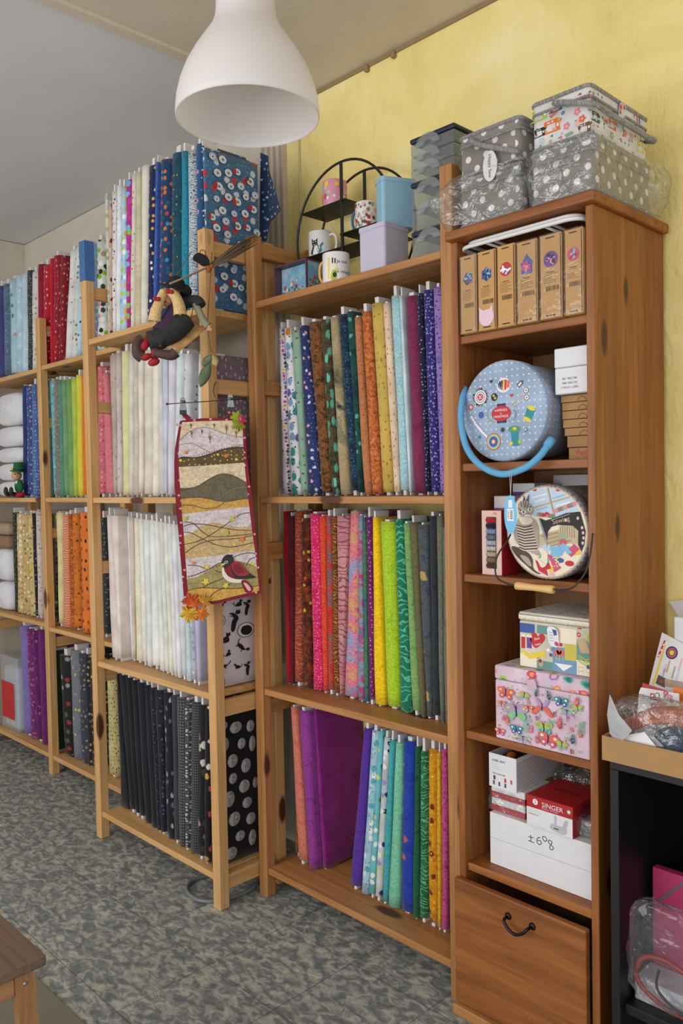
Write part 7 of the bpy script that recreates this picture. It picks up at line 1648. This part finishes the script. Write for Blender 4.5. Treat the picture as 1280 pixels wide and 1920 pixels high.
# ---------------------------------------------------------------- left bay: wadding, box, toy
M_wad = film('wadding_bag', (240, 240, 244), .30, .15, .5, 16); M_fluff = flat('wadding_white', (226, 226, 232), .95)
def roll(x0, x1, y0, y1, z0, z1, label, c=None):
    m = MB(c or M_fluff); cx, cy, cz = (x0+x1)/2, (y0+y1)/2, (z0+z1)/2
    def f(u, v):
        a = 2*PI*u; t_ = -1+2*v
        e = .38; s1 = math.copysign(abs(math.cos(a))**.6, math.cos(a)); s2 = math.copysign(abs(math.sin(a))**.6, math.sin(a)); k = (1-abs(t_)**6)**.3 if abs(t_) < 1 else 0
        return V((cx+s1*(x1-x0)/2*max(.02, k)*(1+.015*math.sin(7*a+5*t_)), cy+t_*(y1-y0)/2, cz+s2*(z1-z0)/2*max(.02, k)))
    m.grid(f, 36, 20, True, False); return solo(m, 'wadding_pack', label, 'wadding', 'packs of white wadding on the far left rack', True)
xw1 = xat(38, .08, 1.7); lev = [(935, 902, 'lowest'), (902, 868, 'second lowest'), (868, 838, 'third lowest'), (838, 798, 'fourth lowest'), (798, 732, 'topmost and biggest')]
zs_ = [1.381]+[W(15, v, 1, .08).z for v in (902, 868, 838, 798, 734)]
for i in range(5): roll(-2.46, xw1-.004, .078, .31, zs_[i]+.0006, zs_[i+1]-.0004, lev[i][2]+' pack of white wadding on the upper shelf at the left edge')
xw2 = xat(22, .08, 1.0); zs_ = [.756]+[W(10, v, 1, .08).z for v in (1090, 1028)]
for i in range(2): roll(-2.46, xw2, .05, .31, zs_[i]+.0006, zs_[i+1], ['lower', 'upper'][i]+' pack of white wadding on the middle shelf at the left edge')
z0 = zs_[2]+.001; m = MB(flat('tan_blanket', (150, 120, 92), .9)); m.box(-2.46, xw2-.004, .06, .3, z0, z0+.07, .03, 4); solo(m, 'folded_blanket', 'brown folded blanket on the wadding at the left edge', 'blanket')
m = MB(flat('beige_blanket', (170, 152, 128), .9)); m.box(-2.46, xw2-.004, .06, .3, z0+.0715, z0+.14, .03, 4); solo(m, 'folded_blanket', 'beige folded blanket on top of the brown one at the left edge', 'blanket')
xb0, xb1 = -2.44, xat(33, .07, .3); zt_ = W(20, 1232, 1, .07).z
r = thing('plastic_box', ((xb0+xb1)/2, .15, .0985), 'clear plastic box with a red label on the bottom shelf at the left edge', 'box')
m = MB(film('clear_box', (226, 230, 236), .3, .1, .3, 14)); m.box(xb0, xb1, .07, .28, .0985, zt_, .01, 2); part(m, 'body', r)
m = MB(M_fluff); m.box(xb0+.01, xb1-.01, .08, .27, .101, zt_-.06, .03, 3); part(m, 'wadding', r)
m = MB(PAL['red']); xl_ = xat(26, .07, .3); m.box(xb0+.02, xl_, .068, .0695, W(10, 1343, 1, .07).z, W(10, 1277, 1, .07).z); o = part(m, 'label_card', r); o['label'] = 'red paper label'
# elf toy
yt_ = .042; zt_ = 1.3815
LP = thing('elf_toy', (xat(24, yt_, 1.4), yt_, zt_), 'little seated elf toy in a green hat beside the wadding', 'toy')
def E_(u, v, d=0): return W(u, v, 1, yt_-d)
kk = (W(20, 0, 1, yt_)-W(20, 0, 1, yt_)).length; px = (E_(20, 900).z-E_(20, 901).z)
def eb(m, u, v, rx, ry, rz, d=0): m.ball(E_(u, v, d), 1, (rx*px, ry*px, rz*px), 3)
M_gr = flat('elf_green', (30, 110, 60), .9); m = MB(M_skin); eb(m, 31, 891, 10, 9, 9.5, .0); m.use(PAL['black']); eb(m, 28, 889, 1.2, 1, 1.4, .022); eb(m, 34, 888, 1.2, 1, 1.4, .022); m.use(M_skin); eb(m, 31, 893, 2, 2.4, 2, .023); part(m, 'head', LP)
m = MB(M_gr); c = E_(34, 884); m.lathe([(.001, 0), (14*px, 0), (14*px, 1.5*px), (9.5*px, 2*px), (8*px, 16*px), (.001, 17*px)], 24, Matrix.Translation(c) @ Matrix.Rotation(.15, 4, 'Y'), (False, False)); m.use(PAL['black']).lathe([(9.9*px, 2*px), (9.6*px, 5*px)], 24, Matrix.Translation(c) @ Matrix.Rotation(.15, 4, 'Y'), (False, False)); m.use(PAL['yellow']); m.ball(c+V((-2*px, -10*px, 4*px)), 3*px, (1, .5, 1), 2); part(m, 'hat', LP)
m = MB(M_gr); eb(m, 36, 912, 10, 8, 13); m.use(PAL['cream']); eb(m, 32, 906, 4, 3, 5, .012); part(m, 'jacket', LP)
m = MB(M_redst); eb(m, 38, 927, 11, 9, 5); part(m, 'trousers', LP)
for u in (11, 21):
    m = MB(flat('elf_boot', (34, 44, 42), .7)); m.tube(spline([tuple(E_(u+9, 927, .01)), tuple(E_(u+2, 926, .03)), tuple(E_(u, 922, .045))], False, 4), 4.2*px, 10); m.ball(E_(u, 921, .05), 5.4*px, (.9, .7, 1.5), 3); part(m, 'boot', LP)

# ---------------------------------------------------------------- floor things
m = MB(flat('grey_hose', (120, 124, 130), .35))
hp = [(497, 1640), (487, 1650), (470, 1667), (445, 1679), (412, 1688), (378, 1689), (356, 1678), (350, 1664), (362, 1650), (392, 1641), (430, 1634), (470, 1628)]
m.tube(spline([tuple(W(u, v, 2, .0075)) for u, v in hp], False, 6), .0068, 10); solo(m, 'hose', 'grey coiled hose on the floor under the middle rack', 'hose', None, True)
m = MB(flat('olive_mat', (124, 122, 104), .95)); m.box(-.9, .62, -1.7, -.757, .0003, .006, .002); solo(m, 'floor_mat', 'thin beige olive mat on the floor under the step stool', 'mat')
sx, sy = .626, -1.054; PSt = {a: wood('stool_'+a, ((136, 92, 56), (160, 116, 76), (176, 132, 92)), a, .5) for a in 'xyz'}; M_top = wood('stool_top', ((84, 66, 54), (108, 86, 72), (124, 100, 84)), 'x', .45)
STL = thing('step_stool', (sx-.2, sy-.2, .0062), 'wooden step stool at the lower left corner of the picture', 'stool')
m = MB(M_top); m.box(sx-.43, sx, sy-.26, sy, .478, .5, .003); o = part(m, 'seat', STL); o['label'] = 'worn dark seat board'
for sxx in (0, 1):
    for syy in (0, 1):
        m = MB(PSt['z']); xt = sx-.018 if not sxx else sx-.412; yt__ = sy-.02 if not syy else sy-.24; ox_ = .035 if not sxx else -.035; oy_ = .012 if not syy else -.03
        w1, w2 = .022, .038
        def qd(x, y, z): return [m.b.verts.new((x+a*w1/2*1.0, y+b*w2/2, z)) for a, b in ((-1, -1), (1, -1), (1, 1), (-1, 1))]
        A_, B_ = qd(xt+ox_-.004, yt__+oy_-.02, .0065), qd(xt-.004, yt__-.02, .4775)
        for i in range(4): m.b.faces.new((A_[i], A_[(i+1) % 4], B_[(i+1) % 4], B_[i]))
        m.cap(A_, True); m.cap(B_)
        if not sxx and not syy:
            m.use(metal('screw', (170, 170, 175), .3)); m.ball(V((xt+.0085, yt__-.02, .455)), .005, (.5, 1, 1), 2)
        part(m, 'leg', STL)
for x in (sx-.022-.006, sx-.42): m = MB(PSt['y']); m.box(x, x+.014, sy-.225, sy-.058, .435, .4775, .002); part(m, 'apron', STL)
for y in (sy-.05, sy-.25): m = MB(PSt['x']); m.box(sx-.40, sx-.034, y, y+.014, .44, .4775, .002); part(m, 'apron', STL)
m = MB(PSt['x']); m.box(sx-.43, sx+.01, sy-.45, sy-.245, .235, .257, .003); part(m, 'lower_step', STL)

# ---------------------------------------------------------------- black rack, tray and its load at the right edge
yR = -.075; xR0 = xat(1143, yR, .72); xR1 = xR0+.62; ztop = W(1128, 1427, 1, yR-.02).z
RK = thing('black_rack', ((xR0+xR1)/2, .12, 0), 'black open rack standing right of the stained cabinet', 'rack')
M_rk = flat('black_laminate', (11, 11, 12), .5)
for x in (xR0, xR1-.02): m = MB(M_rk); m.box(x, x+.02, yR, .335, 0, ztop-.02, .001); part(m, 'side_panel', RK)
m = MB(M_rk); m.box(xR0, xR1, yR, .335, ztop-.0195, ztop, .001); part(m, 'top_panel', RK)
m = MB(M_rk); m.box(xR0+.0205, xR1-.0205, .32, .335, .02, ztop-.02); part(m, 'back_panel', RK)
zsf = W(1190, 1882, 1, -.04).z
m = MB(M_rk); m.box(xR0+.0205, xR1-.0205, yR+.02, .319, zsf-.022, zsf, .002); part(m, 'shelf', RK)
# cardboard tray
yT = yR-.012; xT0 = xat(1128, yT, ztop+.03); zT1 = W(1128, 1379, 1, yT).z; zT0 = ztop+.0006
r = thing('cardboard_tray', (xT0+.25, yT+.17, zT0), 'brown cardboard tray of craft supplies on the black rack', 'tray')
mk = flat('tray_card', (170, 132, 86), .85)
for args in ((xT0, xT0+.5, yT, yT+.004), (xT0, xT0+.004, yT+.004, yT+.34), (xT0+.496, xT0+.5, yT+.004, yT+.34), (xT0, xT0+.5, yT+.34, yT+.344)):
    m = MB(mk); m.box(*args, zT0, zT1); part(m, 'side', r)
m = MB(mk); m.box(xT0+.0045, xT0+.4955, yT+.0045, yT+.3395, zT0, zT0+.004); part(m, 'bottom', r)
zi = zT0+.0046
# yarn
m = MB(fab('tweed2', ((30, 52, 76), (52, 80, 108)), .8)); c = W(1272, 1395, 1, yT+.07); rr = random.Random(4)
m.ball(V((c.x, yT+.07, zi+.040)), .045, (1.2, .9, .8), 3)
for k in range(40):
    a = rr.uniform(0, PI); ax = V((math.cos(a), rr.uniform(-.4, .4), math.sin(a))).normalized(); u_ = ax.orthogonal().normalized(); v_ = ax.cross(u_)
    m.tube([V((c.x, yT+.07, zi+.040))+Matrix.Diagonal((1.2, .9, .8)) @ ((u_*math.cos(t_)+v_*math.sin(t_))*.0455) for t_ in [2*PI*j/18 for j in range(18)]], .0022, 5, True)
solo(m, 'yarn_ball', 'dark blue ball of yarn at the front of the cardboard tray', 'yarn', None, True)
m = MB(fab('tweed2', ((140, 66, 40), (190, 100, 66)), .8))
for k in range(9):
    o = (k % 3-1)*.011; o2 = (k//3)*.010; P0, P1, P2 = W(1172, 1362, 1, yT+.06), W(1225, 1352, 1, yT+.06), W(1290, 1348, 1, yT+.06)
    m.tube(spline([(P0.x, yT+.06+o, P0.z+o2-.012), (P1.x, yT+.06+o*1.4, P1.z+o2+.002), (P2.x, yT+.06+o, P2.z+o2-.004)], False, 6), .007, 8)
solo(m, 'yarn_skein', 'orange brown skein of yarn inside the clear bag on the tray', 'yarn', None, True)
c0, c1 = W(1165, 1375, 1, yT+.06), W(1290, 1330, 1, yT+.06)
crumple('plastic_bag', c0.x-.01, c1.x+.01, yT+.02, yT+.105, c0.z-.03, c1.z+.008, .006, 8, 'clear bag around the orange yarn on the cardboard tray')
m = MB(film('milky_film', (232, 234, 240), .5, .2, .3, 20)); pb = [(1143, 1302, .02), (1160, 1340, .012), (1185, 1370, .01), (1160, 1396, -.012), (1143, 1375, -.010), (1138, 1340, .004)]
vs = [m.b.verts.new(W(u, v, 1, yT-.004-d)) for u, v, d in pb]; cv = m.b.verts.new(W(1158, 1355, 1, yT-.012))
for i in range(6): m.b.faces.new((vs[i], vs[(i+1) % 6], cv))
o = solo(m, 'plastic_bag', 'milky zip bag end hanging over the tray left corner', 'plastic bag'); s_ = o.modifiers.new('thick', 'SOLIDIFY'); s_.thickness = .0008
def card(pts, y0, lean, thick, mat, name, label, cat, deco=None, foot=(), zb=None):
    """flat sheet from picture corners on a plane leaning back by lean"""
    z0 = zb if zb else min(W(u, v, 1, y0).z for u, v in pts); n = V((0, -math.cos(lean), math.sin(lean))); o = V((0, y0, z0))
    def on(u, v, d=0):
        r_ = ray(u, v); t = (o+n*d-CP).dot(n)/r_.dot(n); return CP+r_*t
    m = MB(mat); dn = V((0, -math.sin(lean), -math.cos(lean)))
    Q_ = [on(*p) for p in pts]
    for i in foot: Q_[i] = Q_[i]+dn*((Q_[i].z-z0)/math.cos(lean))        # the foot rests on the tray bottom
    A_ = [m.b.verts.new(p) for p in Q_]; B_ = [m.b.verts.new(p-n*thick) for p in Q_]; m.cap(A_); m.cap(B_, True)
    for i in range(len(pts)): m.b.faces.new((A_[i], A_[(i+1) % len(pts)], B_[(i+1) % len(pts)], B_[i]))
    if deco: deco(m, on)
    return solo(m, name, label, cat)
def dec(m, on, pts, c, d=.0006):
    m.use(PAL[c] if isinstance(c, str) else c); vs = [m.b.verts.new(on(u, v, d)) for u, v in pts]
    try:
        f = m.b.faces.new(vs); f.material_index = m.mi; bmesh.ops.triangulate(m.b, faces=[f])
    except ValueError: pass
C5 = lambda X, Y: (1120+X/5.486, 1110+Y/5.486)
def kit(m, on):
    D_ = lambda L_, c, d=.0006: dec(m, on, [C5(*p) for p in L_], c, d)
    D_([(685, 495), (700, 500), (630, 675), (612, 665)], 'red'); 
    for k in range(3): D_([(678-26*k, 530+55*k), (690-26*k, 535+55*k), (682-26*k, 556+55*k), (668-26*k, 550+55*k)], 'white', .001)
    D_([(688, 540), (702, 545), (600, 900), (575, 960), (560, 950)], 'yellow')
    for rx, c, d in ((62, 'navy', .0008), (48, 'rose', .001), (34, 'dgrey', .0012), (24, 'yellow', .0014)): D_(ell(762, 625, rx, rx*1.08, 18), c, d)
    for k, (x, y, c) in enumerate(((735, 700, 'tan'), (700, 740, 'palepink'), (790, 760, 'catgrey'), (830, 800, 'paleblue'), (860, 680, 'palepink'), (680, 780, 'paleblue'))): D_([(x, y), (x+14, y+6), (x-20, y+130), (x-36, y+124)], c)
    D_([(625, 850), (720, 900), (690, 985), (595, 940)], 'dgrey', .0008); D_(ell(655, 920, 22, 18, 10), 'red', .001); D_([(690, 890), (900, 930), (900, 1000), (690, 970)], 'catgrey', .0009); D_(ell(740, 930, 26, 20, 10), 'tan', .0012)
card([C5(*p) for p in ((662, 415), (900, 540), (900, 1090), (480, 960), (600, 660))], yT+.2, .35, .004, M_white, 'craft_kit', 'craft kit card printed with a target motif, leaning in the tray', 'craft kit', kit, (2, 3), zi+.002)
def fl(m, on):
    D_ = lambda L_, c, d=.0006: dec(m, on, [C5(*p) for p in L_], c, d)
    D_([(540, 1040), (580, 1042), (582, 1092), (542, 1090)], 'red'); D_(ell(562, 1066, 12, 14, 10), 'white', .0009); D_(ell(612, 1064, 26, 30, 14), 'dgrey'); D_(ell(612, 1064, 18, 22, 14), 'white', .0009); D_([(540, 1100), (640, 1106), (640, 1114), (540, 1110)], 'rose')
    rr = random.Random(11)
    for x, y, s, c in ((700, 1040, 26, 'rose'), (740, 1080, 28, 'pink'), (760, 1120, 22, 'rose'), (640, 1145, 34, 'pink'), (575, 1170, 34, 'rose'), (660, 1215, 36, 'pink'), (600, 1200, 20, 'sage'), (720, 1190, 18, 'rose'), (560, 1205, 18, 'sage'), (640, 1100, 12, 'black'), (690, 1150, 16, 'sage'), (745, 1215, 16, 'rose'), (690, 1075, 14, 'green')): D_(ell(x, y, s, s*.95, 10), c, .0007+.00002*s); D_(ell(x, y, s*.4, s*.4, 8), 'palepink', .0016)
card([C5(*p) for p in ((445, 980), (835, 1045), (832, 1260), (560, 1260), (418, 1130), (425, 1030))], yT+.13, .2, .004, M_white, 'greeting_card', 'white card with pink flowers standing in the tray', 'card', fl, (3, 4), zi+.002)
card([C5(*p) for p in ((465, 935), (700, 1015), (700, 1100), (440, 1150), (410, 1140))], yT+.137, .2, .006, M_red, 'booklet', 'red booklet behind the flowered card', 'booklet', None, (2, 3), zi+.002)
card([C5(*p) for p in ((780, 975), (900, 1000), (900, 1200), (770, 1150))], yT+.15, .2, .01, PAL['orange'], 'booklet', 'orange packet at the right picture edge behind the flowered card', 'packet', None, (2, 3), zi+.002)
card([C5(*p) for p in ((470, 1430), (520, 1420), (680, 1590), (600, 1585), (480, 1500))], yT+.022, .9, .003, flat('lilac_white', (206, 208, 226), .4), 'paper_packet', 'white folded packet lying at the tray front', 'packet')
card([C5(*p) for p in ((250, 1480), (480, 1440), (600, 1590), (270, 1530))], yT+.012, .3, .003, M_white, 'paper_packet', 'plain white paper under the orange yarn bag', 'paper')
x0 = xat(1263, .2, 1.1); z0, z1 = W(1265, 1202, 1, .2).z, W(1265, 1157, 1, .2).z
carton('white_box', x0, x0+.14, .2, yT+.337, zT1*0+zi, z1, M_white, 'white box at the right picture edge behind the craft kit', 'box')
card([(1254, 1128), (1290, 1124), (1290, 1160), (1273, 1158)], .335, .05, .002, M_white, 'paper_sheet', 'white paper corner on the yellow wall at the right picture edge', 'paper')
# lower part of the black rack
yF = .06; z0 = zsf+.0006; xf = xat(1223, yF, .5); zf = W(1223, 1625, 1, yF).z
r = thing('folder', (xf+.13, yF+.02, z0), 'pink elastic folder standing in the black rack', 'folder')
m = MB(flat('pink_card', (176, 44, 96), .6)); m.box(xf, xf+.26, yF, yF+.02, z0, zf, .001); part(m, 'cover', r)
m = MB(flat('grey_elastic', (110, 84, 104), .7)); a, b = W(1236, 1688, 1, yF), W(1290, 1650, 1, yF); d = (b-a).normalized(); nn = V((-d.z, 0, d.x))*.004
q = [a+nn, b+nn, b-nn, a-nn]; vs = [m.b.verts.new((p.x, yF-.0006, p.z)) for p in q]; m.b.faces.new(vs); v2 = [m.b.verts.new((p.x, yF-.0016, p.z)) for p in q]; m.b.faces.new(v2)
for i in range(4): m.b.faces.new((vs[i], vs[(i+1) % 4], v2[(i+1) % 4], v2[i]))
part(m, 'elastic', r)
yW = -.022; xw = xat(1190, yW, .2); zw = W(1190, 1830, 1, yW).z
carton('white_box', xw, xw+.25, yW, .055, z0, zw, flat('grey_white_card', (190, 190, 198), .6), 'greyish white box low in the black rack under the red tubing', 'box')
m = MB(flat('red_tubing', (140, 40, 36), .5))
tp = [(1190, 1822), (1205, 1796), (1235, 1797), (1265, 1812), (1295, 1836)]; m.tube(spline([tuple(W(u, v, 1, yW-.02)) for u, v in tp], False, 6), .0055, 10)
tp = [(1190, 1822), (1200, 1845), (1225, 1872), (1255, 1895), (1295, 1915)]; m.tube(spline([tuple(W(u, v, 1, yW-.02)) for u, v in tp], False, 6), .0055, 10); solo(m, 'tubing', 'red looped tubing in the clear bag in the black rack', 'tubing', None, True)
m = MB(flat('dark_cord', (40, 40, 44), .5)); tp = [(1235, 1820), (1230, 1842), (1236, 1862), (1262, 1890), (1295, 1912)]; m.tube(spline([tuple(W(u, v, 1, yW-.024)) for u, v in tp], False, 6), .003, 8); solo(m, 'cord', 'dark thin cord beside the red tubing', 'cord', None, True)
a, b = W(1186, 1850, 1, yW-.02), W(1262, 1700, 1, yW-.02)
crumple('plastic_bag', a.x, a.x+.16, yW-.05, yW-.004, a.z-.01, b.z, .01, 12, 'large clear bag with red tubing in the black rack', film('soft_bag', alpha=.03, gloss=.12, bump=.8, bscale=16, spec=.05), 12)
# loose end of navy cloth hanging behind the snowman bolt
m = MB(fab('solid', ((34, 56, 92),), 1, (D(42, .16, (190, 200, 214), (120, 150, 190), rand=.8, keep=.8),), name='navy_dots'))
pts = [(488, 286), (501, 292), (503, 320), (513, 352), (525, 394), (515, 406), (504, 418), (498, 452), (486, 452)]
A_ = [m.b.verts.new(W(u, v, 1, .135+.012*math.sin(i*1.3))) for i, (u, v) in enumerate(pts)]; B_ = [m.b.verts.new(a.co+V((0, .004, 0))) for a in A_]
for rg in (A_, B_): f = m.b.faces.new(rg); bmesh.ops.triangulate(m.b, faces=[f])
for i in range(len(A_)): m.b.faces.new((A_[i], A_[(i+1) % len(A_)], B_[(i+1) % len(A_)], B_[i]))
solo(m, 'fabric_remnant', 'navy cloth end with white dots hanging behind the blue snowman bolt', 'fabric')
